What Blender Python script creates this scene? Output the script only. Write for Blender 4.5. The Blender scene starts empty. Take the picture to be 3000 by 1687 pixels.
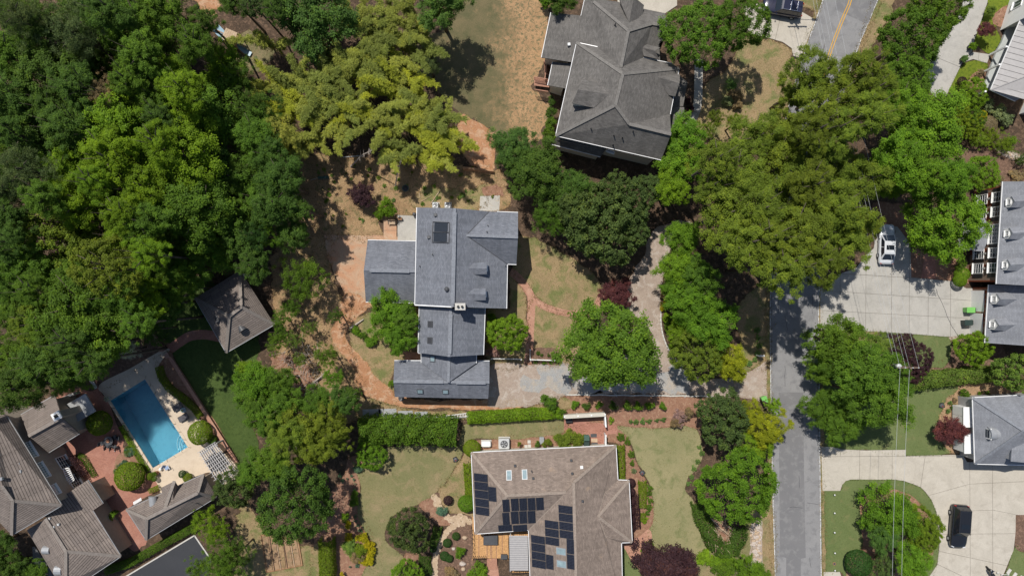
import bpy, bmesh, math, random
import numpy as np
from mathutils import Vector, Matrix
from mathutils.geometry import tessellate_polygon

# ------------------------------------------------------------------ camera, sky, sun, exposure
S = bpy.context.scene
C = S.collection
H = 83.0                       # the drone's height in metres
FPX = 2000.0                   # focal length in photo pixels (photo is 3000 wide)
cam_d = bpy.data.cameras.new('camera'); cam = bpy.data.objects.new('camera', cam_d); C.objects.link(cam)
cam.location = (0, 0, H); cam_d.sensor_width = 36; cam_d.lens = 36 * FPX / 3000
cam_d.clip_start = 1.0; cam_d.clip_end = 2000
S.camera = cam
SUN_EL = math.radians(62); SUN_AZ = math.radians(-28)     # azimuth from +Y towards +X
W = bpy.data.worlds.new('World'); S.world = W; W.use_nodes = True
wn = W.node_tree.nodes; sky = wn.new('ShaderNodeTexSky'); sky.sky_type = 'NISHITA'; sky.sun_disc = False
sky.sun_elevation = SUN_EL; sky.sun_rotation = SUN_AZ
W.node_tree.links.new(sky.outputs[0], wn['Background'].inputs[0]); wn['Background'].inputs[1].default_value = 0.088
sl = bpy.data.lights.new('sun', 'SUN'); sl.energy = 4.5; sl.angle = math.radians(0.5); sl.color = (1.0, 0.955, 0.88)
so = bpy.data.objects.new('sun', sl); C.objects.link(so); so.location = (-30, 60, 120)
sdir = Vector((-math.sin(SUN_AZ) * math.cos(SUN_EL), -math.cos(SUN_AZ) * math.cos(SUN_EL), -math.sin(SUN_EL)))
so.rotation_euler = sdir.to_track_quat('-Z', 'Y').to_euler()
S.view_settings.view_transform = 'Standard'; S.view_settings.look = 'None'
S.view_settings.exposure = 0.0; S.view_settings.gamma = 1.0; S.view_settings.use_curve_mapping = False

# ------------------------------------------------------------------ photo pixels to places
K = 1.1646                     # the overview I measured on was 2576 wide
def P(u, v, z=0.0):            # photo pixel at height z
    s = (H - z) / FPX
    return Vector(((u - 1500) * s, -(v - 843.5) * s, z))
def O(x, y, z=0.0):            # overview pixel at height z
    return P(x * K, y * K, z)
TO = 3.4333
def tl(c, r):                  # pixel of one of the 4x4 enlarged tiles
    ox, oy = 750 * c, (0, 422, 844, 1265)[r]
    return lambda x, y, z=0.0: P(ox + x / TO, oy + y / TO, z)
def rpx(r, z=0.0): return r * K * (H - z) / FPX

# ------------------------------------------------------------------ objects
def link(o, parent=None):
    C.objects.link(o)
    if parent is not None: o.parent = parent
    return o
def tag(o, label=None, cat=None, group=None, kind=None):
    if label: o['label'] = label
    if cat: o['category'] = cat
    if group: o['group'] = group
    if kind: o['kind'] = kind
    return o
def thing(name, label, cat, loc=(0, 0, 0), group=None, rz=0.0):
    o = bpy.data.objects.new(name, None); C.objects.link(o); o.location = loc; o.rotation_euler = (0, 0, rz)
    o.empty_display_size = 0.3
    return tag(o, label, cat, group)
def origin(o):
    v = Vector((0, 0, 0))
    while o is not None: v = v + Vector(o.location); o = o.parent
    return v
class MB:
    def __init__(s): s.v = []; s.f = []; s.m = []; s.uv = None
    def add(s, vs, fs, mi=0):
        b = len(s.v); s.v += [tuple(p) for p in vs]
        s.f += [tuple(b + i for i in f) for f in fs]; s.m += [mi] * len(fs)
        return s
    def box(s, c, d, rz=0.0, mi=0, bev=0.0):
        c = Vector(c); x, y, z = (k / 2 for k in d); M = Matrix.Rotation(rz, 3, 'Z')
        if bev <= 0:
            vs = [c + M @ Vector((i * x, j * y, k * z)) for k in (-1, 1) for j in (-1, 1) for i in (-1, 1)]
            return s.add(vs, [(0, 2, 3, 1), (4, 5, 7, 6), (0, 1, 5, 4), (2, 6, 7, 3), (0, 4, 6, 2), (1, 3, 7, 5)], mi)
        b = min(bev, x * .9, y * .9, z * .9); rings = []
        for zz, ins in ((-z, b), (-z + b, 0), (z - b, 0), (z, b)):
            a, e = x - ins, y - ins
            rings.append([(-a + b * (ins == 0), -e, zz), (a - b * (ins == 0), -e, zz), (a, -e + b * (ins == 0), zz), (a, e - b * (ins == 0), zz),
                          (a - b * (ins == 0), e, zz), (-a + b * (ins == 0), e, zz), (-a, e - b * (ins == 0), zz), (-a, -e + b * (ins == 0), zz)])
        return s.rings([[c + M @ Vector(p) for p in r] for r in rings], True, True, mi)
    def rings(s, rs, cap0=True, cap1=True, mi=0, closed=True):
        n = len(rs[0]); vs = [p for r in rs for p in r]; fs = []
        for i in range(len(rs) - 1):
            for j in range(n if closed else n - 1):
                k = (j + 1) % n
                fs.append((i * n + j, i * n + k, (i + 1) * n + k, (i + 1) * n + j))
        if cap0: fs.append(tuple(range(n - 1, -1, -1)))
        if cap1: fs.append(tuple(range((len(rs) - 1) * n, len(rs) * n)))
        return s.add(vs, fs, mi)
    def cyl(s, c, r0, r1, h, n=12, mi=0, rz=0.0):
        c = Vector(c)
        rr = [[c + Vector((r * math.cos(2 * math.pi * i / n + rz), r * math.sin(2 * math.pi * i / n + rz), z)) for i in range(n)] for r, z in ((r0, 0), (r1, h))]
        return s.rings(rr, True, True, mi)
    def lathe(s, c, prof, n=14, mi=0):
        c = Vector(c)
        return s.rings([[c + Vector((r * math.cos(2 * math.pi * i / n), r * math.sin(2 * math.pi * i / n), z)) for i in range(n)] for r, z in prof], True, True, mi)
    def tube(s, pts, r, n=6, mi=0):
        pts = [Vector(p) for p in pts]; rs = r if isinstance(r, (list, tuple)) else [r] * len(pts); rr = []
        for i, p in enumerate(pts):
            d = (pts[min(i + 1, len(pts) - 1)] - pts[max(i - 1, 0)]).normalized()
            a = d.cross(Vector((0, 0, 1)) if abs(d.z) < .9 else Vector((1, 0, 0))).normalized(); b = d.cross(a)
            rr.append([p + (a * math.cos(2 * math.pi * k / n) + b * math.sin(2 * math.pi * k / n)) * rs[i] for k in range(n)])
        return s.rings(rr, True, True, mi)
    def bar(s, p, q, w, h, mi=0, up=None):       # rectangular bar from p to q, section w across by h up
        p, q = Vector(p), Vector(q); d = (q - p).normalized(); up = Vector(up) if up is not None else Vector((0, 0, 1))
        if abs(d.dot(up)) > .95: up = Vector((1, 0, 0))
        a = d.cross(up).normalized(); b = a.cross(d).normalized()
        o = [a * i * w / 2 + b * j * h / 2 for i, j in ((-1, -1), (1, -1), (1, 1), (-1, 1))]
        return s.rings([[p + k for k in o], [q + k for k in o]], True, True, mi)
    def prism(s, poly, z0, z1, mi=0):
        rr = [[Vector((p[0], p[1], z)) for p in poly] for z in (z0, z1)]
        n = len(poly); vs = rr[0] + rr[1]
        tri = tessellate_polygon([[Vector((p[0], p[1], 0)) for p in poly]])
        fs = [tuple(i + n for i in t) for t in tri] + [tuple(reversed(t)) for t in tri]
        fs += [(j, (j + 1) % n, n + (j + 1) % n, n + j) for j in range(n)]
        return s.add(vs, fs, mi)
    def sheet(s, poly, z, mi=0):
        tri = tessellate_polygon([[Vector((p[0], p[1], 0)) for p in poly]])
        return s.add([(p[0], p[1], z) for p in poly], tri, mi)
def mesh(name, mb, mats, smooth=False, off=None, fix=True):
    me = bpy.data.meshes.new(name)
    vs = mb.v if off is None else [(p[0] - off[0], p[1] - off[1], p[2] - off[2]) for p in mb.v]
    me.from_pydata(vs, [], mb.f)
    for m in (mats if isinstance(mats, (list, tuple)) else [mats]): me.materials.append(m)
    if max(mb.m, default=0) > 0: me.polygons.foreach_set('material_index', mb.m)
    if fix:
        bm = bmesh.new(); bm.from_mesh(me); bmesh.ops.recalc_face_normals(bm, faces=bm.faces); bm.to_mesh(me); bm.free()
    if smooth: me.polygons.foreach_set('use_smooth', [True] * len(me.polygons))
    me.update(); return me
def obj(name, mb, mats, parent=None, smooth=False, fix=True):
    o = bpy.data.objects.new(name, mesh(name, mb, mats, smooth, origin(parent) if parent is not None else None, fix))
    return link(o, parent)
def copy_tree(o, parent=None):
    c = o.copy(); C.objects.link(c); c.parent = parent
    for ch in list(o.children): copy_tree(ch, c)
    return c
def structure(name, mb, mats, parent=None, fix=True):
    o = obj(name, mb, mats, parent, fix=fix)
    if parent is None: o['kind'] = 'structure'
    return o

# ------------------------------------------------------------------ outlines
def smooth_line(pts, step=0.35, closed=True):
    n = len(pts); out = []
    for i in range(n if closed else n - 1):
        g = lambda k: pts[k % n] if closed else pts[max(0, min(n - 1, k))]
        p0, p1, p2, p3 = (Vector((g(i + k)[0], g(i + k)[1], 0)) for k in (-1, 0, 1, 2))
        m = max(1, int((p2 - p1).length / step))
        for j in range(m):
            t = j / m
            out.append(.5 * ((2 * p1) + (p2 - p0) * t + (2 * p0 - 5 * p1 + 4 * p2 - p3) * t * t + (3 * p1 - p0 - 3 * p2 + p3) * t ** 3))
    if not closed: out.append(Vector((pts[-1][0], pts[-1][1], 0)))
    return out
def straight_line(pts, step=0.4, closed=True):
    n = len(pts); out = []
    for i in range(n if closed else n - 1):
        a = Vector((pts[i][0], pts[i][1], 0)); b = Vector((pts[(i + 1) % n][0], pts[(i + 1) % n][1], 0))
        m = max(1, int((b - a).length / step)); out += [a.lerp(b, j / m) for j in range(m)]
    if not closed: out.append(Vector((pts[-1][0], pts[-1][1], 0)))
    return out
def wobble(pts, amp, seed=0):
    r = random.Random(seed); k = [(r.uniform(.4, 4.5), r.uniform(.4, 4.5), r.uniform(0, 6.3)) for _ in range(7)]
    out = []
    for p in pts:
        w1 = sum(math.sin(a * p[0] + b * p[1] + c) for a, b, c in k) / 3.2
        w2 = sum(math.sin(b * p[0] - a * p[1] + 2 * c) for a, b, c in k) / 3.2
        out.append(Vector((p[0] + amp * w1 + r.gauss(0, amp * .3), p[1] + amp * w2 + r.gauss(0, amp * .3), 0)))
    return out
def ribbon(pts, w):
    L, R = [], []
    for i, p in enumerate(pts):
        d = (Vector(pts[min(i + 1, len(pts) - 1)]) - Vector(pts[max(i - 1, 0)])); d.z = 0; d.normalize(); n = Vector((-d.y, d.x, 0))
        ww = w[i] if isinstance(w, (list, tuple)) else w
        L.append(Vector((p[0], p[1], 0)) + n * ww / 2); R.append(Vector((p[0], p[1], 0)) - n * ww / 2)
    return L + R[::-1]
def inset(poly, d):                       # offset a ring (2D) inwards by d
    n = len(poly); area = sum(poly[i][0] * poly[(i + 1) % n][1] - poly[(i + 1) % n][0] * poly[i][1] for i in range(n))
    sg = 1 if area > 0 else -1; out = []
    for i in range(n):
        a, b, c = (Vector((poly[(i + k) % n][0], poly[(i + k) % n][1])) for k in (-1, 0, 1))
        e1, e2 = (b - a).normalized(), (c - b).normalized()
        n1, n2 = Vector((-e1.y, e1.x)) * sg, Vector((-e2.y, e2.x)) * sg
        m = n1 + n2
        if m.length < 1e-4: m = n1
        m.normalize(); k = max(.5, m.dot(n1)); q = b + m * d / k
        out.append(Vector((q.x, q.y, poly[i][2] if len(poly[i]) > 2 else 0)))
    return out

# ------------------------------------------------------------------ materials
def base_mat(name):
    m = bpy.data.materials.new(name); m.use_nodes = True
    return m, m.node_tree.nodes, m.node_tree.links, m.node_tree.nodes['Principled BSDF']
def rgba(c): return (c[0], c[1], c[2], 1)
def mixc(N, L, fac, a, b, mode='MIX'):
    x = N.new('ShaderNodeMix'); x.data_type = 'RGBA'; x.blend_type = mode
    for i, v in ((0, fac), (6, a), (7, b)):
        if hasattr(v, 'links') or hasattr(v, 'is_linked'): L.new(v, x.inputs[i])
        elif i == 0: x.inputs[0].default_value = v
        else: x.inputs[i].default_value = rgba(v)
    return x.outputs[2]
def nz(N, L, co, scale, detail=4, rough=.6, lo=.35, hi=.65, dist=0.0):
    t = N.new('ShaderNodeTexNoise'); t.inputs['Scale'].default_value = scale; t.inputs['Detail'].default_value = detail
    t.inputs['Roughness'].default_value = rough; t.inputs['Distortion'].default_value = dist; L.new(co, t.inputs['Vector'])
    r = N.new('ShaderNodeMapRange'); r.inputs[1].default_value = lo; r.inputs[2].default_value = hi; L.new(t.outputs[0], r.inputs[0])
    return r.outputs[0]
def fmul(N, L, a, lo, hi):
    r = N.new('ShaderNodeMapRange'); r.inputs[3].default_value = lo; r.inputs[4].default_value = hi; L.new(a, r.inputs[0]); return r.outputs[0]
def vcol(N, L, v):
    c = N.new('ShaderNodeCombineColor')
    for i in range(3): L.new(v, c.inputs[i])
    return c.outputs[0]
def bump(N, L, B, h, strength, dist=.02):
    b = N.new('ShaderNodeBump'); b.inputs['Strength'].default_value = strength; b.inputs['Distance'].default_value = dist
    L.new(h, b.inputs['Height']); L.new(b.outputs[0], B.inputs['Normal'])
def soil(name, a, b, c=None, s0=.25, s1=1.3, s2=9.0, grain=.35, bs=.5, bd=.03, clo=.5, chi=.62, rough=.95, lo=.35, hi=.65, dist=.4):
    m, N, L, B = base_mat(name); co = N.new('ShaderNodeTexCoord').outputs['Object']
    col = mixc(N, L, nz(N, L, co, s0, 5, .6, lo, hi, dist), a, b)
    if c: col = mixc(N, L, nz(N, L, co, s1, 6, .65, clo, chi, dist), col, c)
    g = nz(N, L, co, s2, 3, .7, .25, .75)
    col = mixc(N, L, 1.0, col, vcol(N, L, fmul(N, L, g, 1 - grain, 1 + grain)), 'MULTIPLY')
    L.new(col, B.inputs['Base Color']); B.inputs['Roughness'].default_value = rough; B.inputs['Specular IOR Level'].default_value = .2
    bump(N, L, B, g, bs, bd)
    return m
def plain(name, c, rough=.6, var=.08, metal=0.0, spec=.4, scale=3.0):
    m, N, L, B = base_mat(name); co = N.new('ShaderNodeTexCoord').outputs['Object']
    g = nz(N, L, co, scale, 4, .6, .3, .7)
    L.new(mixc(N, L, 1.0, c, vcol(N, L, fmul(N, L, g, 1 - var, 1 + var)), 'MULTIPLY'), B.inputs['Base Color'])
    B.inputs['Roughness'].default_value = rough; B.inputs['Metallic'].default_value = metal; B.inputs['Specular IOR Level'].default_value = spec
    return m
def shingle(name, a, b, c, bw=.33, rh=.143, mort=.006, wear=None, bs=.6):
    m, N, L, B = base_mat(name); tc = N.new('ShaderNodeTexCoord'); uv = tc.outputs['UV']; co = tc.outputs['Object']
    t = N.new('ShaderNodeTexBrick'); L.new(uv, t.inputs['Vector']); t.inputs['Scale'].default_value = 1.0
    t.inputs['Brick Width'].default_value = bw; t.inputs['Row Height'].default_value = rh; t.inputs['Mortar Size'].default_value = mort
    t.inputs['Mortar Smooth'].default_value = .3; t.inputs['Bias'].default_value = 0
    t.inputs['Color1'].default_value = rgba(a); t.inputs['Color2'].default_value = rgba(b); t.inputs['Mortar'].default_value = rgba(c)
    col = mixc(N, L, 1.0, t.outputs[0], vcol(N, L, fmul(N, L, nz(N, L, co, .5, 5, .6, .3, .7), .9, 1.1)), 'MULTIPLY')
    col = mixc(N, L, 1.0, col, vcol(N, L, fmul(N, L, nz(N, L, co, 14, 3, .7, .25, .75), .8, 1.2)), 'MULTIPLY')
    mpp = N.new('ShaderNodeMapping'); mpp.inputs['Scale'].default_value = (1.6, .14, 1); L.new(uv, mpp.inputs[0])
    col = mixc(N, L, 1.0, col, vcol(N, L, fmul(N, L, nz(N, L, mpp.outputs[0], 1.0, 5, .65, .3, .7), .84, 1.12)), 'MULTIPLY')
    if wear: col = mixc(N, L, nz(N, L, co, .35, 5, .6, .62, .72, .5), col, wear)
    L.new(col, B.inputs['Base Color']); B.inputs['Roughness'].default_value = .9; B.inputs['Specular IOR Level'].default_value = .25
    mp = N.new('ShaderNodeSeparateXYZ'); L.new(uv, mp.inputs[0])
    md = N.new('ShaderNodeMath'); md.operation = 'MODULO'; L.new(mp.outputs[1], md.inputs[0]); md.inputs[1].default_value = rh
    iv = N.new('ShaderNodeMath'); iv.operation = 'SUBTRACT'; iv.inputs[0].default_value = rh; L.new(md.outputs[0], iv.inputs[1])
    bump(N, L, B, iv.outputs[0], bs, .25)
    return m
def bricks(name, a, b, c, bw=.2, rh=.1, coord='Object', mort=.008, grain=.25, patch=None):
    m, N, L, B = base_mat(name); tc = N.new('ShaderNodeTexCoord'); co = tc.outputs[coord]
    t = N.new('ShaderNodeTexBrick'); L.new(co, t.inputs['Vector']); t.inputs['Scale'].default_value = 1.0
    t.inputs['Brick Width'].default_value = bw; t.inputs['Row Height'].default_value = rh; t.inputs['Mortar Size'].default_value = mort
    t.inputs['Color1'].default_value = rgba(a); t.inputs['Color2'].default_value = rgba(b); t.inputs['Mortar'].default_value = rgba(c)
    col = t.outputs[0]
    if patch: col = mixc(N, L, nz(N, L, tc.outputs['Object'], .7, 5, .6, .5, .7, .4), col, patch)
    g = nz(N, L, tc.outputs['Object'], 7, 4, .7, .25, .75)
    col = mixc(N, L, 1.0, col, vcol(N, L, fmul(N, L, g, 1 - grain, 1 + grain)), 'MULTIPLY')
    L.new(col, B.inputs['Base Color']); B.inputs['Roughness'].default_value = .9; B.inputs['Specular IOR Level'].default_value = .2
    bump(N, L, B, g, .3, .01)
    return m
def leaf_mat(name, trans=.35, rough=.55, var=.5):
    m, N, L, B = base_mat(name); oi = N.new('ShaderNodeObjectInfo'); at = N.new('ShaderNodeAttribute'); at.attribute_name = 'tint'
    col = mixc(N, L, 1.0, oi.outputs['Color'], vcol(N, L, fmul(N, L, at.outputs['Fac'], 1 - var, 1 + var)), 'MULTIPLY')
    yel = mixc(N, L, 1.0, col, (1.35, 1.12, .6), 'MULTIPLY')
    r = N.new('ShaderNodeMapRange'); r.inputs[1].default_value = .62; r.inputs[2].default_value = 1.0; r.inputs[4].default_value = .8; L.new(at.outputs['Fac'], r.inputs[0])
    col = mixc(N, L, r.outputs[0], col, yel)
    L.new(col, B.inputs['Base Color']); B.inputs['Roughness'].default_value = rough; B.inputs['Specular IOR Level'].default_value = .12
    tr = N.new('ShaderNodeBsdfTranslucent'); L.new(mixc(N, L, 1.0, col, (1.25, 1.2, .55), 'MULTIPLY'), tr.inputs[0])
    mx = N.new('ShaderNodeMixShader'); mx.inputs[0].default_value = trans
    L.new(B.outputs[0], mx.inputs[1]); L.new(tr.outputs[0], mx.inputs[2]); L.new(mx.outputs[0], N['Material Output'].inputs[0])
    return m
def water_mat():
    m, N, L, B = base_mat('pool_water'); co = N.new('ShaderNodeTexCoord').outputs['Object']
    B.inputs['Base Color'].default_value = (.55, .85, .95, 1); B.inputs['Roughness'].default_value = .03
    B.inputs['Transmission Weight'].default_value = 1.0; B.inputs['IOR'].default_value = 1.33
    bump(N, L, B, nz(N, L, co, 3.2, 3, .5, .2, .8, .6), .08, .02)
    return m
M = {}
M['leaf'] = leaf_mat('leaf'); M['bark'] = soil('bark', (.16, .13, .1), (.09, .07, .055), None, 1.5, 3, 14)
M['needle'] = leaf_mat('needle', .15, .6, .45)
M['culm'] = plain('bamboo_culm', (.30, .28, .13), .5, .2)
M['deadwood'] = plain('dead_wood', (.42, .36, .31), .8, .15)
M['white'] = plain('white_paint', (.78, .78, .77), .45, .04); M['gutter'] = plain('white_gutter', (.8, .8, .8), .35, .1, 0, .5, 1.0)
M['black'] = plain('black_plastic', (.022, .023, .026), .5, .2); M['dgrey'] = plain('dark_grey_metal', (.07, .072, .078), .45, .15)
M['grey'] = plain('grey_metal', (.36, .37, .38), .4, .1, .3); M['lgrey'] = plain('light_grey_metal', (.55, .56, .56), .4, .08, .2)
M['glass'] = plain('window_glass', (.035, .05, .065), .06, .3, 0, .9, .8); M['paleglass'] = plain('pale_skylight_glass', (.24, .32, .34), .08, .25, 0, .9, 1.5)
M['chrome'] = plain('chrome', (.7, .71, .73), .18, .05, 1.0)
M['tyre'] = plain('tyre_rubber', (.02, .02, .021), .8, .15)
# ------------------------------------------------------------------ ground materials
M['floor'] = soil('forest_floor', (.105, .068, .045), (.06, .043, .03), (.16, .105, .07), .5, 2.0, 7, .45, .8, .06)
M['mulch'] = soil('mulch', (.17, .105, .075), (.12, .077, .056), (.24, .15, .105), .6, 3.0, 12, .4, .7, .04)
M['pinestraw'] = soil('pine_straw', (.29, .16, .105), (.23, .125, .085), (.34, .21, .14), .5, 2.6, 12, .32, .6, .04)
M['tanstraw'] = soil('tan_mulch', (.36, .235, .14), (.29, .185, .11), (.22, .16, .09), .5, 2.0, 10, .3, .5, .04)
M['clay'] = soil('orange_clay', (.42, .225, .125), (.34, .17, .09), (.46, .30, .195), .5, 1.2, 8, .22, .5, .03, dist=.8)
M['straw'] = soil('dry_straw', (.38, .255, .14), (.27, .175, .095), (.155, .135, .06), .45, 1.3, 7, .5, .9, .07, .52, .66, dist=.8)
M['drygrass'] = soil('dry_grass', (.33, .235, .13), (.25, .19, .10), (.155, .165, .06), .4, .55, 9, .4, .7, .05, .47, .62)
M['yardgrass'] = soil('thin_yard_grass', (.33, .27, .15), (.26, .225, .115), (.155, .17, .07), .22, .45, 10, .34, .6, .04, .5, .66)
M['sandlawn'] = soil('thin_lawn_over_sand', (.47, .33, .2), (.38, .27, .165), (.13, .125, .06), .25, 3.4, 9, .34, .6, .05, .50, .60)
M['sparse'] = soil('sparse_brown_lawn', (.17, .145, .075), (.23, .185, .105), (.11, .125, .05), .5, 2.2, 9, .38, .7, .05)
M['dullgrass'] = soil('dull_lawn', (.16, .16, .07), (.215, .19, .092), (.26, .205, .112), .16, .6, 10, .26, .5, .04, .48, .66)
M['palegrass'] = soil('pale_lawn', (.275, .245, .13), (.23, .215, .108), (.17, .18, .078), .2, .7, 10, .22, .5, .04, .5, .66)
M['lushgrass'] = soil('lush_lawn', (.11, .145, .05), (.14, .17, .065), (.175, .175, .075), .25, .9, 12, .26, .6, .04, .55, .72)
M['darkgrass'] = soil('dark_lawn', (.055, .088, .022), (.07, .105, .027), (.045, .072, .018), .5, 2.5, 14, .35, .7, .04)
M['mossgrass'] = soil('bright_strip_lawn', (.12, .165, .015), (.155, .19, .02), (.085, .125, .014), .9, 3, 14, .3, .6, .04)
M['gravel'] = soil('tan_gravel', (.375, .30, .245), (.305, .242, .197), (.41, .35, .30), .35, 1.1, 12, .26, .6, .03, dist=.8)
M['bluegravel'] = soil('blue_grey_gravel', (.33, .325, .315), (.29, .29, .288), (.38, .335, .285), .5, .9, 12, .26, .6, .03, .44, .62, dist=.8)
M['paddirt'] = soil('dusty_concrete', (.45, .325, .225), (.37, .265, .185), (.43, .235, .14), .35, .45, 8, .16, .3, .02, .42, .62, dist=.8)
M['asphalt'] = soil('worn_asphalt', (.25, .246, .246), (.222, .22, .222), (.195, .193, .196), .3, 1.0, 18, .2, .4, .012)
M['asphalt2'] = soil('newer_asphalt', (.18, .177, .18), (.165, .163, .167), (.21, .207, .207), .4, 1.2, 22, .12, .35, .012)
M['asphalt3'] = soil('dark_court_asphalt', (.05, .052, .058), (.042, .044, .05), (.11, .107, .1), .25, .35, 20, .14, .3, .012, .56, .74)
M['concrete'] = soil('pale_concrete', (.485, .445, .38), (.425, .388, .328), (.35, .315, .262), .5, 1.0, 9, .1, .2, .012, .52, .8, dist=.8)
M['concrete2'] = soil('grey_concrete', (.42, .40, .365), (.365, .35, .32), (.30, .285, .26), .5, 1.0, 9, .1, .2, .012, .52, .8, dist=.8)
M['joint'] = soil('joint_dirt', (.20, .18, .155), (.16, .145, .12), None, 1, 2, 8, .2)
M['deckstone'] = soil('cream_pool_deck', (.60, .50, .385), (.55, .455, .35), (.50, .405, .305), .35, 1.2, 10, .07, .15, .01, .5, .75)
M['brickpave'] = bricks('brick_paving', (.38, .175, .125), (.31, .14, .105), (.25, .15, .115), .2, .1, 'Object', .006, .2, (.40, .205, .155))
M['brickpath'] = bricks('brick_path', (.44, .235, .165), (.37, .19, .135), (.33, .21, .155), .2, .1, 'Object', .006, .2, (.47, .28, .2))
M['flag'] = soil('flagstone', (.47, .35, .24), (.40, .295, .2), (.52, .41, .30), 1.2, 2.5, 8, .15, .3, .015)
M['whitepaint'] = soil('worn_white_line', (.66, .66, .65), (.52, .52, .51), (.25, .245, .245), 1.5, 2.2, 16, .2, .2, .006, .48, .62)
M['yellowpaint'] = soil('worn_yellow_line', (.62, .34, .035), (.55, .30, .04), (.33, .25, .12), 1.5, 3.2, 16, .15, .2, .006, .58, .75)

_gc = [0]; SHEETS = []
def top_lawn():
    m, N, L, B = base_mat('worn_lawn_over_sand'); co = N.new('ShaderNodeTexCoord').outputs['Object']; sp = N.new('ShaderNodeSeparateXYZ'); L.new(co, sp.inputs[0])
    g = N.new('ShaderNodeMapRange'); g.inputs[1].default_value = -3.5; g.inputs[2].default_value = 3.5; g.inputs[3].default_value = -.35; g.inputs[4].default_value = .55; L.new(sp.outputs[0], g.inputs[0])
    ad = N.new('ShaderNodeMath'); L.new(g.outputs[0], ad.inputs[0]); L.new(nz(N, L, co, .45, 6, .7, .2, .8, .6), ad.inputs[1])
    st = N.new('ShaderNodeMapRange'); st.inputs[1].default_value = .3; st.inputs[2].default_value = .75; L.new(ad.outputs[0], st.inputs[0])
    grass = mixc(N, L, nz(N, L, co, .7, 5, .6, .35, .65, .4), (.10, .095, .042), (.155, .125, .062)); sand = mixc(N, L, nz(N, L, co, .8, 5, .6, .35, .65, .4), (.41, .25, .13), (.315, .195, .10))
    sand = mixc(N, L, nz(N, L, co, 2.6, 7, .8, .50, .56, .5), sand, (.15, .13, .065))
    col = mixc(N, L, st.outputs[0], grass, sand); gr = nz(N, L, co, 10, 3, .7, .25, .75)
    L.new(mixc(N, L, 1.0, col, vcol(N, L, fmul(N, L, gr, .68, 1.32)), 'MULTIPLY'), B.inputs['Base Color']); B.inputs['Roughness'].default_value = .95; bump(N, L, B, gr, .6, .05)
    return m
M['toplawn'] = top_lawn()
def G(name, f, pts, layer, mat, wob=.12, curve=True, seed=None):
    _gc[0] += 1
    w = [f(*p) for p in pts]
    q = smooth_line(w, .35) if curve else straight_line(w, .4)
    if wob: q = wobble(q, wob, seed if seed is not None else int(abs(w[0].x * 7 + w[0].y * 13)))
    SHEETS.append((name, mat, q))
    mb = MB().sheet(q, layer * .006 + (_gc[0] % 24) * .00022)
    return structure(name, mb, M[mat])
def split_poly(poly, a, b):
    n = Vector((-(b - a).y, (b - a).x, 0)); out = ([], [])
    for i, p in enumerate(poly):
        q = poly[(i + 1) % len(poly)]; dp, dq = (p - a).dot(n), (q - a).dot(n)
        if dp >= 0: out[0].append(p)
        if dp <= 0: out[1].append(p)
        if dp * dq < 0:
            x = p.lerp(q, dp / (dp - dq)); out[0].append(x); out[1].append(x)
    return out
def area2(p): return abs(sum(p[i].x * p[(i + 1) % len(p)].y - p[(i + 1) % len(p)].x * p[i].y for i in range(len(p)))) / 2
def clean(p, d=.03):
    out = []
    for q in p:
        if not out or (q - out[-1]).length > d: out.append(q)
    while len(out) > 2 and (out[0] - out[-1]).length < d: out.pop()
    return out
def slabs(parent, poly, lines, z, mat, name='concrete_slab', gap=.02, th=.03, jz=.008, seed=3):
    cells = [poly]
    for a, b in lines:
        nxt = []
        for c in cells:
            ts = []; nn = Vector((-(b - a).y, (b - a).x, 0))
            for i, p in enumerate(c):
                q = c[(i + 1) % len(c)]; dp, dq = (p - a).dot(nn), (q - a).dot(nn)
                if dp * dq < 0: ts.append((p.lerp(q, dp / (dp - dq)) - a).dot(b - a) / (b - a).length_squared)
            if len(ts) < 2 or (min(1, max(ts)) - max(0, min(ts))) < .6 * (max(ts) - min(ts)): nxt.append(c); continue
            s0, s1 = split_poly(c, a, b)
            for s in (s0, s1):
                s = clean(s)
                if len(s) > 2 and area2(s) > .05: nxt.append(s)
        cells = nxt
    r = random.Random(seed)
    for c in cells:
        q = inset(c, gap)
        o = obj(name, MB().prism(q, z - .01, z + th + r.uniform(0, jz)), M[mat], parent)
def seg(f, *v): return (lambda a, b: (Vector((a.x, a.y, 0)), Vector((b.x, b.y, 0))))(f(v[0], v[1]), f(v[2], v[3]))

# ------------------------------------------------------------------ the ground and its sheets
pool = [Vector((p.x, p.y, 0)) for p in (tl(0, 2)(1112, 1130), tl(0, 2)(1460, 915), tl(0, 3)(1890, 150), tl(0, 3)(1540, 360))]
_g = [Vector(p) for p in ((-260, -200, 0), (260, -200, 0), (260, 200, 0), (-260, 200, 0))]
structure('ground', MB().add(_g + pool, tessellate_polygon([_g, pool])), M['floor'])
# top: thin lawn with sand, dirt wedge, small lawns
G('lawn', O, [(1200, -60), (1395, -60), (1380, 40), (1370, 160), (1345, 205), (1340, 232), (1378, 262), (1372, 320), (1332, 368), (1262, 345), (1200, 300), (1140, 275), (1090, 215), (1040, 160), (1060, 100), (1130, 60)], 2, 'toplawn', .3)
G('path', O, [(1160, 290), (1185, 298), (1215, 315), (1255, 345), (1245, 380), (1240, 425), (1205, 425), (1175, 405), (1150, 350)], 4, 'clay', .1)
G('lawn', O, [(470, -40), (548, -40), (546, 25), (515, 38), (490, 10)], 2, 'clay', .3)
G('lawn', O, [(600, 90), (640, 85), (690, 120), (640, 180), (600, 160)], 3, 'sparse', .3)
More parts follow.
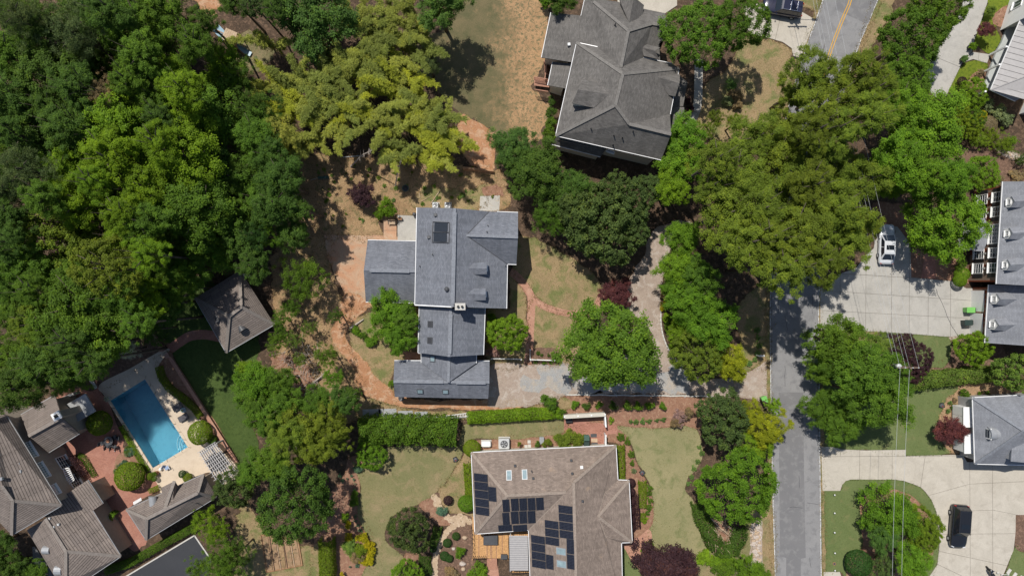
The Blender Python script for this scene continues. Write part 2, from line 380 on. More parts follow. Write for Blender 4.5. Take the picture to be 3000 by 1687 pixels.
# yard behind the main house
G('yard', O, [(700, 380), (800, 388), (900, 395), (1000, 400), (1100, 410), (1180, 425), (1262, 432), (1268, 530), (1100, 540), (960, 560), (960, 600), (815, 605), (780, 640), (700, 640), (690, 500)], 1, 'straw', .25)
G('yard', O, [(1040, 500), (1080, 470), (1150, 480), (1215, 470), (1220, 520), (1130, 540), (1060, 535)], 2, 'drygrass', .3)
G('path', O, [(1218, 470), (1262, 466), (1266, 492), (1215, 492)], 3, 'pinestraw', .15)
G('pavement', O, [(1208, 494), (1258, 492), (1256, 532), (1206, 530)], 4, 'concrete2', .03, False)
G('yard', O, [(690, 640), (815, 590), (830, 600), (840, 700), (880, 780), (870, 860), (900, 930), (900, 1040), (860, 1060), (760, 1000), (700, 900), (690, 780)], 1, 'straw', .3)
G('yard', O, [(690, 900), (740, 900), (780, 930), (800, 990), (740, 1000), (690, 960)], 2, 'pinestraw', .3)
G('yard', O, [(895, 800), (1050, 770), (1060, 900), (1000, 915), (992, 1000), (1030, 1040), (960, 1030), (905, 940), (880, 860)], 1, 'drygrass', .2)
G('driveway', O, [(815, 592), (965, 592), (1045, 600), (1045, 770), (930, 775), (885, 772), (870, 740), (840, 690), (822, 640)], 3, 'paddirt', .06, False)
G('driveway', O, [(872, 735), (930, 765), (905, 790), (882, 815), (868, 845), (884, 872), (915, 902), (945, 945), (975, 970), (1005, 990), (1060, 1005), (1240, 1005), (1300, 1010), (1300, 1030), (1130, 1028), (1030, 1024), (965, 1012), (915, 988), (893, 960), (888, 930), (868, 900), (845, 870), (835, 835), (850, 790)], 4, 'clay', .12)
G('yard', O, [(905, 1000), (960, 1012), (1040, 1030), (1240, 1034), (1340, 1020), (1420, 1000), (1430, 1030), (1180, 1052), (900, 1050)], 3, 'drygrass', .1)
# concrete patio of the main house
_p = [O(*q) for q in ((1000, 541), (1048, 543), (1046, 606), (1000, 604))]
pt = structure('patio', MB().sheet(_p, .03), M['joint']); slabs(pt, [Vector((a.x, a.y, 0)) for a in _p], [], .03, 'concrete2')
_p = [O(*q) for q in ((965, 553), (998, 553), (998, 604), (965, 603))]
pt = structure('patio', MB().sheet(_p, .032), M['joint']); slabs(pt, [Vector((a.x, a.y, 0)) for a in _p], [seg(O, 960, 580, 1005, 580)], .032, 'paddirt')
# front of the main house
G('lawn', O, [(1300, 600), (1345, 600), (1400, 628), (1450, 658), (1495, 690), (1512, 725), (1505, 760), (1480, 782), (1440, 788), (1390, 775), (1350, 750), (1330, 715), (1290, 680)], 2, 'drygrass', .1)
G('lawn', O, [(1335, 755), (1365, 775), (1400, 790), (1450, 795), (1470, 840), (1468, 905), (1335, 905)], 2, 'drygrass', .1)
G('lawn', O, [(1280, 690), (1300, 705), (1322, 745), (1325, 800), (1325, 915), (1230, 915), (1225, 780), (1280, 775)], 1, 'drygrass', .1)
G('flower_bed', O, [(1340, 878), (1405, 880), (1405, 920), (1338, 920)], 3, 'mulch', .06)
for pts, w in (([(1284, 682), (1305, 700), (1322, 722), (1336, 748), (1336, 790), (1333, 840), (1332, 880), (1327, 918)], .95), ([(1336, 745), (1360, 766), (1400, 782), (1440, 789), (1475, 786), (1500, 770), (1513, 740)], .8)):
    q = smooth_line([O(*p) for p in pts], .3, False)
    structure('path', MB().sheet(ribbon(q, w), .024 if w > .9 else .030), M['brickpath'])
# gravel drive of the main house
G('driveway', O, [(1238, 918), (1330, 917), (1420, 915), (1500, 905), (1580, 890), (1640, 872), (1632, 830), (1600, 800), (1572, 770), (1574, 735), (1590, 690), (1620, 640), (1632, 600), (1650, 575), (1700, 555), (1740, 560), (1722, 580), (1692, 605), (1680, 650), (1668, 700), (1662, 760), (1662, 815), (1674, 862), (1697, 898), (1722, 928), (1760, 950), (1840, 950), (1900, 925), (1934, 912), (1936, 1002), (1860, 1000), (1790, 996), (1640, 990), (1440, 993), (1390, 1010), (1330, 1020), (1250, 1026), (1226, 1010)], 5, 'gravel', .12)
G('driveway', O, [(1345, 919), (1420, 917), (1432, 950), (1425, 985), (1380, 990), (1335, 975), (1320, 950), (1352, 945)], 6, 'bluegravel', .55)
G('driveway', O, [(1668, 925), (1700, 918), (1722, 940), (1728, 990), (1650, 988), (1560, 985), (1450, 985), (1440, 960), (1560, 950), (1640, 955)], 6, 'bluegravel', .55)
# pine straw bed along the drive and the brown house's yard
G('flower_bed', O, [(1395, 1005), (1440, 993), (1640, 992), (1760, 1000), (1800, 1030), (1760, 1075), (1640, 1078), (1555, 1072), (1500, 1090), (1420, 1060)], 2, 'pinestraw', .1)
G('flower_bed', O, [(1420, 1075), (1552, 1065), (1600, 1160), (1640, 1250), (1640, 1330), (1610, 1370), (1560, 1380), (1550, 1200), (1550, 1115), (1420, 1122), (1186, 1138), (1180, 1110), (1240, 1105)], 1, 'pinestraw', .06)
G('lawn', O, [(1150, 1140), (1160, 1090), (1175, 1065), (1290, 1058), (1419, 1052), (1419, 1086), (1370, 1096), (1310, 1103), (1240, 1104), (1186, 1103), (1168, 1130)], 3, 'dullgrass', .06)
G('lawn', O, [(1552, 1072), (1650, 1077), (1745, 1076), (1768, 1140), (1752, 1180), (1728, 1205), (1726, 1235), (1744, 1262), (1762, 1340), (1782, 1398), (1755, 1430), (1690, 1400), (1640, 1368), (1630, 1340), (1643, 1310), (1642, 1250), (1628, 1205), (1602, 1160), (1592, 1122), (1570, 1090)], 3, 'palegrass', .06)
G('lawn', O, [(1780, 1395), (1850, 1390), (1880, 1330), (1890, 1320), (1885, 1500), (1740, 1500)], 3, 'dullgrass', .1)
G('lawn', O, [(1560, 1380), (1590, 1400), (1610, 1440), (1615, 1500), (1560, 1500)], 3, 'lushgrass', .05)
_q = smooth_line([O(1564, 1362, 0), O(1605, 1350), O(1632, 1330), O(1640, 1352), O(1622, 1372), O(1618, 1410), O(1635, 1445), O(1600, 1425), O(1575, 1385)], .3)
structure('path', MB().sheet(_q, .024), M['brickpath'])
G('verge', O, [(1880, 1300), (1944, 1290), (1946, 1500), (1878, 1500)], 2, 'drygrass', .15)
G('verge', O, [(1860, 760), (1932, 730), (1935, 915), (1900, 925), (1850, 940), (1860, 860)], 2, 'drygrass', .2)
_p = [O(*q) for q in ((1419, 1054), (1553, 1068), (1553, 1090), (1530, 1092), (1518, 1120), (1419, 1088))]
structure('terrace', MB().sheet(_p, .028), M['brickpave'])
# left part of the brown house's garden
G('flower_bed', O, [(880, 1150), (920, 1160), (905, 1220), (910, 1290), (935, 1345), (935, 1400), (900, 1500), (790, 1500), (800, 1300), (860, 1200)], 1, 'pinestraw', .1)
t13 = tl(1, 3)
G('lawn', t13, [(950, 250), (1050, 330), (1380, 150), (2060, 150), (2085, 180), (2050, 280), (1930, 480), (1830, 600), (1750, 665), (1620, 730), (1450, 790), (1330, 900), (1300, 1080), (1420, 1200), (1490, 1260), (1470, 1449), (1450, 1600), (1020, 1600), (1080, 1400), (1180, 1250), (1160, 1100), (1110, 1020), (1045, 900), (1022, 780), (1055, 560), (1010, 400)], 3, 'dullgrass', .06)
G('lawn', t13, [(1835, 600), (1930, 480), (2050, 290), (2160, 210), (2200, 840), (2050, 830), (1960, 820), (1880, 750)], 3, 'drygrass', .08)
G('lawn', t13, [(-150, 700), (0, 860), (150, 1050), (520, 1150), (640, 1120), (640, 1600), (-200, 1600)], 2, 'drygrass', .2)
G('flower_bed', t13, [(1640, 720), (1760, 660), (1850, 760), (1910, 840), (1960, 930), (1830, 930), (1700, 800)], 4, 'pinestraw', .05)
G('flower_bed', t13, [(1500, 1220), (1640, 1230), (1620, 1330), (1490, 1320)], 4, 'pinestraw', .1)
G('flower_bed', t13, [(2160, 960), (2180, 1600), (1830, 1600), (1820, 1300), (1880, 1120), (1980, 980)], 4, 'mulch', .06)
# road
RL = [(1946, 1560), (1944, 1449), (1940, 1300), (1935, 1100), (1932, 900), (1932, 760), (1938, 600), (1950, 420), (1975, 280), (2012, 150), (2064, 0), (2105, -120)]
RR = [(2072, 1560), (2068, 1449), (2066, 1300), (2064, 1100), (2062, 900), (2062, 760), (2068, 600), (2085, 420), (2115, 270), (2155, 135), (2210, 0), (2255, -120)]
rl = smooth_line([O(*p) for p in RL], .8, False); rr = smooth_line([O(*p) for p in RR], .8, False)
structure('road', MB().sheet(rl + rr[::-1], .042), M['asphalt'])
G('verge', O, [(2210, -40), (2250, -40), (2242, 40), (2205, 100), (2190, 130), (2200, 190), (2160, 200), (2140, 230), (2120, 260), (2150, 140)], 2, 'drygrass', .15)
def shift(line, d):
    out = []
    for i, p in enumerate(line):
        t = line[min(i + 1, len(line) - 1)] - line[max(i - 1, 0)]; t.normalize(); out.append(p + Vector((-t.y, t.x, 0)) * d)
    return out
for name, line, d, w, z in (('white_line', rl, -.28, .09, .050), ('white_line', rr, .12, .09, .050)):
    structure(name, MB().sheet(ribbon(shift(line, d), w), z), M['whitepaint'])
cl = smooth_line([O(2144, -60), O(2139, 0), O(2124, 38), O(2105, 85), O(2088, 132), O(2070, 190), O(2050, 260)], .5, False)
for d in (-.14, .14): structure('yellow_line', MB().sheet(ribbon(shift(cl, d), .1), .052), M['yellowpaint'])
t33 = tl(3, 3)
structure('road_patch', MB().sheet(wobble(straight_line([t33(105, -400), t33(352, -400), t33(362, 500), t33(378, 1260), t33(330, 1270), t33(325, 1700), t33(180, 1700), t33(182, 1260), t33(118, 1250)], .5), .012), .047), M['asphalt2'])
G('road_patch', tl(3, 0), [(700, -80), (1130, -80), (1000, 245), (675, 100)], 8, 'asphalt2', .01, False)
# concrete drive west of the road, top
def conc(f, pts, lines, mat='concrete', z=.03, curve=False, name='driveway', **k):
    w = [f(*p) for p in pts]; q = smooth_line(w, .7) if curve else [Vector((p.x, p.y, 0)) for p in w]
    b = structure(name, MB().sheet(q, z), M['joint']); slabs(b, q, [seg(*l) for l in lines], z, mat, **k); return b
t30, t31, t32 = tl(3, 0), tl(3, 1), tl(3, 2)
conc(t30, [(-250, 60), (40, 20), (300, 100), (455, 190), (470, 210), (330, 590), (250, 565), (235, 490), (150, 430), (0, 385), (-200, 340)], [(t30, 150, 60, 60, 450), (t30, 240, 540, 345, 570), (t30, -80, 0, -140, 400)], 'concrete')
G('verge', t30, [(-120, -120), (520, -120), (545, 20), (470, 110), (330, 60), (300, 20)], 2, 'drygrass', .1)
G('lawn', t30, [(-300, 380), (0, 395), (130, 440), (220, 500), (240, 580), (300, 640), (200, 1000), (150, 1300), (-300, 1500), (-700, 1300), (-650, 900), (-420, 700), (-300, 480)], 2, 'drygrass', .15)
conc(tl(2, 0), [(1200, -60), (1660, -60), (1660, 60), (1540, 140), (1300, 90), (1060, 30), (1060, -60)], [(tl(2, 0), 1480, -60, 1540, 140), (tl(2, 0), 1240, -60, 1260, 90)], 'concrete')
_q = smooth_line([tl(2, 0)(*p) for p in ((1880, 600), (1875, 800), (1870, 1000), (1850, 1120), (1800, 1230), (1760, 1290))], .4, False)
b = structure('path', MB().sheet(ribbon(_q, 1.05), .02), M['joint']); rb = ribbon(_q, 1.03)
slabs(b, rb, [seg(tl(2, 0), 1800, yy, 1960, yy + 4) for yy in (700, 800, 900, 1000)] + [seg(tl(2, 0), 1760, 1110, 1960, 1150), seg(tl(2, 0), 1720, 1200, 1900, 1290)], .02, 'concrete2')
# far right drive, top
conc(t30, [(1990, -80), (2215, -80), (2205, 30), (2130, 250), (2075, 400), (2050, 520), (1950, 640), (1880, 780), (1790, 970), (1680, 980), (1600, 900), (1600, 640), (1760, 420), (1900, 200)], [(t30, 1640, 560, 1930, 680), (t30, 1690, 800, 1800, 960)], 'concrete2')
G('lawn', t30, [(2212, -60), (2460, -60), (2440, 30), (2360, 180), (2290, 270), (2340, 400), (2300, 480), (2235, 548), (2150, 500), (2090, 440), (2075, 400), (2130, 260), (2205, 40)], 4, 'mossgrass', .04)
G('flower_bed', t30, [(2300, 120), (2440, 60), (2380, 250), (2300, 270), (2250, 200)], 5, 'pinestraw', .06)
G('lawn', t30, [(1950, 660), (2050, 612), (2130, 612), (2210, 650), (2190, 710), (2100, 740), (1990, 820), (1900, 910), (1800, 965), (1880, 780)], 4, 'mossgrass', .04)
G('flower_bed', t30, [(2060, 740), (2190, 715), (2150, 860), (2100, 900), (2000, 860)], 5, 'pinestraw', .06)
conc(t30, [(2050, 525), (2235, 550), (2200, 640), (2060, 600), (1960, 632)], [(t30, 2120, 530, 2110, 620)], 'concrete2', .035)
G('flower_bed', O, [(2395, 380), (2440, 365), (2520, 385), (2590, 400), (2590, 470), (2530, 470), (2420, 470), (2395, 430)], 2, 'mulch', .1)
# brick house drive
dp = [(560, 1449), (590, 1440), (700, 1310), (880, 1250), (990, 1110), (1060, 1050), (1075, 970), (1110, 930), (1110, 810), (1300, 830), (1430, 1000), (1440, 1340), (1870, 1380), (1990, 1449), (2100, 1449)]
q = [t31(*p) for p in dp] + [t32(*p) for p in ((2090, 30), (2070, 440), (2030, 470), (1810, 490), (1460, 462), (1120, 440), (800, 425), (522, 418), (522, 0))]
q = [Vector((p.x, p.y, 0)) for p in q]
b = structure('driveway', MB().sheet(q, .03), M['joint'])
slabs(b, q, [seg(t31, 500, 1290, 2100, 1385), seg(t32, 500, 22, 2200, 135), seg(t32, 500, 222, 2200, 312)] + [seg(t32, x + 10, -900, x, 600) for x in (720, 978, 1236, 1415, 1605, 1830)] + [seg(t31, 1216, 1220, 1206, 1449)][:0], .03, 'concrete2')
G('flower_bed', t31, [(1060, 600), (1380, 620), (1440, 800), (1420, 1000), (1300, 840), (1100, 815)], 2, 'pinestraw', .1)
G('flower_bed', t31, [(1445, 1050), (1560, 1080), (1900, 1100), (2030, 1380), (1870, 1382), (1440, 1342)], 2, 'pinestraw', .06)
structure('path', MB().sheet([t31(*p) for p in ((1580, 1100), (1680, 1100), (1690, 1355), (1540, 1345))], .02), M['brickpave'])
G('lawn', t32, [(790, 428), (1120, 442), (1460, 464), (1810, 492), (1840, 560), (1830, 700), (1760, 800), (1640, 800), (1400, 900), (1100, 700), (800, 600)], 4, 'lushgrass', .05)
G('flower_bed', t32, [(790, 430), (1120, 444), (1140, 640), (900, 640), (780, 560)], 5, 'drygrass', .15)
G('flower_bed', t32, [(1640, 800), (1840, 640), (1840, 510), (2030, 480), (2300, 500), (2400, 900), (1640, 940)], 3, 'mulch', .08)
G('flower_bed', t32, [(1815, 492), (1925, 480), (1870, 535), (1835, 520)], 6, 'gravel', .05)
# lower right property
G('lawn', t32, [(540, 700), (900, 900), (1400, 1015), (1900, 980), (1915, 1010), (1860, 1060), (1790, 1110), (1760, 1210), (1720, 1290), (1700, 1449), (1780, 1600), (1830, 1660), (1390, 1680), (960, 1620), (540, 1600)], 4, 'lushgrass', .05)
G('flower_bed', t32, [(1915, 975), (2350, 930), (2500, 1090), (2060, 1110), (1980, 1449), (1960, 1640), (1820, 1650), (1770, 1560), (1690, 1449), (1715, 1290), (1755, 1210), (1785, 1110), (1860, 1060)], 3, 'tanstraw', .05)
dp = [(530, 145), (640, 145), (740, 172), (960, 182), (1385, 176), (1385, 238), (1940, 225), (1965, 240), (2000, 300), (2700, 300), (2700, 832), (2490, 832), (2488, 1000), (2470, 1180), (2370, 1420), (2250, 1600), (1500, 1600), (1640, 1420), (1700, 1330), (1720, 1150), (1718, 1000), (1690, 800), (1640, 680), (1580, 600), (1530, 552), (1450, 520), (1370, 492), (1280, 478), (830, 476), (780, 492), (745, 530), (725, 590), (545, 590)]
conc(t33, dp, [(t33, 530, 245, 2000, 238), (t33, 725, 100, 725, 600), (t33, 540, 470, 780, 470), (t33, 920, 170, 918, 480), (t33, 1247, 170, 1245, 480), (t33, 1580, 230, 1530, 560), (t33, 1740, 230, 1752, 800), (t33, 2025, 300, 2028, 800), (t33, 2028, 780, 2032, 1600), (t33, 2254, 300, 2256, 800), (t33, 2256, 780, 2258, 1600),
    (t33, 1640, 628, 2030, 520), (t33, 2030, 520, 2700, 490), (t33, 1690, 800, 2260, 782), (t33, 2260, 782, 2500, 830), (t33, 1720, 1025, 2490, 1018), (t33, 1720, 1195, 2420, 1345), (t33, 1690, 1320, 1980, 1460)], 'concrete')
structure('path', MB().sheet([t33(*p) for p in ((645, 60), (980, 182), (740, 172), (640, 145))], .02), M['joint'])
G('lawn', t33, [(556, 592), (723, 592), (745, 532), (780, 494), (830, 479), (1280, 481), (1370, 495), (1450, 523), (1530, 556), (1580, 604), (1638, 684), (1686, 802), (1714, 1000), (1716, 1150), (1696, 1330), (1560, 1530), (900, 1600), (725, 1400), (556, 1400)], 4, 'lushgrass', .02)
G('flower_bed', t33, [(925, 720), (1000, 620), (1150, 560), (1400, 620), (1560, 760), (1650, 950), (1660, 1200), (1560, 1380), (1450, 1600), (850, 1600), (785, 1380), (820, 1270), (950, 1150), (935, 1000), (930, 850)], 6, 'pinestraw', .06)
conc(t33, [(556, 1402), (722, 1402), (735, 1449), (780, 1600), (556, 1600)], [], 'concrete')
G('flower_bed', t33, [(2492, 836), (2720, 836), (2720, 1250), (2575, 1210), (2480, 1140)], 5, 'mulch', .04)
G('lawn', t33, [(2485, 1150), (2560, 1200), (2720, 1260), (2720, 1600), (2260, 1600), (2380, 1425)], 4, 'lushgrass', .03)
# estate at the lower left
t02, t03, t12 = tl(0, 2), tl(0, 3), tl(1, 2)
G('lawn', O, [(380, 835), (400, 790), (450, 730), (520, 700), (640, 820), (650, 890), (620, 940), (610, 1020), (650, 1120), (625, 1190), (598, 1166), (560, 1100), (440, 905), (415, 880)], 2, 'darkgrass', .1)
G('flower_bed', O, [(230, 960), (330, 860), (400, 850), (420, 880), (270, 975), (262, 990)], 2, 'mulch', .1)
G('flower_bed', O, [(395, 905), (430, 900), (470, 960), (520, 1030), (560, 1090), (600, 1170), (560, 1120), (500, 1080), (420, 980)], 2, 'pinestraw', .06)
structure('terrace', MB().sheet(smooth_line([t03(*p) for p in ((420, -40), (640, -420), (1000, -380), (1090, -300), (1180, -60), (1250, 80), (1235, 150), (1330, 240), (1500, 440), (1600, 480), (1640, 560), (1300, 780), (1480, 1090), (1420, 1150), (1350, 1200), (1150, 1000), (950, 600), (700, 560), (600, 300))], .4), .012), M['brickpave'])
deckp = [(250, 968), (330, 925), (405, 882), (428, 878), (412, 900), (398, 922), (397, 945), (408, 965), (440, 992), (470, 1020), (495, 1045), (512, 1068), (516, 1090), (526, 1112), (545, 1120), (575, 1150), (600, 1180), (585, 1215), (560, 1215), (533, 1188), (500, 1195), (470, 1208), (412, 1242), (396, 1216), (376, 1184), (330, 1105), (268, 1002)]
_d = smooth_line([O(*p) for p in deckp], .4)
_d = [Vector((p.x, p.y, 0)) for p in _d]
cop = inset(pool, -.32)
# deck sheet with the pool cut out
_t = tessellate_polygon([[Vector((p.x, p.y, 0)) for p in _d], [Vector((p.x, p.y, 0)) for p in cop]])
mb = MB(); mb.add([(p.x, p.y, .03) for p in _d + cop], _t)
deck = structure('pool_deck', mb, M['deckstone'])
for i in range(4):                                       # coping stones round the water
    a, b2 = cop[i], cop[(i + 1) % 4]; c, d = pool[i], pool[(i + 1) % 4]; n = max(2, int((b2 - a).length / 1.05))
    for k in range(n):
        f0, f1 = k / n + .004, (k + 1) / n - .004
        obj('coping_stone', MB().prism([a.lerp(b2, f0), a.lerp(b2, f1), c.lerp(d, f1), c.lerp(d, f0)], .0, .06 + .004 * (k % 2)), M['deckstone'], deck)

wp = MB().add([(p.x, p.y, -.10) for p in pool], [(0, 1, 2, 3)])
bt = MB(); dep = [-1.9, -1.9, -1.15, -1.15]
bt.add([(p.x, p.y, d) for p, d in zip(pool, dep)] + [(p.x, p.y, .002) for p in pool], [(0, 1, 2, 3), (0, 1, 5, 4), (1, 2, 6, 5), (2, 3, 7, 6), (3, 0, 4, 7)])
M['poolplaster'] = soil('blue_pool_plaster', (.14, .31, .385), (.15, .33, .405), (.125, .285, .36), .5, 2, 12, .06, .1, .01, rough=.7)
M['water'] = water_mat()
pl = structure('swimming_pool', bt, M['poolplaster'])
obj('water', wp, M['water'], pl, fix=False)
cc = pool[2]; e1, e2 = (pool[1] - cc).normalized(), (pool[3] - cc).normalized()
for k, (r, z) in enumerate(((2.0, -1.0), (1.5, -.75), (1.05, -.5))):          # curved entry steps
    pts = [cc] + [cc + e1 * r * math.cos(t) + e2 * r * math.sin(t) for t in [math.pi / 2 * i / 14 for i in range(15)]]
    obj('step', MB().prism(pts, -1.2, z), M['poolplaster'], pl)
    ring = [cc + (e1 * math.cos(t) + e2 * math.sin(t)) * r for t in [math.pi / 2 * (i + 1.5) / 14 for i in range(12)]]
    obj('step_edge', MB().tube([Vector((p.x, p.y, z + .01)) for p in ring], .035), M['white'], pl)
for x, y in ((938, 500), (1103, 405)):
    p = P(280 + x / 6.04, 1160 + y / 6.04); obj('drain_cover', MB().cyl((p.x, p.y, -1.62), .12, .1, .04, 12), M['lgrey'], pl)

# worn verges lapping over the asphalt, cracks
rgc = random.Random(4)
for line, d, w in ((rl, -.02, .45), (rr, -.18, .40)):
    q = wobble(straight_line(ribbon(shift(line, d), w), .35), .07, 9); SHEETS.append(('verge', 'drygrass', q)); structure('verge', MB().sheet(q, .046), M['drygrass'])
def crack(f, pts, w, z, mat='joint', n=8):
    q = wobble(straight_line([f(*p) for p in pts], .35, False), .06, int(pts[0][0])); structure('crack', MB().sheet(ribbon(q, w), z), M[mat])
crack(t32, [(1680, 0), (1700, 60), (1750, 150), (1790, 270), (1850, 390), (1915, 485)], .05, .075, 'asphalt3')
for k in range(9):
    x, y = rgc.uniform(1950, 2050), rgc.uniform(720, 1430); a = rgc.choice((0.1, 1.4, 1.6)); l = rgc.uniform(20, 60)
    crack(O, [(x, y), (x + l * .5 * math.cos(a), y + l * .5 * math.sin(a)), (min(2058, max(1946, x + l * math.cos(a))), y + l * math.sin(a))], .035, .053, 'asphalt3')
# ------------------------------------------------------------------ building kit
M['sh_blue'] = shingle('blue_grey_shingle', (.19, .2, .228), (.14, .15, .173), (.09, .097, .112), bs=.2)
M['sh_grey'] = shingle('grey_shingle', (.158, .148, .138), (.112, .105, .098), (.085, .08, .075), bs=.2)
M['sh_brown'] = shingle('brown_shingle', (.265, .21, .175), (.19, .15, .125), (.135, .108, .092), wear=(.36, .265, .19), bs=.2)
M['sh_slate'] = shingle('slate_grey_shingle', (.24, .25, .275), (.20, .208, .23), (.13, .135, .15), bs=.2)
M['sh_tile'] = shingle('brown_grey_shake', (.24, .20, .175), (.185, .155, .138), (.085, .07, .062), 2.6, .27, .035, None, .8)
M['sh_cap_blue'] = plain('ridge_cap_blue', (.205, .217, .242), .9, .2, 0, .2, 5); M['sh_cap_grey'] = plain('ridge_cap_grey', (.172, .162, .15), .9, .2, 0, .2, 5)
M['sh_cap_brown'] = plain('ridge_cap_brown', (.28, .228, .19), .9, .2, 0, .2, 5); M['sh_cap_tile'] = plain('ridge_cap_tile', (.235, .205, .182), .9, .2, 0, .2, 5)
M['siding_white'] = plain('white_siding', (.74, .74, .72), .6, .06); M['siding_cream'] = plain('cream_siding', (.52, .49, .42), .7, .08)
M['siding_taupe'] = plain('taupe_stucco', (.33, .285, .23), .8, .1); M['siding_grey'] = plain('grey_siding', (.36, .36, .36), .7, .1)
M['wall_brick'] = bricks('red_brick_wall', (.25, .075, .038), (.185, .055, .03), (.24, .17, .13), .22, .08, 'Generated', .012, .25)
M['metalroof'] = plain('light_metal_roof', (.34, .327, .322), .45, .07, .2); M['porchfloor'] = plain('grey_porch_floor', (.40, .42, .41), .7, .08)
M['deckwood'] = plain('honey_deck_wood', (.50, .28, .12), .65, .3, 0, .3, 6); M['redwood'] = plain('red_stained_wood', (.36, .185, .125), .7, .2, 0, .3, 6)
M['cap'] = plain('chimney_concrete', (.5, .48, .44), .8, .1); M['soot'] = plain('flue_soot', (.02, .02, .02), .9, .1)
def solar_mat():
    m, N, L, B = base_mat('solar_cells'); t = N.new('ShaderNodeTexBrick'); L.new(N.new('ShaderNodeTexCoord').outputs['UV'], t.inputs['Vector'])
    t.offset = 0.0; t.inputs['Scale'].default_value = 1; t.inputs['Brick Width'].default_value = .166; t.inputs['Row Height'].default_value = .166; t.inputs['Mortar Size'].default_value = .009
    t.inputs['Color1'].default_value = (.008, .010, .018, 1); t.inputs['Color2'].default_value = (.010, .012, .022, 1); t.inputs['Mortar'].default_value = (.07, .077, .10, 1)
    L.new(t.outputs[0], B.inputs['Base Color']); B.inputs['Roughness'].default_value = .3; B.inputs['Specular IOR Level'].default_value = .2
    return m
M['solar'] = solar_mat()
M['heater'] = plain('dark_heater_glass', (.03, .036, .046), .3, .1)
class Plane:
    def __init__(s, pts):
        n = Vector((0, 0, 0))
        for i in range(len(pts)):
            a, b = pts[i], pts[(i + 1) % len(pts)]; n += Vector(((a.y - b.y) * (a.z + b.z), (a.z - b.z) * (a.x + b.x), (a.x - b.x) * (a.y + b.y)))
        n.normalize(); s.n = n if n.z > 0 else -n; s.p = sum(pts, Vector()) / len(pts)
        s.u = Vector((0, 0, 1)).cross(s.n)
        s.u = s.u.normalized() if s.u.length > 1e-3 else Vector((1, 0, 0)); s.v = s.n.cross(s.u)
    def at(s, f, x, y):                 # where the pixel's ray meets the plane
        a = f(x, y, 0.0); c = Vector((0, 0, H)); d = a - c
        return c + d * ((s.p - c).dot(s.n) / d.dot(s.n))
    def z(s, p): return s.p.z - (s.n.x * (p.x - s.p.x) + s.n.y * (p.y - s.p.y)) / s.n.z
def set_uv(o, pl, off, sc=1.0):
    me = o.data; uv = me.uv_layers.new(name='UVMap')
    for lp in me.loops:
        p = me.vertices[lp.vertex_index].co + off; uv.data[lp.index].uv = (p.dot(pl.u) * sc, p.dot(pl.v) * sc)
def slab_on(name, pts, th, mat, parent, pl=None, uv=True, down=True):
    pl = pl or Plane(pts); n = len(pts); d = Vector((0, 0, -th)) if down else -pl.n * th
    bx = [p.dot(pl.u) for p in pts]; by = [p.dot(pl.v) for p in pts]
    tri = tessellate_polygon([[Vector((a, b, 0)) for a, b in zip(bx, by)]])
    mb = MB(); mb.add(list(pts) + [p + d for p in pts], list(tri) + [tuple(n + i for i in reversed(t)) for t in tri] + [(j, (j + 1) % n, n + (j + 1) % n, n + j) for j in range(n)])
    o = obj(name, mb, M[mat], parent)
    if uv: set_uv(o, pl, origin(parent))
    return o
def roof(h, f, pts, mat, th=.16, name='roof_slope'):
    q = [f(*p) for p in pts]; pl = Plane(q); slab_on(name, q, th, mat, h, pl); return pl
def ring_wall(h, ring, mat, ins=.35, zb=0.0, drop=.18, name='wall'):
    r = inset(ring, ins) if ins else ring; n = len(r); mb = MB()
    vs = [(p.x, p.y, zb) for p in r] + [(p.x, p.y, p.z - drop) for p in r]
    mb.add(vs, [(j, (j + 1) % n, n + (j + 1) % n, n + j) for j in range(n)])
    return obj(name, mb, M[mat], h), r
def gutters(h, edges, w=.13, mat='gutter', name='gutter', hh=.12):
    for p, q in edges: obj(name, MB().bar(p + Vector((0, 0, -.06)), q + Vector((0, 0, -.06)), w, hh), M[mat], h)
def caps(h, edges, mat, w=.3):
    for p, q in edges: obj('ridge_cap', MB().bar(p + Vector((0, 0, .02)), q + Vector((0, 0, .02)), w, .07), M[mat], h)
def boxon(h, name, pl, f, x, y, wu, wv, th, mat, lift=0.0):
    c = pl.at(f, x, y) + pl.n * lift
    q = [c + pl.u * i * wu / 2 + pl.v * j * wv / 2 + pl.n * th for i, j in ((-1, -1), (1, -1), (1, 1), (-1, 1))]
    return slab_on(name, q, th + .02, mat, h, pl, True, False)
def skylight(h, pl, f, x, y, wu, wv, frame='dgrey', glass='paleglass'):
    s = boxon(h, 'skylight', pl, f, x, y, wu, wv, .12, frame)
    c = pl.at(f, x, y) + pl.n * .13
    q = [c + pl.u * i * (wu / 2 - .08) + pl.v * j * (wv / 2 - .08) for i, j in ((-1, -1), (1, -1), (1, 1), (-1, 1))]
    slab_on('pane', q, .02, glass, s, pl, True, False)
def vent(h, pl, f, x, y, s=.3, mat='dgrey', hgt=.25):
    p = pl.at(f, x, y); obj('roof_vent', MB().box(p + Vector((0, 0, hgt / 2)), (s, s, hgt), .1, 0, .03), M[mat], h)
def pipe(h, pl, f, x, y, r=.05, hgt=.45, mat='dgrey'):
    p = pl.at(f, x, y); obj('vent_pipe', MB().cyl(p + Vector((0, 0, -.05)), r * 1.8, r * 1.6, .1, 10).cyl(p, r, r, hgt, 10), M[mat], h)
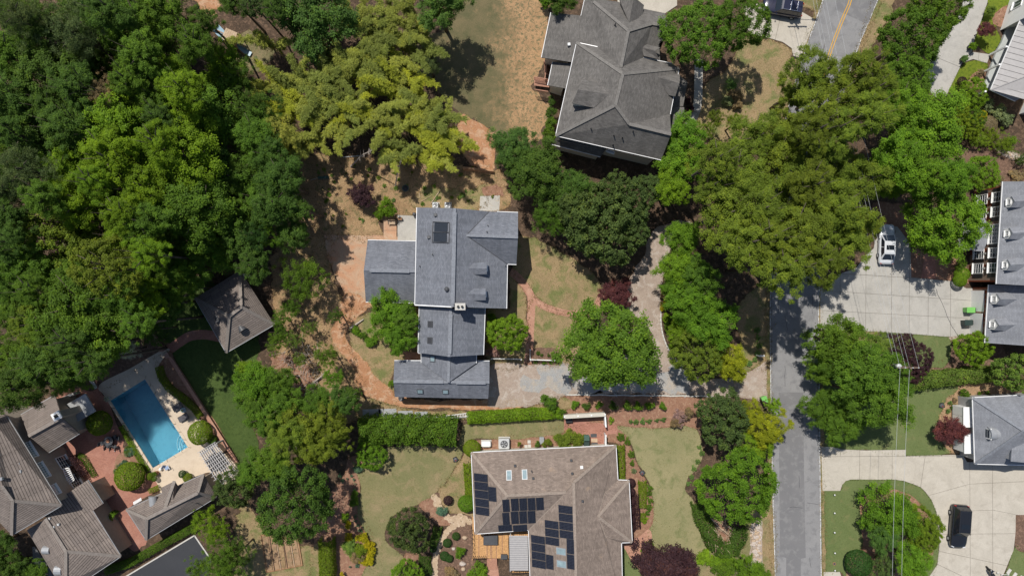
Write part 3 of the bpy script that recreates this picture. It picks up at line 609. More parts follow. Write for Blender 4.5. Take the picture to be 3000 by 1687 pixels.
def window(h, p, q, t, w, z0, z1, grid=(2, 3), frame='white', glass='glass', proud=.04, shutters=None, side=1):
    p, q = Vector((p.x, p.y, 0)), Vector((q.x, q.y, 0)); d = (q - p).normalized(); n = Vector((d.y, -d.x, 0)) * side
    c = p.lerp(q, t) + n * proud; zc = (z0 + z1) / 2; hh = z1 - z0
    fm = MB(); B = lambda a, b, wd, hg, th=.06: fm.bar(c + d * a[0] + Vector((0, 0, a[1])), c + d * b[0] + Vector((0, 0, b[1])), wd, hg, 0, n)
    fr = .08
    for sx in (-1, 1): B((sx * w / 2, z0 - fr / 2), (sx * w / 2, z1 + fr / 2), fr, .09)
    for zz in (z0, z1): B((-w / 2, zz), (w / 2, zz), fr, .09)
    o = obj('window', fm, M[frame], h)
    obj('pane', MB().bar(c + Vector((0, 0, z0)) - n * .02, c + Vector((0, 0, z1)) - n * .02, w, .02, 0, n), M[glass], o)
    g = MB()
    for i in range(1, grid[0]): g.bar(c + d * (i / grid[0] - .5) * w + Vector((0, 0, z0)), c + d * (i / grid[0] - .5) * w + Vector((0, 0, z1)), .035, .035, 0, n)
    for j in range(1, grid[1]): g.bar(c - d * w / 2 + Vector((0, 0, z0 + hh * j / grid[1])), c + d * w / 2 + Vector((0, 0, z0 + hh * j / grid[1])), .035, .035, 0, n)
    if g.v: obj('muntin', g, M[frame], o)
    obj('sill', MB().bar(c - d * (w / 2 + .08) + Vector((0, 0, z0 - .08)) + n * .06, c + d * (w / 2 + .08) + Vector((0, 0, z0 - .08)) + n * .06, .07, .2, 0, Vector((0, 0, 1)).cross(d)), M[frame], o)
    if shutters:
        for sx in (-1, 1): obj('shutter', MB().bar(c + d * sx * (w / 2 + .30) + Vector((0, 0, z0 - .05)), c + d * sx * (w / 2 + .30) + Vector((0, 0, z1 + .05)), .42, .06, 0, n), M[shutters], h)
    return o
def gdormer(h, pl, f, tip, va, vb, fa, fb, mat, wall='siding_white', win=True, over=.12, grid=(2, 2)):
    T, A, B = pl.at(f, *tip), pl.at(f, *va), pl.at(f, *vb); ze = (A.z + B.z) / 2
    A.z = B.z = ze; FA, FB = f(*fa, ze), f(*fb, ze); m = ((fa[0] + fb[0]) / 2, (fa[1] + fb[1]) / 2); FR = f(*m, T.z)
    FR = (FA + FB) / 2; FR.z = T.z
    d = thing_part(h, 'dormer')
    slab_on('dormer_roof', [T, A, FA, FR], .1, mat, d); slab_on('dormer_roof', [T, FR, FB, B], .1, mat, d)
    zb = min(pl.z(FA), pl.z(FB)) - .15
    w, r = ring_wall(d, [A, FA, FR + (FA - A).normalized() * 1e-3, FB, B], wall, over, zb, .1, 'dormer_wall')
    if win:
        a, b = r[1], r[3]; L = (Vector((b.x, b.y, 0)) - Vector((a.x, a.y, 0))).length; z0, z1 = zb + .45, ze - .12
        if z1 - z0 > .3:
            cen = (A + B) / 2; sd = 1 if Vector(((b - a).y, -(b - a).x, 0)).dot(FR - cen) > 0 else -1
            window(d, a, b, .5, L * .5, z0, z1, grid, side=sd)
    return d
def thing_part(h, name):
    o = bpy.data.objects.new(name, None); link(o, h); o.empty_display_size = .2; return o

# ------------------------------------------------------------------ the main house (blue-grey shingles)
h = thing('house', 'long blue-grey shingled house with white eaves in the middle of its dirt yard', 'house', O(1140, 700))
SB, CB = 'sh_blue', 'sh_cap_blue'
RT, RB_ = (1144, 524, 8.0), (1138, 772, 8.0)
LT, LB = (1049, 522, 5.5), (1044, 767, 5.5); XT = (1231, 532, 5.75); CT = (1173, 592, 7.15); XR = (1303, 597, 7.15); XU = (1303, 535, 5.5); XL = (1299, 665, 4.7); VR = (1276, 664, 4.7); RBR = (1274, 776, 4.7)
pW = roof(h, O, [LT, RT, RB_, LB], SB)
pE = roof(h, O, [RT, XT, CT, VR, RBR, RB_], SB)
pN = roof(h, O, [CT, XT, XU, XR], SB); pS = roof(h, O, [CT, XR, XL, VR], SB)
gT = (925, 604, 3.0), (1049, 607, 3.0), (915, 680, 5.2), (1047, 682, 5.2), (920, 759, 3.0), (1044, 762, 3.0)
pG1 = roof(h, O, [gT[0], gT[1], gT[3], gT[2]], SB); pG2 = roof(h, O, [gT[2], gT[3], gT[5], gT[4]], SB)
lR0, lR1 = (1134, 776, 6.7), (1130, 897, 6.7)
pL1 = roof(h, O, [(1055, 768, 4.7), lR0, lR1, (1052, 887, 4.7)], SB); pL2 = roof(h, O, [lR0, (1220, 774, 4.6), (1216, 892, 4.6), lR1], SB)
cR0, cR1 = (1130, 890, 4.75), (1128, 962, 4.75)
pC1 = roof(h, O, [(1059, 886, 3.5), cR0, cR1, (1060, 912, 3.5)], SB); pC2 = roof(h, O, [cR0, (1198, 893, 3.5), (1198, 913, 3.5), cR1], SB)
pA1 = roof(h, O, [(992, 907, 3.0), (1231.5, 908, 3.0), (1231, 961, 4.4), (990, 959.5, 4.4)], SB); pA2 = roof(h, O, [(990, 959.5, 4.4), (1231, 961, 4.4), (1228, 1002.5, 3.0), (993, 998, 3.0)], SB)
e = lambda a, b: (O(*a), O(*b))
caps(h, [e(RT, RB_), e(CT, XR), e((930, 680, 5.2), gT[3]), e(lR0, lR1), e(cR0, cR1), e((990, 959.5, 4.4), (1231, 961, 4.4))], CB)
for a, b in (((998, 958, 4.43), (1115, 960, 4.43)), ((1148, 961, 4.43), (1222, 962, 4.43)), ((1144, 535, 8.03), (1139, 765, 8.03)), ((1134, 790, 6.73), (1131, 890, 6.73)), ((932, 680, 5.23), (1030, 682, 5.23))):
    obj('ridge_vent', MB().bar(O(*a) + Vector((0, 0, .06)), O(*b) + Vector((0, 0, .06)), .42, .06), M[CB], h)
def valleys(h, ed, mat='dgrey'):
    for p, q in ed: obj('valley_flashing', MB().bar(p + Vector((0, 0, .012)), q + Vector((0, 0, .012)), .10, .03), M[mat], h)
valleys(h, [e(CT, VR), e(CT, XT)])
gutters(h, [e(LT, LB), e(LB, RB_), e(RBR, VR), e(VR, XL), e(XU, (1250, 533, 5.5)), e((925, 604, 3.), (1049, 607, 3.)), e(gT[4], gT[5]), e((1055, 768, 4.7), (1052, 887, 4.7)), e((1052, 887, 4.7), (1060, 888, 4.7)), e((1060, 888, 3.5), (1060, 912, 3.5)),
            e((1220, 774, 4.6), (1216, 892, 4.6)), e((1198, 893, 3.5), (1198, 913, 3.5)), e((992, 907, 3.), (1073, 907, 3.)), e((1073, 907, 3.), (1073, 914, 3.)), e((1073, 914, 3.), (1101, 914, 3.)), e((1198, 908, 3.), (1231.5, 908, 3.))])
ring_wall(h, [O(*p) for p in (LT, RT, XT, XU, XR, XL, VR, RBR, RB_, LB)], 'siding_white', .4)
ring_wall(h, [O(*p) for p in (gT[0], gT[1], gT[3], gT[5], gT[4], gT[2])], 'siding_white', .35)
ring_wall(h, [O(*p) for p in ((1055, 768, 4.7), lR0, (1220, 774, 4.6), (1216, 892, 4.6), lR1, (1052, 887, 4.7))], 'siding_white', .35)
ring_wall(h, [O(*p) for p in ((1059, 886, 3.5), (1198, 893, 3.5), (1198, 925, 3.5), (1060, 925, 3.5))], 'siding_white', .3)
_, r = ring_wall(h, [O(*p) for p in ((992, 907, 3.), (1231.5, 908, 3.), (1231, 961, 4.4), (1228, 1002.5, 3.), (993, 998, 3.), (990, 959.5, 4.4))], 'siding_white', .4)
for t in (.2, .5, .8): window(h, r[3], r[4], t, 1.0, 1.0, 2.2, side=-1)
for x, y in ((1110, 572), (1108, 597)): boxon(h, 'solar_heater', pW, O, x, y, .02 + 1.0, 1.75, .1, 'heater')
for a, b in (((1090, 558), (1132, 560)), ((1089, 584), (1131, 585)), ((1088, 609), (1130, 611)), ((1090, 558), (1088, 609)), ((1132, 560), (1130, 612))):
    obj('heater_frame', MB().bar(pW.at(O, *a) + pW.n * .1, pW.at(O, *b) + pW.n * .1, .06, .1), M['dgrey'], h)
for pl, x, y in ((pW, 1096, 541), (pW, 1079, 597)): vent(h, pl, O, x, y, .34)
for pl, x, y in ((pW, 1088, 640), (pW, 1056, 669), (pN, 1227, 567), (pN, 1225, 583), (pE, 1271, 668), (pA1, 1111, 945)): pipe(h, pl, O, x, y)
obj('turbine_vent', MB().lathe(pW.at(O, 1124, 727) + Vector((0, 0, -.05)), [(.22, 0), (.2, .15), (.26, .25), (.26, .4), (.1, .52)], 14), M['dgrey'], h)
gdormer(h, pE, O, (1178, 675), (1193, 660), (1194, 691), (1225, 660), (1225, 690), SB); gdormer(h, pE, O, (1176, 739), (1191, 726), (1192, 756), (1222, 725), (1222, 755), SB)
p = O(1158, 771, 8.6)
obj('chimney', MB().box((p.x, p.y, 6.9), (1.0, .62, 3.6)), M['wall_brick'], h); cp = obj('chimney_cap', MB().box((p.x, p.y, 8.76), (1.14, .76, .14)), M['cap'], h)
for k in (-.22, .22): obj('flue', MB().cyl((p.x + k, p.y, 8.8), .15, .13, .3, 12).cyl((p.x + k, p.y, 9.1), .1, .1, .012, 12, 1), [M['dgrey'], M['soot']], cp)
for pl, x, y, fr, gl in ((pL1, 1083, 815, 'dgrey', 'asphalt3'), (pL1, 1082, 856, 'dgrey', 'asphalt3'), (pC1, 1089, 902, 'dgrey', 'paleglass'), (pA2, 1057, 983, 'dgrey', 'paleglass'), (pA2, 1121, 984, 'dgrey', 'paleglass')): skylight(h, pl, O, x, y, .72 if pl is not pL1 else .72, .66, fr, gl)
obj('porch_step', MB().box(O(1006, 884) + Vector((0, 0, .15)), (2.2, .5, .3)), M['redwood'], h)
for k in range(12): obj('deck_plank', MB().box(O(1022 + k * 3.1, 897) + Vector((0, 0, .45)), (.135, 1.25, .05)), M['redwood'], h)

# ------------------------------------------------------------------ the grey hip-roofed house at the top
t20 = tl(2, 0); f = t20
h = thing('house', 'grey shingled house with hips, gables and dormers above the evergreen belt', 'house', t20(1000, 800))
SG, CG = 'sh_grey', 'sh_cap_grey'
A, Bc, Cc, D = (650, 430, 6.2), (440, 1365, 6.2), (1115, 745, 9.6), (1040, 1060, 9.6)
G1, G2, E = (1180, 1250, 8.8), (1600, 1352, 8.8), (1500, 1609, 6.2)
Hh, R1, Kk, Ll, Mm = (1680, 690, 6.2), (1590, 1150, 6.2), (1095, 680, 9.0), (1320, 582, 6.6), (1170, 312, 9.0)
q1, q2, q3 = (1410, 240, 7.0), (1570, 265, 7.0), (860, 475, 6.8)
pl_w = roof(h, f, [A, Bc, D, Cc], SG); pl_s = roof(h, f, [Bc, E, G2, G1, D], SG); pl_e = roof(h, f, [Cc, D, G1, R1, Hh], SG); roof(h, f, [G1, G2, R1], SG)
roof(h, f, [Kk, Ll, (1610, 640, 6.), Hh, Cc], SG); roof(h, f, [A, q3, Kk, Cc], SG)
pl_uw = roof(h, f, [(735, -20, 5.75), (695, 160, 5.4), (650, 440, 5.4), q3, Kk, Mm, (820, 20, 6.4)], SG); pl_ul = roof(h, f, [(695, 160, 5.4), (392, 128, 4.0), (297, 580, 4.0), (600, 628, 5.1), (650, 440, 5.4)], SG)
pl_un = roof(h, f, [(735, -30, 5.7), (1065, 22, 5.7), (1330, 92, 5.7), (1540, 138, 5.7), q2, q1, Mm, (820, 20, 6.4)], SG)
roof(h, f, [Mm, q1, (1480, 440, 6.0), (1490, 605, 5.9), Ll, Kk], SG); roof(h, f, [q1, q2, (1590, 350, 6.2), (1480, 440, 6.0)], SG)
pl_p = roof(h, f, [(410, 622, 3.5), (592, 642, 4.4), (540, 892, 4.4), (360, 860, 3.5)], SG)
g = lambda a, b: (f(*a), f(*b))
caps(h, [g(A, Cc), g(Cc, D), g(D, Bc), g(D, G1), g(G1, G2), g(Cc, Hh), g(Mm, Kk), g(Mm, q1), g(q1, q2), g((820, 20, 6.4), Mm)], CG, .34)
gutters(h, [g(A, Bc), g(A, q3), g((392, 128, 4.0), (297, 580, 4.0)), g((735, -20, 5.75), (695, 160, 5.4)), g(Bc, E), g(Hh, R1), g(Ll, (1610, 640, 6.)), g((410, 622, 3.5), (360, 860, 3.5))], .12)
ring_wall(h, [f(*p) for p in (A, q3, Ll, (1610, 640, 6.), Hh, R1, G2, E, Bc)], 'siding_cream', .45)
ring_wall(h, [f(*p) for p in ((735, -20, 5.6), (1065, 22, 5.6), (1540, 138, 5.6), (1590, 350, 5.8), (1490, 605, 5.8), (900, 560, 5.6), (650, 440, 5.3), (600, 628, 5.1), (297, 580, 4.0), (392, 128, 4.0), (695, 160, 5.3))], 'siding_cream', .4)
ring_wall(h, [f(*p) for p in ((410, 622, 3.5), (592, 642, 4.4), (540, 892, 4.4), (360, 860, 3.5))], 'siding_cream', .3)
_s = roof(h, f, [(400, 1452, 3.6), (450, 1375, 4.6), (960, 1480, 4.6), (890, 1578, 3.6)], SG); gutters(h, [g((400, 1452, 3.6), (890, 1578, 3.6))], .12)
ring_wall(h, [f(*p) for p in ((400, 1452, 3.6), (450, 1375, 4.6), (960, 1480, 4.6), (890, 1578, 3.6))], 'siding_cream', .3)
a, b = f(940, 1510, 5.5), f(1480, 1640, 5.5); window(h, f(900, 1440, 5.5) , b, .2, .9, 3.9, 4.6, (1, 1), side=1, proud=.25)
for P4 in ([(1690, 762, 3.4), (1765, 830, 3.2), (1722, 1070, 3.2), (1600, 1078, 3.5)], [(1600, 1075, 3.6), (1730, 1080, 3.4), (1740, 1192, 3.9), (1600, 1165, 4.0)], [(1600, 1168, 4.0), (1738, 1196, 3.9), (1650, 1312, 3.3), (1598, 1302, 3.4)]):
    roof(h, f, P4, SG, .14, 'porch_roof')
for x, y in ((1758, 838), (1716, 1062), (1725, 1190), (1642, 1300)): obj('porch_post', MB().box(f(x, y, 3.1) + Vector((-.3, 0, -1.55)), (.16, .16, 3.0)), M['white'], h)
vent(h, pl_ul, f, 572, 455, .34, 'lgrey', .3)
for pl, x, y in ((pl_uw, 1035, 255), (pl_s, 792, 1300), (pl_s, 1022, 1368), (pl_s, 1108, 1390), (pl_s, 1215, 1325), (pl_s, 1015, 1460)): pipe(h, pl, f, x, y, .06, .6, 'black')
gdormer(h, pl_w, f, (985, 950), (905, 840), (822, 1088), (715, 800), (602, 1040), SG, 'siding_cream', True, .15); gdormer(h, pl_e, f, (1455, 775), (1580, 745), (1575, 962), (1690, 750), (1642, 972), SG, 'siding_cream', True, .15)
gdormer(h, pl_un, f, (1178, 232), (1085, 60), (1310, 190), (1080, -10), (1328, 55), SG, 'siding_cream', False, .15)
p = f(1400, 500, 7.6); slab_on('dormer_roof', [f(1305, 482, 7.1), f(1355, 447, 7.0), f(1492, 480, 7.0), f(1440, 515, 7.3)], .1, SG, h); slab_on('dormer_roof', [f(1305, 482, 7.1), f(1440, 515, 7.3), f(1480, 600, 6.8), f(1325, 565, 6.9)], .1, SG, h)
# rear deck with steps and balusters
dk = thing('deck', 'red-brown wooden deck and stair with balusters behind the grey house', 'deck', f(290, 850))
for k in range(13): obj('deck_plank', MB().box(f(225 + k * 11.5, 838 + k * 1.5) + Vector((0, 0, .75 - .0 * k)), (.125, 1.05, .05), .05), M['redwood'], dk)
for k in range(22): obj('deck_plank', MB().bar(f(322 + 3.0 * (k % 2), 640 + k * 6) + Vector((0, 0, .9)), f(385, 645 + k * 6) + Vector((0, 0, .9)), .13, .05), M['redwood'], dk)
for y0 in (775, 900):
    obj('handrail', MB().bar(f(228, y0, 1.75), f(365 - (y0 == 775) * 20, y0 + 22, 1.75), .09, .06), M['redwood'], dk)
    for k in range(11):
        p = f(228 + k * 13, y0 + k * 2.1, 1.7); obj('baluster', MB().box((p.x, p.y, 1.2), (.05, .05, 1.0)), M['redwood'], dk)
for k in range(9):
    p = f(345 - k * 1.5, 660 + k * 15, 1.7); obj('baluster', MB().box((p.x, p.y, 1.3), (.05, .05, .9)), M['redwood'], dk)
obj('handrail', MB().bar(f(347, 650, 1.75), f(330, 790, 1.75), .09, .06), M['redwood'], dk)
for x, y in ((232, 845), (362, 860), (322, 640)): obj('deck_post', MB().box(f(x, y) + Vector((0, 0, .45)), (.14, .14, .9)), M['redwood'], dk)

# ------------------------------------------------------------------ the brown house with solar panels
h = thing('house', 'brown shingled house with solar panels and a wooden deck', 'house', O(1400, 1280))
SN, CN = 'sh_brown', 'sh_cap_brown'; ez = 3.3
a0, a1, a2, a3, a4, a5 = (1186, 1138, ez), (1549, 1120, ez), (1554, 1207, ez), (1582, 1208, ez), (1590, 1363, ez), (1563, 1364, ez)
b0, b1, b2, b3 = (1566, 1520, ez), (1336, 1520, ez), (1330, 1332, ez), (1195, 1342, ez)
ap, rj, tp, bb = (1276, 1246, 5.6), (1424, 1238, 5.6), (1443, 1213, 6.0), (1450, 1520, 6.0); tq = (1443, 1213, 4.95)
pT = roof(h, O, [a0, a1, tq, rj, ap], SN); slab_on('gablet', [O(*rj), O(*tq), O(*tp)], .02, 'white', h, None, False); slab_on('gablet', [O(*a1), O(*tp), O(*tq)], .02, SN, h); pLh = roof(h, O, [a0, ap, b3], SN); pLo = roof(h, O, [b3, ap, rj, b2], SN)
pBL = roof(h, O, [rj, tp, bb, b1, b2], SN); pBR = roof(h, O, [tp, a1, a2, (1520, 1240, 4.1), (1504, 1299, 4.75), (1525, 1352, 4.1), a5, b0, bb], SN)
hx = (1504, 1299, 4.75)
roof(h, O, [a2, a3, hx, (1520, 1240, 4.1)], SN); roof(h, O, [a3, a4, hx], SN); roof(h, O, [a4, a5, (1525, 1352, 4.1), hx], SN)
caps(h, [e(a0, ap), e(b3, ap), e(ap, rj), e(tp, a1), e(tp, bb), e(a3, hx), e(a4, hx)], CN, .34)
gutters(h, [e(a0, a1), e(a1, a2), e(a2, a3), e(a3, a4), e(a4, a5), e(a5, b0), e(b1, b2), e(b2, b3), e(b3, a0)], .14)
ring_wall(h, [O(*p) for p in (a0, a1, a2, a3, a4, a5, b0, b1, b2, b3)], 'siding_cream', .5)
valleys(h, [e(rj, b2), e(hx, (1520, 1240, 4.1)), e(hx, (1525, 1352, 4.1))], 'sh_cap_brown')
def panel(pl, f, x0, y0, x1, y1, long_u):
    q = [pl.at(f, x0, y0), pl.at(f, x1, y0), pl.at(f, x1, y1), pl.at(f, x0, y1)]; c = sum(q, Vector()) / 4
    du, dv = (1.68, 1.02) if long_u else (1.02, 1.68)
    ax = pl.u if abs(pl.u.x) > abs(pl.v.x) else pl.v; ay = pl.v if ax is pl.u else pl.u
    wx = abs((q[1] - q[0]).dot(ax)) - .035; wy = abs((q[3] - q[0]).dot(ay)) - .035
    qq = [c + ax * i * wx / 2 + ay * j * wy / 2 + pl.n * .13 for i, j in ((-1, -1), (1, -1), (1, 1), (-1, 1))]
    o = slab_on('solar_panel', [p - pl.n * .005 for p in qq], .05, 'dgrey', h, pl, False, False)
    q2 = [c + ax * i * (wx / 2 - .02) + ay * j * (wy / 2 - .02) + pl.n * .132 for i, j in ((-1, -1), (1, -1), (1, 1), (-1, 1))]
    s = slab_on('cell_sheet', q2, .012, 'solar', o, pl, True, False)
t23 = tl(2, 3)
for k in range(5): panel(pLh, t13, 2197 + k * 4, 416 + k * 84, 2335 + k * 4, 496 + k * 84, True)
panel(pLh, t13, 2343, 548, 2422, 695, False)
for r_, n_, x0, y0 in ((0, 4, -12, 660), (1, 3, -12, 790)):
    for k in range(n_ + 0): panel(pLo, t23, x0 + k * 84, y0 - k * 3, x0 + 80 + k * 84, y0 + 125 - k * 3, False)
for k in range(2): panel(pLo, t13, 2478 + k * 0, 670 + k * 132, 2550, 795 + k * 132, False)
for x0, x1 in ((-140, 0), (8, 152)): panel(pLo, t23, x0, 925, x1, 992, True)
for k in range(4): panel(pBL, t23, 470 + k * 4, 735 + k * 84, 612 + k * 4, 815 + k * 84, True)
for k in range(3): panel(pBL, t23, 333 + k * 3, 887 + k * 84, 472 + k * 3, 966 + k * 84, True)
for k in range(4): panel(pBL, t23, 195 + k * 3, 1038 + k * 82, 335 + k * 3, 1117 + k * 82, True)
panel(pBL, t23, 345, 1230, 422, 1375, False); panel(pBL, t23, 552, 1072, 630, 1222, False); panel(pBL, t23, 556, 1226, 634, 1375, False)
for pl, ff, x, y in ((pT, t23, 127, 428), (pT, t13, 2545, 436)): skylight(h, pl, ff, x, y, .62, 1.15, 'grey')
for x, y in ((497, 1196), (502, 1323)): skylight(h, pBL, t23, x, y, .8, 1.2, 'grey')
for pl, x, y in ((pT, 30, 335), (pT, 213, 462), (pT, 595, 282), (pT, 605, 414), (pBR, 708, 690)): vent(h, pl, t23, x, y, .26)
for pl, x, y in ((pT, 198, 392),): pipe(h, pl, t23, x, y)
vent(h, pT, t23, 700, 352, .36, 'white', .2)
# corrugated patio roof beside the brown house: one sheet per rib
pr = thing('patio_roof', 'pale ribbed metal patio roof beside the wooden deck', 'patio roof', O(1308, 1395))
for k in range(19):
    y0 = 1040 + k * 18.6; q = [t23(-28 + .3 * k, y0, 2.85), t23(158 + .4 * k, y0, 3.05), t23(158 + .4 * k, y0 + 18.6, 3.05), t23(-28 + .3 * k, y0 + 18.6, 2.85)]
    m0 = [(q[0] + q[3]) / 2, (q[1] + q[2]) / 2]
    obj('roof_panel', MB().add([q[0], q[1], m0[1] + Vector((0, 0, .018)), m0[0] + Vector((0, 0, .018)), q[2], q[3]], [(0, 1, 2, 3), (3, 2, 4, 5)]), M['metalroof'], pr, fix=True)
for x, y in ((-20, 1050), (-18, 1380)): obj('post', MB().box(t23(x, y, 2.8) + Vector((.05, 0, -1.4)), (.1, .1, 2.75)), M['white'], pr)
obj('beam', MB().bar(t23(-22, 1040, 2.75), t23(-18, 1395, 2.75), .1, .15), M['white'], pr)
# wooden deck, plank by plank
dk = thing('deck', 'honey-coloured plank deck at the inner corner of the brown house', 'deck', O(1240, 1390))
zr = P(1380, 1500); ZX = lambda x, y, z=0.: P(1380 + x / 7.75, 1500 + y / 7.75, z)
M['deckwood2'] = plain('brown_deck_wood', (.36, .20, .105), .65, .3, 0, .3, 6)
for k in range(31):
    x = 30 + k * 26.6; y0 = 100 if x < 110 else 430; y1 = 1040
    obj('deck_plank', MB().bar(ZX(x + 13, y0, .6), ZX(x + 15, y1, .6), .135, .05), M['deckwood2' if k in (5, 12, 15, 16, 20, 25) else 'deckwood'], dk)
for k in range(9): obj('deck_plank', MB().bar(ZX(870 + k * 50, 430, .6), ZX(870 + k * 50, 560, .6), .3, .05), M['deckwood'], dk)
for k in range(9): obj('deck_plank', MB().bar(ZX(960 + k * 42, 1290, .6), ZX(960 + k * 42, 1370, .6), .28, .05), M['deckwood'], dk)
for x0, y0, x1, y1 in ((45, 1055, 320, 1040), (850, 640, 870, 1350), (30, 450, 45, 1050), (870, 1390, 1320, 1370)):
    obj('railing', MB().bar(ZX(x0, y0, 1.5), ZX(x1, y1, 1.5), .05, .05), M['black'], dk)
    for k in range(7):
        p = ZX(x0 + (x1 - x0) * k / 6, y0 + (y1 - y0) * k / 6, 1.5); obj('baluster', MB().box((p.x, p.y, 1.05), (.035, .035, .9)), M['black'], dk)
for x, y in ((40, 120), (40, 1030), (840, 1030), (840, 450), (440, 1030)): obj('deck_post', MB().box(ZX(x, y) + Vector((0, 0, .28)), (.12, .12, .56)), M['deckwood'], dk)
for k in range(6): obj('stair_tread', MB().bar(ZX(360, 1075 + k * 38, .5 - .07 * k), ZX(590, 1070 + k * 38, .5 - .07 * k), .28, .05), M['redwood'], dk)
structure('path', MB().sheet([ZX(*p) for p in ((365, 1060), (590, 1060), (620, 1300), (640, 1500), (370, 1500))], .036), M['brickpath'])

# ------------------------------------------------------------------ brick house with dormers, right
h = thing('house', 'red brick house with slate-grey roof, black shutters and white dormers', 'house', O(2520, 600))
SS = 'sh_slate'
pU = roof(h, O, [(2523, 457, 5.4), (2507, 714, 5.4), (2690, 724, 9.2), (2700, 455, 9.2)], SS)
roof(h, O, [(2700, 455, 9.2), (2690, 724, 9.2), (2880, 730, 5.4), (2890, 455, 5.4)], SS)
pD = roof(h, O, [(2488, 716, 3.3), (2478, 862, 3.3), (2620, 872, 6.6), (2625, 720, 6.6)], SS); roof(h, O, [(2625, 720, 6.6), (2620, 872, 6.6), (2760, 880, 3.3), (2765, 720, 3.3)], SS)
gutters(h, [e((2523, 457, 5.4), (2507, 714, 5.4)), e((2488, 716, 3.3), (2478, 862, 3.3))], .14)
_, rU = ring_wall(h, [O(*p) for p in ((2523, 457, 5.4), (2700, 455, 9.2), (2890, 455, 5.4), (2880, 730, 5.4), (2690, 724, 9.2), (2507, 714, 5.4))], 'wall_brick', .35)
_, rD = ring_wall(h, [O(*p) for p in ((2488, 716, 3.3), (2625, 720, 6.6), (2765, 720, 3.3), (2760, 880, 3.3), (2620, 872, 6.6), (2478, 862, 3.3))], 'wall_brick', .3)
a, b = rU[0], rU[5]
for t in (.11, .265, .70, .86):
    window(h, a, b, t, 1.15, .9, 2.5, (2, 4), shutters='black', side=1); window(h, a, b, t, 1.1, 3.5, 4.9, (2, 3), shutters='black', side=1)
    c = a.lerp(b, t); obj('keystone', MB().box((c.x - .06, c.y, 2.78), (.08, .22, .3)), M['cap'], h)
window(h, a, b, .5, 2.2, 3.3, 4.9, (5, 4), side=1)
# curved bay porch in front of the door
bp = [t31(2065, 1075, 3.0), t31(2160, 1080, 3.2), t31(2200, 1000, 3.3), t31(2222, 900, 3.35), t31(2210, 800, 3.3), t31(2180, 750, 3.2), t31(2085, 755, 3.0)]
slab_on('bay_roof', bp + [t31(2050, 900, 3.0)], .15, 'sh_slate', h); ring_wall(h, bp + [t31(2050, 900, 3.0)], 'siding_white', .25)
for y0 in (515, 833, 1150):
    x0 = 2450 - (y0 - 515) * .063
    gdormer(h, pU, t31, (x0 + 205, y0 + 55), (x0 + 110, y0 - 10), (x0 + 105, y0 + 128), (x0, y0 + 10), (x0 - 5, y0 + 122), SS, 'white', True, .06, (3, 3))
for y0 in (50, 308):
    x0 = 2300 - (y0 - 50) * .06
    gdormer(h, pD, t32, (x0 + 215, y0 + 60), (x0 + 110, y0 - 12), (x0 + 100, y0 + 125), (x0 + 2, y0 + 5), (x0 - 4, y0 + 115), SS, 'white', True, .06, (3, 3))
a, b = rD[0], rD[5]
for t in (.28, .72): 
    c = a.lerp(b, t); obj('garage_door', MB().box((c.x - .04, c.y, 1.15), (.08, 2.7, 2.3)), M['white'], h)
# ------------------------------------------------------------------ grey house, lower right
h = thing('house', 'slate-grey hip-roofed house with white bays beside the red maple', 'house', O(2540, 1080))
c0, c1, c2, c3 = (2447, 1000, 3.2), (2453, 1166, 3.2), (2750, 1172, 3.2), (2745, 985, 3.2); k0, k1 = (2575, 1083, 6.6), (2650, 1083, 6.6)
pH = roof(h, O, [c0, k0, c1], SS); pHn = roof(h, O, [c0, c3, k1, k0], SS); pHs = roof(h, O, [c1, k0, k1, c2], SS); roof(h, O, [c3, c2, k1], SS)
caps(h, [e(c0, k0), e(c1, k0), e(k0, k1)], CB, .3); gutters(h, [e(c0, c1), e(c0, (2560, 994, 3.2)), e(c1, (2580, 1169, 3.2))], .14)
_, r = ring_wall(h, [O(*p) for p in (c0, c3, c2, c1)], 'siding_grey', .3)
a, b = r[0], r[3]
for t in (.30, .735):
    c = a.lerp(b, t)
    for k in (-1, 1): obj('bay_panel', MB().box((c.x - .45, c.y + k * .56, 1.3), (.9, 1.08, 2.0), 0, 0, .02), M['white'], h)
    obj('bay_roof', MB().box((c.x - .45, c.y, 2.36), (1.0, 2.4, .1)), M['white'], h)
# barrel dormer
c = pH.at(O, 2478, 1088); mb = MB(); rings = []
for xx in (0.0, 3.3):
    rings.append([Vector((c.x + xx, c.y + .75 * math.cos(t), c.z + .35 + .75 * math.sin(t))) for t in [math.pi * i / 12 for i in range(13)]])
mb.rings(rings, False, False, 0, False); obj('barrel_dormer_roof', mb, M['grey'], h, True)
dm = obj('dormer_front', MB().box((c.x + .12, c.y, c.z + .2), (.12, 1.3, 1.3)), M['white'], h); obj('pane', MB().box((c.x + .04, c.y, c.z + .25), (.05, .9, .85)), M['glass'], dm)
gdormer(h, pHs, O, (2580, 1112), (2545, 1128), (2600, 1128), (2543, 1160), (2605, 1160), SS, 'siding_grey', False)
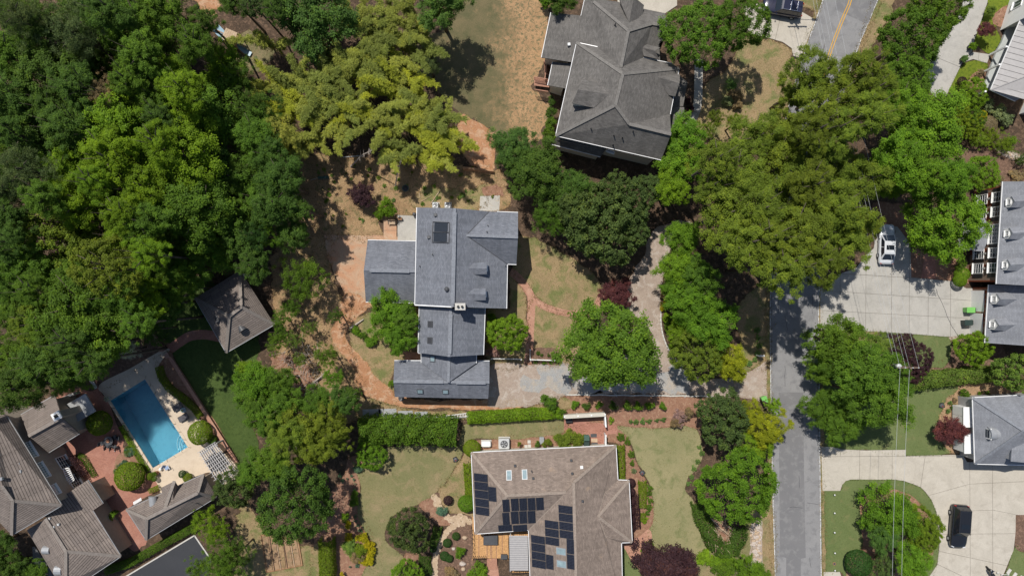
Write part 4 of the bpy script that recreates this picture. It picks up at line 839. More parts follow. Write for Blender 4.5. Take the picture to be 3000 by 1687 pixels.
# ------------------------------------------------------------------ white house with metal porch roof, top right
h = thing('house', 'white house with a standing-seam metal porch roof beside the concrete drive', 'house', O(2560, 120))
pf = [t30(2150, 880), t30(2285, 515), t30(2330, 440), t30(2390, 280), t30(2600, 100), t30(2600, 900), t30(2450, 1000)]
obj('porch_floor', MB().prism(pf, 0, .35), M['porchfloor'], h)
L0, L1 = (2590, 85), (2240, 905); N_ = 15
for k in range(N_):
    a_, b_ = k / N_, (k + 1) / N_; lx = lambda s: L0[0] + (L1[0] - L0[0]) * s; ly = lambda s: L0[1] + (L1[1] - L0[1]) * s
    p0, p1 = t30(lx(a_), ly(a_), 3.2), t30(lx(b_), ly(b_), 3.2); d = Vector((3.9, -1.55, .9))
    q = [p0, p1, p1 + d, p0 + d]; o = slab_on('roof_panel', q, .06, 'metalroof', h)
    obj('seam', MB().bar(p1 + Vector((0, 0, .03)), p1 + d + Vector((0, 0, .03)), .035, .06), M['metalroof'], h)
q = [t30(2240, 905, 3.2), t30(2490, 1018, 3.2), t30(2520, 980, 3.6), t30(2600, 790, 4.3)]
pl = roof(h, t30, [(2240, 905, 3.2), (2490, 1018, 3.2), (2600, 960, 3.9), (2600, 765, 4.1)], 'metalroof', .06, 'roof_panel'); obj('ridge_cap', MB().bar(q[0] + Vector((0, 0, .03)), t30(2600, 765, 4.15), .12, .06), M['metalroof'], h)
gutters(h, [(t30(2240, 905, 3.2), t30(2490, 1018, 3.2)), (t30(2590, 85, 3.2), t30(2240, 905, 3.2))], .1)
for (x0, y0), (x1, y1) in (((2285, 525), (2400, 470)), ((2205, 705), (2330, 650)), ((2240, 905), (2190, 920))):
    tp_ = t30(x1, y1, 3.05); obj('porch_post', MB().box((tp_.x, tp_.y, 1.7), (.2, .2, 2.7)), M['white'], h)
    if x1 > 2300: obj('porch_beam', MB().bar(tp_ + Vector((0, 0, -.05)), tp_ + Vector((2.2, -.9, -.05)), .14, .2), M['white'], h)
w1 = [t30(2460, -120, 6.5), t30(2575, -260, 6.5), t30(2900, -200, 6.5), t30(2900, 900, 6.5), t30(2600, 1150, 6.5), t30(2560, 1000, 6.5)]
wl = [P(2970, -40), P(2930, 90), P(3020, 70), P(3000, 300), P(2985, 335), P(3090, 345), P(3100, -40)]
o, r = ring_wall(h, [Vector((p.x, p.y, 6.2)) for p in wl], 'siding_white', 0)
window(h, r[0], r[1], .55, .9, 1.2, 2.6, (2, 1), side=1)
rp = [P(2975, -60), P(2965, 60), P(3060, 60), P(3060, 340), P(3140, 345), P(3140, -60)]
slab_on('roof_slope', [Vector((p.x + .5, p.y, 6.2)) for p in rp], .18, 'sh_slate', h)

# ------------------------------------------------------------------ estate at the lower left (brown-grey shakes)
ST, CTl = 'sh_tile', 'sh_cap_tile'
def estate_edges(h, f, ed, mat=CTl): caps(h, [(f(*a), f(*b)) for a, b in ed], mat, .36)
h = thing('house', 'large estate house with brown-grey shake hip roof and white-paned dormer windows', 'house', t03(100, 500))
f = t03
A1, A2, A3, Q1, Q2 = (70, -155, 6.3), (620, 737, 6.3), (118, 1035, 6.3), (128, 690, 9.0), (20, 540, 9.6)
pa = roof(h, f, [A1, A2, Q1, Q2, (-60, -100, 8.2)], ST); pb = roof(h, f, [A2, A3, Q1], ST); roof(h, f, [Q2, Q1, A3, (-40, 870, 6.3), (-200, 700, 8.0)], ST)
roof(h, f, [(70, -155, 6.3), (-60, -100, 8.2), (-260, -150, 6.3), (-200, -250, 6.3)], ST); roof(h, f, [(-60, -100, 8.2), Q2, (-200, 700, 8.0), (-400, 300, 6.3), (-260, -150, 6.3)], ST)
estate_edges(h, f, [(A2, Q1), (Q1, A3), (Q1, Q2), ((-60, -100, 8.2), A1)]); gutters(h, [(f(*A1), f(*A2)), (f(*A2), f(*A3))], .13, 'grey')
_, r = ring_wall(h, [f(*p) for p in (A1, A2, A3, (-40, 870, 6.3), (-400, 600, 6.3), (-400, 0, 6.3), (-200, -250, 6.3))], 'siding_taupe', .6)
for t in (.38, .63, .87):
    window(h, r[0], r[1], t, 1.9 if t < .8 else 1.2, 4.7, 5.5, (7, 2), 'white', 'paleglass', .05, side=-1); window(h, r[0], r[1], t, 1.5, .8, 2.4, (3, 4), 'white', 'glass', .05, side=-1)
for x, y in ((200, 320), (215, 392), (25, 465)): vent(h, pa, f, x, y, .34, 'grey', .3)
# awning roofs over the terrace doors
for x, y in ((690, 430),):
    q = [f(630, 375, 2.6), f(690, 360, 2.6), f(745, 480, 2.6), f(690, 525, 2.6)]
    for k in range(8): obj('awning_slat', MB().bar(q[0].lerp(q[3], k / 7), q[1].lerp(q[2], k / 7), .12, .05), M['white'], h)
    for k in (0, 1): obj('awning_rail', MB().bar((q[0] if k == 0 else q[1]) + Vector((0, 0, -.06)), (q[3] if k == 0 else q[2]) + Vector((0, 0, -.06)), .06, .06), M['white'], h)
h = thing('house', 'estate wing with shake gable roof and a white square chimney', 'house', O(125, 1060)); f = O
B1, B2, B3, B4, X0, X1 = (137.6, 993, 3.6), (199.5, 1090, 3.6), (122, 1138, 3.6), (52, 1043, 3.6), (72, 1096, 6.0), (155, 1050, 6.0)
roof(h, f, [B4, B1, X1, X0], ST); roof(h, f, [X0, X1, B2, B3], ST); estate_edges(h, f, [(X0, X1)]); gutters(h, [(f(*B2), f(*B3)), (f(*B1), f(*B4))], .12, 'grey')
ring_wall(h, [f(*p) for p in (B1, X1, B2, B3, X0, B4)], 'siding_taupe', .4)
p = f(142, 1046, 6.7); obj('chimney', MB().box((p.x, p.y, 4.5), (.85, .75, 4.2), .52), M['siding_taupe'], h); ch = obj('chimney_cap', MB().box((p.x, p.y, 6.66), (1.0, .9, .16), .52), M['white'], h); obj('flue', MB().box((p.x, p.y, 6.79), (.42, .36, .1), .52), M['soot'], ch)
pv = f(205, 1020); obj('porch_roof', MB().box(f(190, 1032, 2.8) + Vector((.5, .2, 0)), (3.0, 2.4, .2), .52), M['grey'], h)
for x, y in ((172, 995), (212, 1072)): obj('garden_wall', MB().box(f(x + 8, y) + Vector((0, 0, .6)), (2.2, .3, 1.2), .4), M['cap'], h)
h = thing('house', 'estate garage wing with shake hip roof beside the brick walk', 'house', t03(700, 1000)); f = t03
j, k_, aa, bb_, cc_, dd = (458, 870, 6.0), (690, 588, 3.6), (882, 482, 3.5), (1037, 718, 3.5), (932, 790, 3.5), (1216, 1248, 3.5)
ff_, ee, hh_, ii = (664, 1198, 6.0), (840, 1500, 3.5), (270, 985, 3.9), (560, 1470, 3.5)
pc = roof(h, f, [j, (640, 640, 3.9), aa, bb_, cc_, dd, ff_], ST); roof(h, f, [ff_, dd, ee, (664, 1520, 5.0)], ST); pdv = roof(h, f, [j, ff_, (664, 1520, 5.0), ii, hh_], ST)
estate_edges(h, f, [(j, ff_), (ff_, dd), (ff_, (664, 1520, 5.0))]); gutters(h, [(f(*aa), f(*bb_)), (f(*cc_), f(*dd)), (f(*dd), f(*ee))], .13, 'grey')
ring_wall(h, [f(*p) for p in (hh_, (640, 640, 3.9), aa, bb_, cc_, dd, ee, ii)], 'siding_taupe', .4)
for x, y, w in ((480, 1180, 1.1), (600, 1385, 1.3)):
    p = pdv.at(f, x, y); obj('eyebrow_dormer', MB().rings([[p + Vector((xx * .8 - .3 * s, .45 * math.cos(t) * w, .55 * math.sin(t))) for t in [math.pi * i / 8 for i in range(9)]] for s, xx in ((0, -.5), (1, .9))], True, True, 0, False), M['grey'], h)
for x, y in ((505, 865), (548, 950), (595, 925)): vent(h, pc, f, x, y, .25, 'lgrey', .25)
obj('stone_pier', MB().box(f(1060, 650) + Vector((0, 0, .8)), (1.6, .5, 1.6), .6), M['cap'], h); obj('stone_pier', MB().box(f(1220, 1150) + Vector((0, 0, .7)), (1.7, .6, 1.4), .6), M['cap'], h)
h = thing('pool_house', 'small pool house with shake hip roof between brick walk and pool deck', 'pool house', t03(1750, 750))
C0, C1, C2, C3, E0, E1 = (1270, 780, 3.0), (1470, 1085, 3.0), (2175, 655, 3.0), (2045, 425, 3.0), (1478, 870, 5.1), (1990, 612, 5.1)
pn = roof(h, f, [C0, C3, E1, E0], ST); ps = roof(h, f, [C1, E0, E1, C2], ST); roof(h, f, [C0, E0, C1], ST); roof(h, f, [C2, E1, C3], ST)
gx = (1755, 492, 4.2); roof(h, f, [(1655, 780, 5.0), (1620, 560, 3.1), gx], ST, .1) ; roof(h, f, [(1655, 780, 5.0), gx, (1803, 568, 3.1), (1735, 745, 4.6)], ST, .1)
estate_edges(h, f, [(C0, E0), (E0, C1), (E0, E1), (E1, C2), (E1, C3), ((1655, 780, 5.02), gx)]); gutters(h, [(f(*C1), f(*C2)), (f(*C0), f(*C3)), (f(*C0), f(*C1))], .12, 'grey')
ring_wall(h, [f(*p) for p in (C0, C3, C2, C1)], 'siding_taupe', .4)
p = pn.at(f, 1540, 715); obj('eyebrow_dormer', MB().rings([[p + Vector((.5 * math.cos(t) * .9 - s * .1, s * 1.1 - .3, .45 * math.sin(t) - .1)) for t in [math.pi * i / 8 for i in range(9)]] for s in (0, 1)], True, True, 0, False), M['grey'], h)
pipe(h, ps, f, 1985, 712)
q = [f(1345, 700, 2.7), f(1415, 660, 2.7), f(1420, 690, 2.7), f(1350, 730, 2.7)]
for k in range(7): obj('awning_slat', MB().bar(q[0].lerp(q[1], k / 6), q[3].lerp(q[2], k / 6), .12, .05), M['white'], h)
h = thing('pavilion', 'square garden pavilion with shake hip roof at the wood edge', 'pavilion', O(590, 790)); f = O
C0, C1, C2, C3, E0, E1 = (490, 750, 3.0), (569, 887, 3.0), (690, 816, 3.0), (603, 680, 3.0), (577, 795, 5.6), (607, 772, 5.6)
p1 = roof(h, f, [C0, E0, C1], ST); p2 = roof(h, f, [C1, E0, E1, C2], ST); roof(h, f, [C2, E1, C3], ST); roof(h, f, [C3, E1, E0, C0], ST)
estate_edges(h, f, [(C0, E0), (C1, E0), (E0, E1), (C2, E1), (C3, E1)]); gutters(h, [(f(*C0), f(*C1)), (f(*C1), f(*C2))], .12, 'grey')
for a in (C0, C1, C2, C3):
    p = f(*a); c = f(590, 785, 3.0); d = (c - p).normalized() * .6; obj('post', MB().box((p.x + d.x, p.y + d.y, 1.45), (.3, .3, 2.9), .5), M['white'], h)
ring_wall(h, [f(*p) for p in (C0, C1, C2, C3)], 'siding_taupe', 1.6)
for pl, x, y in ((p1, 547, 800), (p2, 606, 824)):
    p = pl.at(f, x, y); obj('eyebrow_dormer', MB().rings([[p + d_ for d_ in [Vector((.42 * math.cos(t), .3 * math.cos(t), .5 * math.sin(t) - .1)) * w + Vector((.25, -.4, 0)) * s for t in [math.pi * i / 8 for i in range(9)]]] for s, w in ((-1.2, .25), (.9, 1.0))], True, True, 0, False), M['dgrey'], h)
# ------------------------------------------------------------------ foliage meshes
def leaf_mesh(name, pos, nrm, length, width, tint, mat, rng, spin=None):
    n = len(pos)
    nrm = nrm / (np.linalg.norm(nrm, axis=1, keepdims=True) + 1e-9)
    if spin is None: spin = rng.normal(size=(n, 3))
    t = spin - nrm * np.sum(spin * nrm, axis=1, keepdims=True); t /= (np.linalg.norm(t, axis=1, keepdims=True) + 1e-9)
    b = np.cross(nrm, t)
    l = (length * rng.uniform(.7, 1.3, n))[:, None] / 2; w = (width * rng.uniform(.7, 1.3, n))[:, None] / 2
    v = np.empty((n, 4, 3), np.float32)
    v[:, 0] = pos - t * l; v[:, 1] = pos + b * w + t * l * .15 - nrm * l * .12; v[:, 2] = pos + t * l - nrm * l * .25; v[:, 3] = pos - b * w + t * l * .15 - nrm * l * .12
    me = bpy.data.meshes.new(name); me.vertices.add(4 * n); me.vertices.foreach_set('co', v.reshape(-1))
    me.loops.add(4 * n); me.loops.foreach_set('vertex_index', np.arange(4 * n, dtype=np.int32))
    me.polygons.add(n); me.polygons.foreach_set('loop_start', np.arange(0, 4 * n, 4, dtype=np.int32))
    a = me.attributes.new('tint', 'FLOAT', 'POINT'); a.data.foreach_set('value', np.repeat(np.clip(tint, 0, 1), 4).astype(np.float32))
    me.materials.append(M[mat]); me.update(calc_edges=True); return me
def unit(rng, n):
    d = rng.normal(size=(n, 3)); return d / np.linalg.norm(d, axis=1, keepdims=True)
def crown(name, seed, R, hz, ncl, cr, nleaf, ll, lw, up=.55, jit=.45, low=-.35, mat='leaf', flat=.75, lumps=.16, hollow=.62, spray=1.0):
    """clumps of leaves spread over an uneven dome; origin at the crown's centre"""
    rng = np.random.default_rng(seed)
    d = unit(rng, ncl * 4); d = d[d[:, 2] > low][:ncl]; m = len(d)
    az = np.arctan2(d[:, 1], d[:, 0]); ph = rng.uniform(0, 6.28, 5)
    env = 1 + lumps * (np.sin(2 * az + ph[0]) * .6 + np.sin(3 * az + ph[1]) * .8 + np.sin(5 * az + ph[2] + 2 * d[:, 2]) * .6)
    rad = np.where(rng.random(m) < .82, rng.uniform(hollow, 1.0, m), rng.uniform(.15, hollow, m))
    rcl = R * rng.uniform(cr[0], cr[1], m)
    cen = d * rad[:, None] * np.stack([(R * env - rcl * .7), (R * env - rcl * .7), np.full(m, hz) - rcl * .4], 1)
    w = rcl ** 2; idx = rng.choice(m, nleaf, p=w / w.sum())
    e = unit(rng, nleaf); out = cen[idx] / (np.linalg.norm(cen[idx], axis=1, keepdims=True) + 1e-6)
    # every clump is a bundle of leafy sprays reaching out along its own limb
    nsp = 9; sdir = unit(rng, m * nsp).reshape(m, nsp, 3) * .8 + (cen / (np.linalg.norm(cen, axis=1, keepdims=True) + 1e-6))[:, None, :] * .75 + np.array([0, 0, .3])
    sdir /= np.linalg.norm(sdir, axis=2, keepdims=True); slen = rng.uniform(.55, 1.3, (m, nsp)) * spray; k = rng.integers(0, nsp, nleaf)
    u = rng.random(nleaf) ** .6; rr = rcl[idx]
    pos = cen[idx] + (sdir[idx, k] * (slen[idx, k] * u)[:, None] + e * (.38 - .12 * u)[:, None]) * rr[:, None] * np.array([1, 1, flat + .15])
    fill = rng.random(nleaf) < .10
    pos[fill] = (unit(rng, fill.sum()) * (rng.random(fill.sum()) ** .5)[:, None]) * np.array([R * .8, R * .8, hz * .75])
    nrm = e * .35 + sdir[idx, k] * .35 + np.array([0, 0, up]) + rng.normal(size=(nleaf, 3)) * jit
    ct = rng.uniform(.12, .88, m); sp = rng.normal(0, .09, (m, nsp))
    tint = .5 * ct[idx] + .25 + sp[idx, k] + .10 * (u - .5) + rng.normal(0, .14, nleaf)  # leaves lighter towards spray tips: highlights put into the tint
    return leaf_mesh(name, pos, nrm, np.full(nleaf, ll), np.full(nleaf, lw), tint, mat, rng)
def trunk_mesh(seed, R, base, r0, bend=.3):
    rng = random.Random(seed); mb = MB()
    top = Vector((rng.uniform(-bend, bend), rng.uniform(-bend, bend), R * .35))
    mb.tube([(0, 0, -base), (rng.uniform(-.1, .1), rng.uniform(-.1, .1), -base * .5), top * .4, top], [r0 * 1.35, r0, r0 * .8, r0 * .25], 8)
    for k in range(7):
        a = k * .9 + rng.uniform(-.3, .3); s = Vector((0, 0, -base * rng.uniform(.0, .35)))
        e = Vector((math.cos(a), math.sin(a), rng.uniform(.1, .7))) * R * rng.uniform(.55, .8)
        mb.tube([s, s.lerp(e, .5) + Vector((0, 0, .25)), e], [r0 * .5, r0 * .3, r0 * .08], 5)
    return mesh('trunk', mb, M['bark'], True)
# prototypes: radius 4 m crowns unless noted
PROTO = {}
def reg(kind, meshes, R, hz, base, tm): PROTO[kind] = (meshes, R, hz, base, tm)
TR = [trunk_mesh(i, 4.0, 8.5, .24) for i in range(3)]
reg('broad', [crown('crown_broad', 10 + i, 4.0, 3.8, 120, (.15, .28), 27000, .18, .11, .9, .38, low=-.5, lumps=.24, hollow=.6, flat=.6) for i in range(4)], 4.0, 3.8, 8.5, TR)
reg('oak', [crown('crown_oak', 30 + i, 4.0, 3.8, 95, (.15, .27), 27000, .17, .09, .85, .4, low=-.45, lumps=.24, hollow=.68, flat=.6, spray=.85) for i in range(3)], 4.0, 3.8, 8.5, TR)
reg('dense', [crown('crown_dense', 50 + i, 4.0, 3.2, 210, (.12, .19), 26000, .16, .1, .65, .45, lumps=.10, hollow=.82, spray=.7) for i in range(2)], 4.0, 3.2, 6.5, [trunk_mesh(9, 3.2, 6.5, .2)])
reg('dome', [crown('crown_dome', 95, 4.0, 3.6, 160, (.14, .23), 30000, .17, .1, .85, .4, low=-.45, lumps=.10, hollow=.72, flat=.6, spray=.9)], 4.0, 3.6, 8.5, TR)
reg('light', [crown('crown_light', 60 + i, 4.0, 3.4, 80, (.13, .24), 15000, .16, .085, .5, .6, low=-.5, lumps=.28, hollow=.45, flat=.6) for i in range(2)], 4.0, 3.4, 7.0, [trunk_mesh(11, 3.6, 7.0, .16)])
reg('magnolia', [crown('crown_magnolia', 70 + i, 4.0, 3.6, 180, (.12, .19), 17000, .25, .12, .5, .65, lumps=.10, hollow=.75, spray=.75) for i in range(2)], 4.0, 3.6, 5.5, [trunk_mesh(13, 3.2, 5.5, .2)])
reg('pine', [crown('crown_pine', 80 + i, 4.0, 4.2, 95, (.13, .25), 20000, .26, .04, .25, .9, mat='needle', lumps=.3, hollow=.4, flat=.6) for i in range(2)], 4.0, 4.2, 12.0, [trunk_mesh(15, 3.4, 12.0, .25)])
reg('maple', [crown('crown_maple', 90 + i, 2.0, 1.25, 60, (.2, .34), 13000, .16, .07, .8, .4, low=-.2, flat=.35, lumps=.2, hollow=.5) for i in range(2)], 2.0, 1.25, 1.9, [trunk_mesh(17, 1.7, 1.9, .09)])
reg('shrub', [crown('foliage_shrub', 100 + i, 1.0, .85, 40, (.22, .40), 4600, .11, .07, .55, .55, low=-.5, lumps=.16, hollow=.5) for i in range(3)], 1.0, .85, .8, [trunk_mesh(19, .8, .8, .04)])
reg('lowplant', [crown('foliage_low', 110 + i, .5, .35, 14, (.25, .5), 700, .13, .06, .5, .7, low=-.3, lumps=.2, hollow=.3) for i in range(2)], .5, .35, .3, [trunk_mesh(21, .35, .3, .02)])
def ball_mesh(seed, R, hz, n, ll, lw):
    rng = np.random.default_rng(seed); d = unit(rng, n * 2); d = d[d[:, 2] > -.55][:n]
    r = 1 - np.abs(rng.normal(0, .035, len(d))) + .03 * np.sin(7 * d[:, 0] + 5 * d[:, 1]) * np.sin(6 * d[:, 2] + 4 * d[:, 1])
    pos = d * r[:, None] * np.array([R, R, hz])
    return leaf_mesh('foliage_ball', pos, d * .9 + rng.normal(size=d.shape) * .45 + np.array([0, 0, .2]), np.full(len(d), ll), np.full(len(d), lw), .5 + rng.normal(0, .2, len(d)), 'leaf', rng)
reg('ball', [ball_mesh(120 + i, 1.0, .9, 5200, .10, .06) for i in range(2)], 1.0, .9, .75, [trunk_mesh(23, .8, .75, .05)])
def bamboo_mesh(seed):
    rng = np.random.default_rng(seed); mb = MB(); P_, N_, S_, T_ = [], [], [], []
    for c in range(3):
        a = rng.uniform(0, 6.28); L = rng.uniform(8.0, 11.0); out = rng.uniform(1.6, 4.2); b0 = rng.uniform(-.7, .7, 2); pts = []
        for k in range(13):
            s = k / 12; hgt = L * (1.0 - .22 * s ** 3) * s * (1 - .12 * s * s); q = out * s ** 2.6
            pts.append(Vector((b0[0] + math.cos(a) * q, b0[1] + math.sin(a) * q, hgt)))
        mb.tube(pts, [.05 * (1 - .8 * i / 12) for i in range(13)], 5)
        tw = rng.uniform(.35, .65)
        for k in range(125):                              # branchlets with leaf fans
            s = rng.uniform(.42, 1.0) ; i = min(11, int(s * 12)); p = pts[i].lerp(pts[i + 1], s * 12 - i)
            az = a + rng.normal(0, 1.1); ln = rng.uniform(.45, 1.0) * (1.2 - .6 * s); dv = np.array([math.cos(az), math.sin(az), .35])
            for j in range(30):
                u = rng.uniform(.15, 1.0); q = np.array(p) + dv * ln * u + np.array([0, 0, -.45 * ln * u * u]) + rng.normal(size=3) * .07
                P_.append(q); N_.append(np.array([0, 0, .8]) + rng.normal(size=3) * .5 + dv * .2)
                S_.append(dv + rng.normal(size=3) * .55 + np.array([0, 0, -.5])); T_.append(tw + rng.normal(0, .16))
    P_ = np.array(P_)
    return leaf_mesh('foliage_bamboo', P_, np.array(N_), np.full(len(P_), .28), np.full(len(P_), .04), np.array(T_), 'leaf', rng, np.array(S_)), mesh('culm', mb, M['culm'], True)
BAM = [bamboo_mesh(200 + i) for i in range(5)]
COL = {'yg': (.142, .24, .014), 'g': (.10, .185, .02), 'bg': (.122, .235, .018), 'd': (.074, .138, .022), 'ol': (.15, .205, .024), 'bl': (.09, .172, .034),
       'pi': (.10, .145, .05), 'ma': (.088, .135, .038), 'mg': (.145, .225, .04), 'ba': (.36, .40, .085), 'by': (.41, .45, .055), 'bd': (.27, .32, .075), 'yy': (.27, .32, .02), 'rd': (.12, .042, .045), 'pu': (.062, .031, .037), 'ye': (.40, .37, .015), 'li': (.16, .275, .018),
       'dg': (.04, .095, .02), 'gr': (.21, .26, .12), 'fb': (.13, .23, .06), 'wh': (.5, .52, .45), 'br': (.26, .2, .11), 'pk': (.33, .22, .21), 'to': (.16, .235, .018), 'gb': (.12, .22, .14)}
_rt = random.Random(77)
def plant(kind, x, y, r, col, name, label, cat, group=None, h=None, f=O, var=.13, sq=1.0):
    """x, y, r: the crown as it shows in the overview; h: its height in metres"""
    meshes, R, hz, base, tms = PROTO[kind]
    big = kind in ('dome', 'broad', 'oak', 'dense', 'light', 'magnolia', 'pine')
    if h is None: h = (7.5 + rpx(r) * 2.0) if big else (rpx(r) * 1.75)
    rm = rpx(r, h * .6); s = rm / R; hzr = min(hz * s * 1.0, h * .48) * sq
    zc = h - hzr
    p = f(x, y, zc)
    t = thing(name, label, cat, (p.x, p.y, 0), group)
    c = bpy.data.objects.new('crown' if big or kind == 'maple' else 'foliage', _rt.choice(meshes)); link(c, t)
    c.location = (0, 0, zc); c.scale = (s * _rt.uniform(.97, 1.05), s * _rt.uniform(.97, 1.05), hzr / hz); c.rotation_euler = (0, 0, _rt.uniform(0, 6.28))
    k = COL[col]; b = _rt.uniform(1 - var, 1 + var); g = _rt.uniform(-.06, .06)
    c.color = (k[0] * b * (1 + g), k[1] * b, k[2] * b * (1 - g), 1)
    tr = bpy.data.objects.new('trunk' if big or kind == 'maple' else 'stem', _rt.choice(tms)); link(tr, t)
    tr.location = (0, 0, zc); sx = max(s, .5) if big else s; tr.scale = (sx, sx, zc / base)
    return t
# ------------------------------------------------------------------ the wood on the left
WOOD = """45 38 60 pi|120 60 62 d|188 83 80 pi|350 75 95 g|362 135 55 g|410 20 65 g|280 25 55 d|112 188 88 d|25 130 55 g|437 200 52 yg|566 172 58 yg|515 52 40 d|590 2 38 d|640 15 34 ma|690 25 30 d|490 110 45 g|462 225 48 yg|563 290 88 g
437 318 66 yg|300 318 80 yg|75 315 85 d|175 318 62 d|200 222 56 d|262 235 38 br|380 240 45 g|320 200 42 g|62 425 64 pi|163 425 54 yg|275 400 66 yg|475 400 88 yg|362 470 58 yg|600 445 68 g|500 525 92 g|200 500 62 yg
150 588 106 ol|312 537 50 yg|312 600 46 yg|362 562 56 g|537 612 72 g|75 662 58 g|275 675 82 ol|375 640 48 yg|475 675 62 g|30 690 55 g|150 690 62 g|620 600 55 d|62 775 62 g|88 815 56 ol|200 775 98 g|250 830 88 g
350 812 44 g|362 745 50 yg|410 762 52 d|25 890 55 g|125 905 66 d|228 908 46 d|50 975 58 d|25 545 52 d|10 480 50 pi|110 500 46 g|15 610 45 d|400 360 50 yg|240 460 45 yg|640 340 55 g|680 385 45 d|700 330 48 ba|706 455 58 d|694 512 58 d|756 525 30 d|664 580 38 bg|735 590 44 d|640 670 42 d|20 240 55 d|130 270 50 d|400 300 40 d|660 500 46 g|580 540 50 g|425 590 48 g|90 730 48 g|430 700 44 g|300 745 52 g|130 830 50 g|180 860 40 d|10 330 40 d|240 330 40 g"""
WN = {'pi': ('pine', 'grey-green pine crown among the leafy trees of the wood', 'pines in the wood'), 'd': ('broad', 'dark green leafy tree in the dense wood', 'dark green trees in the wood'),
      'g': ('broad', 'mid green leafy tree in the dense wood', 'mid green trees in the wood'), 'yg': ('broad', 'bright yellow-green leafy tree in the dense wood', 'yellow-green trees in the wood'),
      'ol': ('dense', 'olive green broad-crowned tree in the dense wood', 'olive trees in the wood'), 'bg': ('light', 'small fresh green tree at the edge of the wood by the bare yard', None), 'ma': ('magnolia', 'dull dark evergreen at the bare clay clearing in the wood', None), 'br': ('light', 'small tan-leaved tree in a gap of the wood', None), 'ba': ('light', 'small yellow-green tree between the wood and the bamboo', None)}
for t in WOOD.replace('\n', '|').split('|'):
    x, y, r, c = t.split(); kd, lb, gp = WN[c]
    if gp:
        w = ' near the pool and pavilion' if float(y) > 650 else ' along the bare yard and bamboo' if float(x) > 540 else ' deep among the pines' if float(x) < 230 else ' in its sunlit middle'
        lb, gp = lb + w, gp + w
    if kd == 'broad' and _rt.random() < .3: kd = 'oak'
    plant(kd, float(x), float(y), float(r) * 1.04, c, 'pine_tree' if kd == 'pine' else 'leafy_tree', lb, 'tree', gp, _rt.uniform(8.5, 10.5) if float(x) > 400 and float(y) > 540 else (_rt.uniform(9.5, 12.5) if float(x) > 540 else _rt.uniform(13, 18)) + (2 if kd == 'pine' else 0))
# understorey between the trunks
_u = random.Random(5)
for i in range(175):
    x, y = (_u.uniform(-20, 700), _u.uniform(-20, 960)) if i < 90 else (_u.uniform(-25, 260), _u.uniform(-20, 960)) if i < 145 else (_u.uniform(200, 440), _u.uniform(-20, 300))
    if y > 690 and x > 470: continue
    if y > 850 and x > 250: continue
    if 440 < x < 720 and y < 175: continue
    plant('light', x, y, _u.uniform(38, 60), _u.choice(['d', 'd', 'g', 'dg']), 'understorey_tree', 'small shaded tree under the taller crowns of the wood', 'tree', 'understorey of the wood', _u.uniform(7, 11))
# ------------------------------------------------------------------ bamboo
BT = """100 450 ba|250 600 ba|350 700 bd|120 850 by|430 850 bd|300 1050 by|250 1200 ba|650 1150 ba|560 730 bd|850 750 ba|1040 880 by|1000 1040 by|780 1000 bd|1300 430 ba|1250 300 bd|1450 420 ba|1560 110 ba|1600 250 bd|1180 100 bd|950 50 ba|1250 600 ba|1320 800 by|1450 840 by|1550 660 by|1400 1050 ba|1600 1050 ba|1750 930 by|1450 1250 ba|1100 1220 by|1300 1350 ba|1750 1330 by|1900 1250 by|2000 1200 ba|1600 1350 bd|1900 1080 bd|200 1380 ba|480 1250 ba|1700 1600 by|2000 1640 by|1850 1500 ba|2100 1480 by|150 1500 bd|1480 1490 bd|60 700 ba|500 1000 ba|900 900 bd|1180 1000 ba|700 900 bd|1050 300 bd|1380 200 ba|1120 480 bd|200 750 ba|380 960 by|620 1020 ba|900 640 bd|760 620 bd|1000 650 ba|1680 1200 by|1250 1130 ba|1520 1180 by|1850 1380 by|1350 950 ba|600 850 ba|980 1180 bd|820 1150 ba|1700 400 bd|80 1050 ba|420 1400 bd|1950 1420 ba|900 200 bd|1000 150 ba|1150 260 ba|820 420 bd|1300 120 ba|700 520 bd|1420 60 ba|950 480 bd|1700 120 bd"""
for t in BT.split('|'):
    x, y, c = t.split(); h = _rt.uniform(8.5, 10.5); p = tl(1, 0)(float(x) - (110 if float(x) > 1600 else 0), float(y) - (60 if float(y) > 1450 else 0), h * .8)
    m, cm = _rt.choice(BAM); k = COL[c]; b = _rt.uniform(.82, 1.12)
    lb, gp = {'ba': ('arching yellow-green bamboo plume in the thicket above the bare yard', 'yellow-green bamboo in the thicket'), 'by': ('brightest lime-yellow bamboo plume in the thicket above the bare yard', 'lime-yellow bamboo in the thicket'), 'bd': ('dull olive bamboo plume in the thicket above the bare yard', 'dull olive bamboo in the thicket')}[c]
    t = thing('bamboo', lb, 'bamboo', (p.x, p.y, 0), gp, _rt.uniform(0, 6.28))
    s = _rt.uniform(.85, 1.05)
    o = link(bpy.data.objects.new('foliage', m), t); o.color = (k[0] * b, k[1] * b, k[2] * b, 1); o.scale = (s, s, s)
    o = link(bpy.data.objects.new('culm', cm), t); o.scale = (s, s, s)
def many(txt, kind, name, label, cat, group, h=None, f=O, **k):
    for t in txt.split('|'):
        x, y, r, c = t.split()[:4]; hh = t.split()[4:]
        plant(kind, float(x), float(y), float(r), c, name, label, cat, group, float(hh[0]) if hh else h, f, **k)
many('794 50 100 bl 11|1106 8 68 bl 11', 'broad', 'leafy_tree', 'blue-green leafy tree standing beside the bamboo thicket', 'tree', 'blue-green trees by the bamboo', 16)
plant('pine', 1081, 165, 34, 'pi', 'conifer', 'small dark conifer at the bamboo edge of the thin lawn', 'tree', None, 6)
many('25 1425 48 d 5|95 1440 32 g 4|-5 1370 40 d 5|60 1450 36 d 4', 'broad', 'leafy_tree', 'dark green tree behind the estate garage wing', 'tree', 'dark trees behind the estate garage')
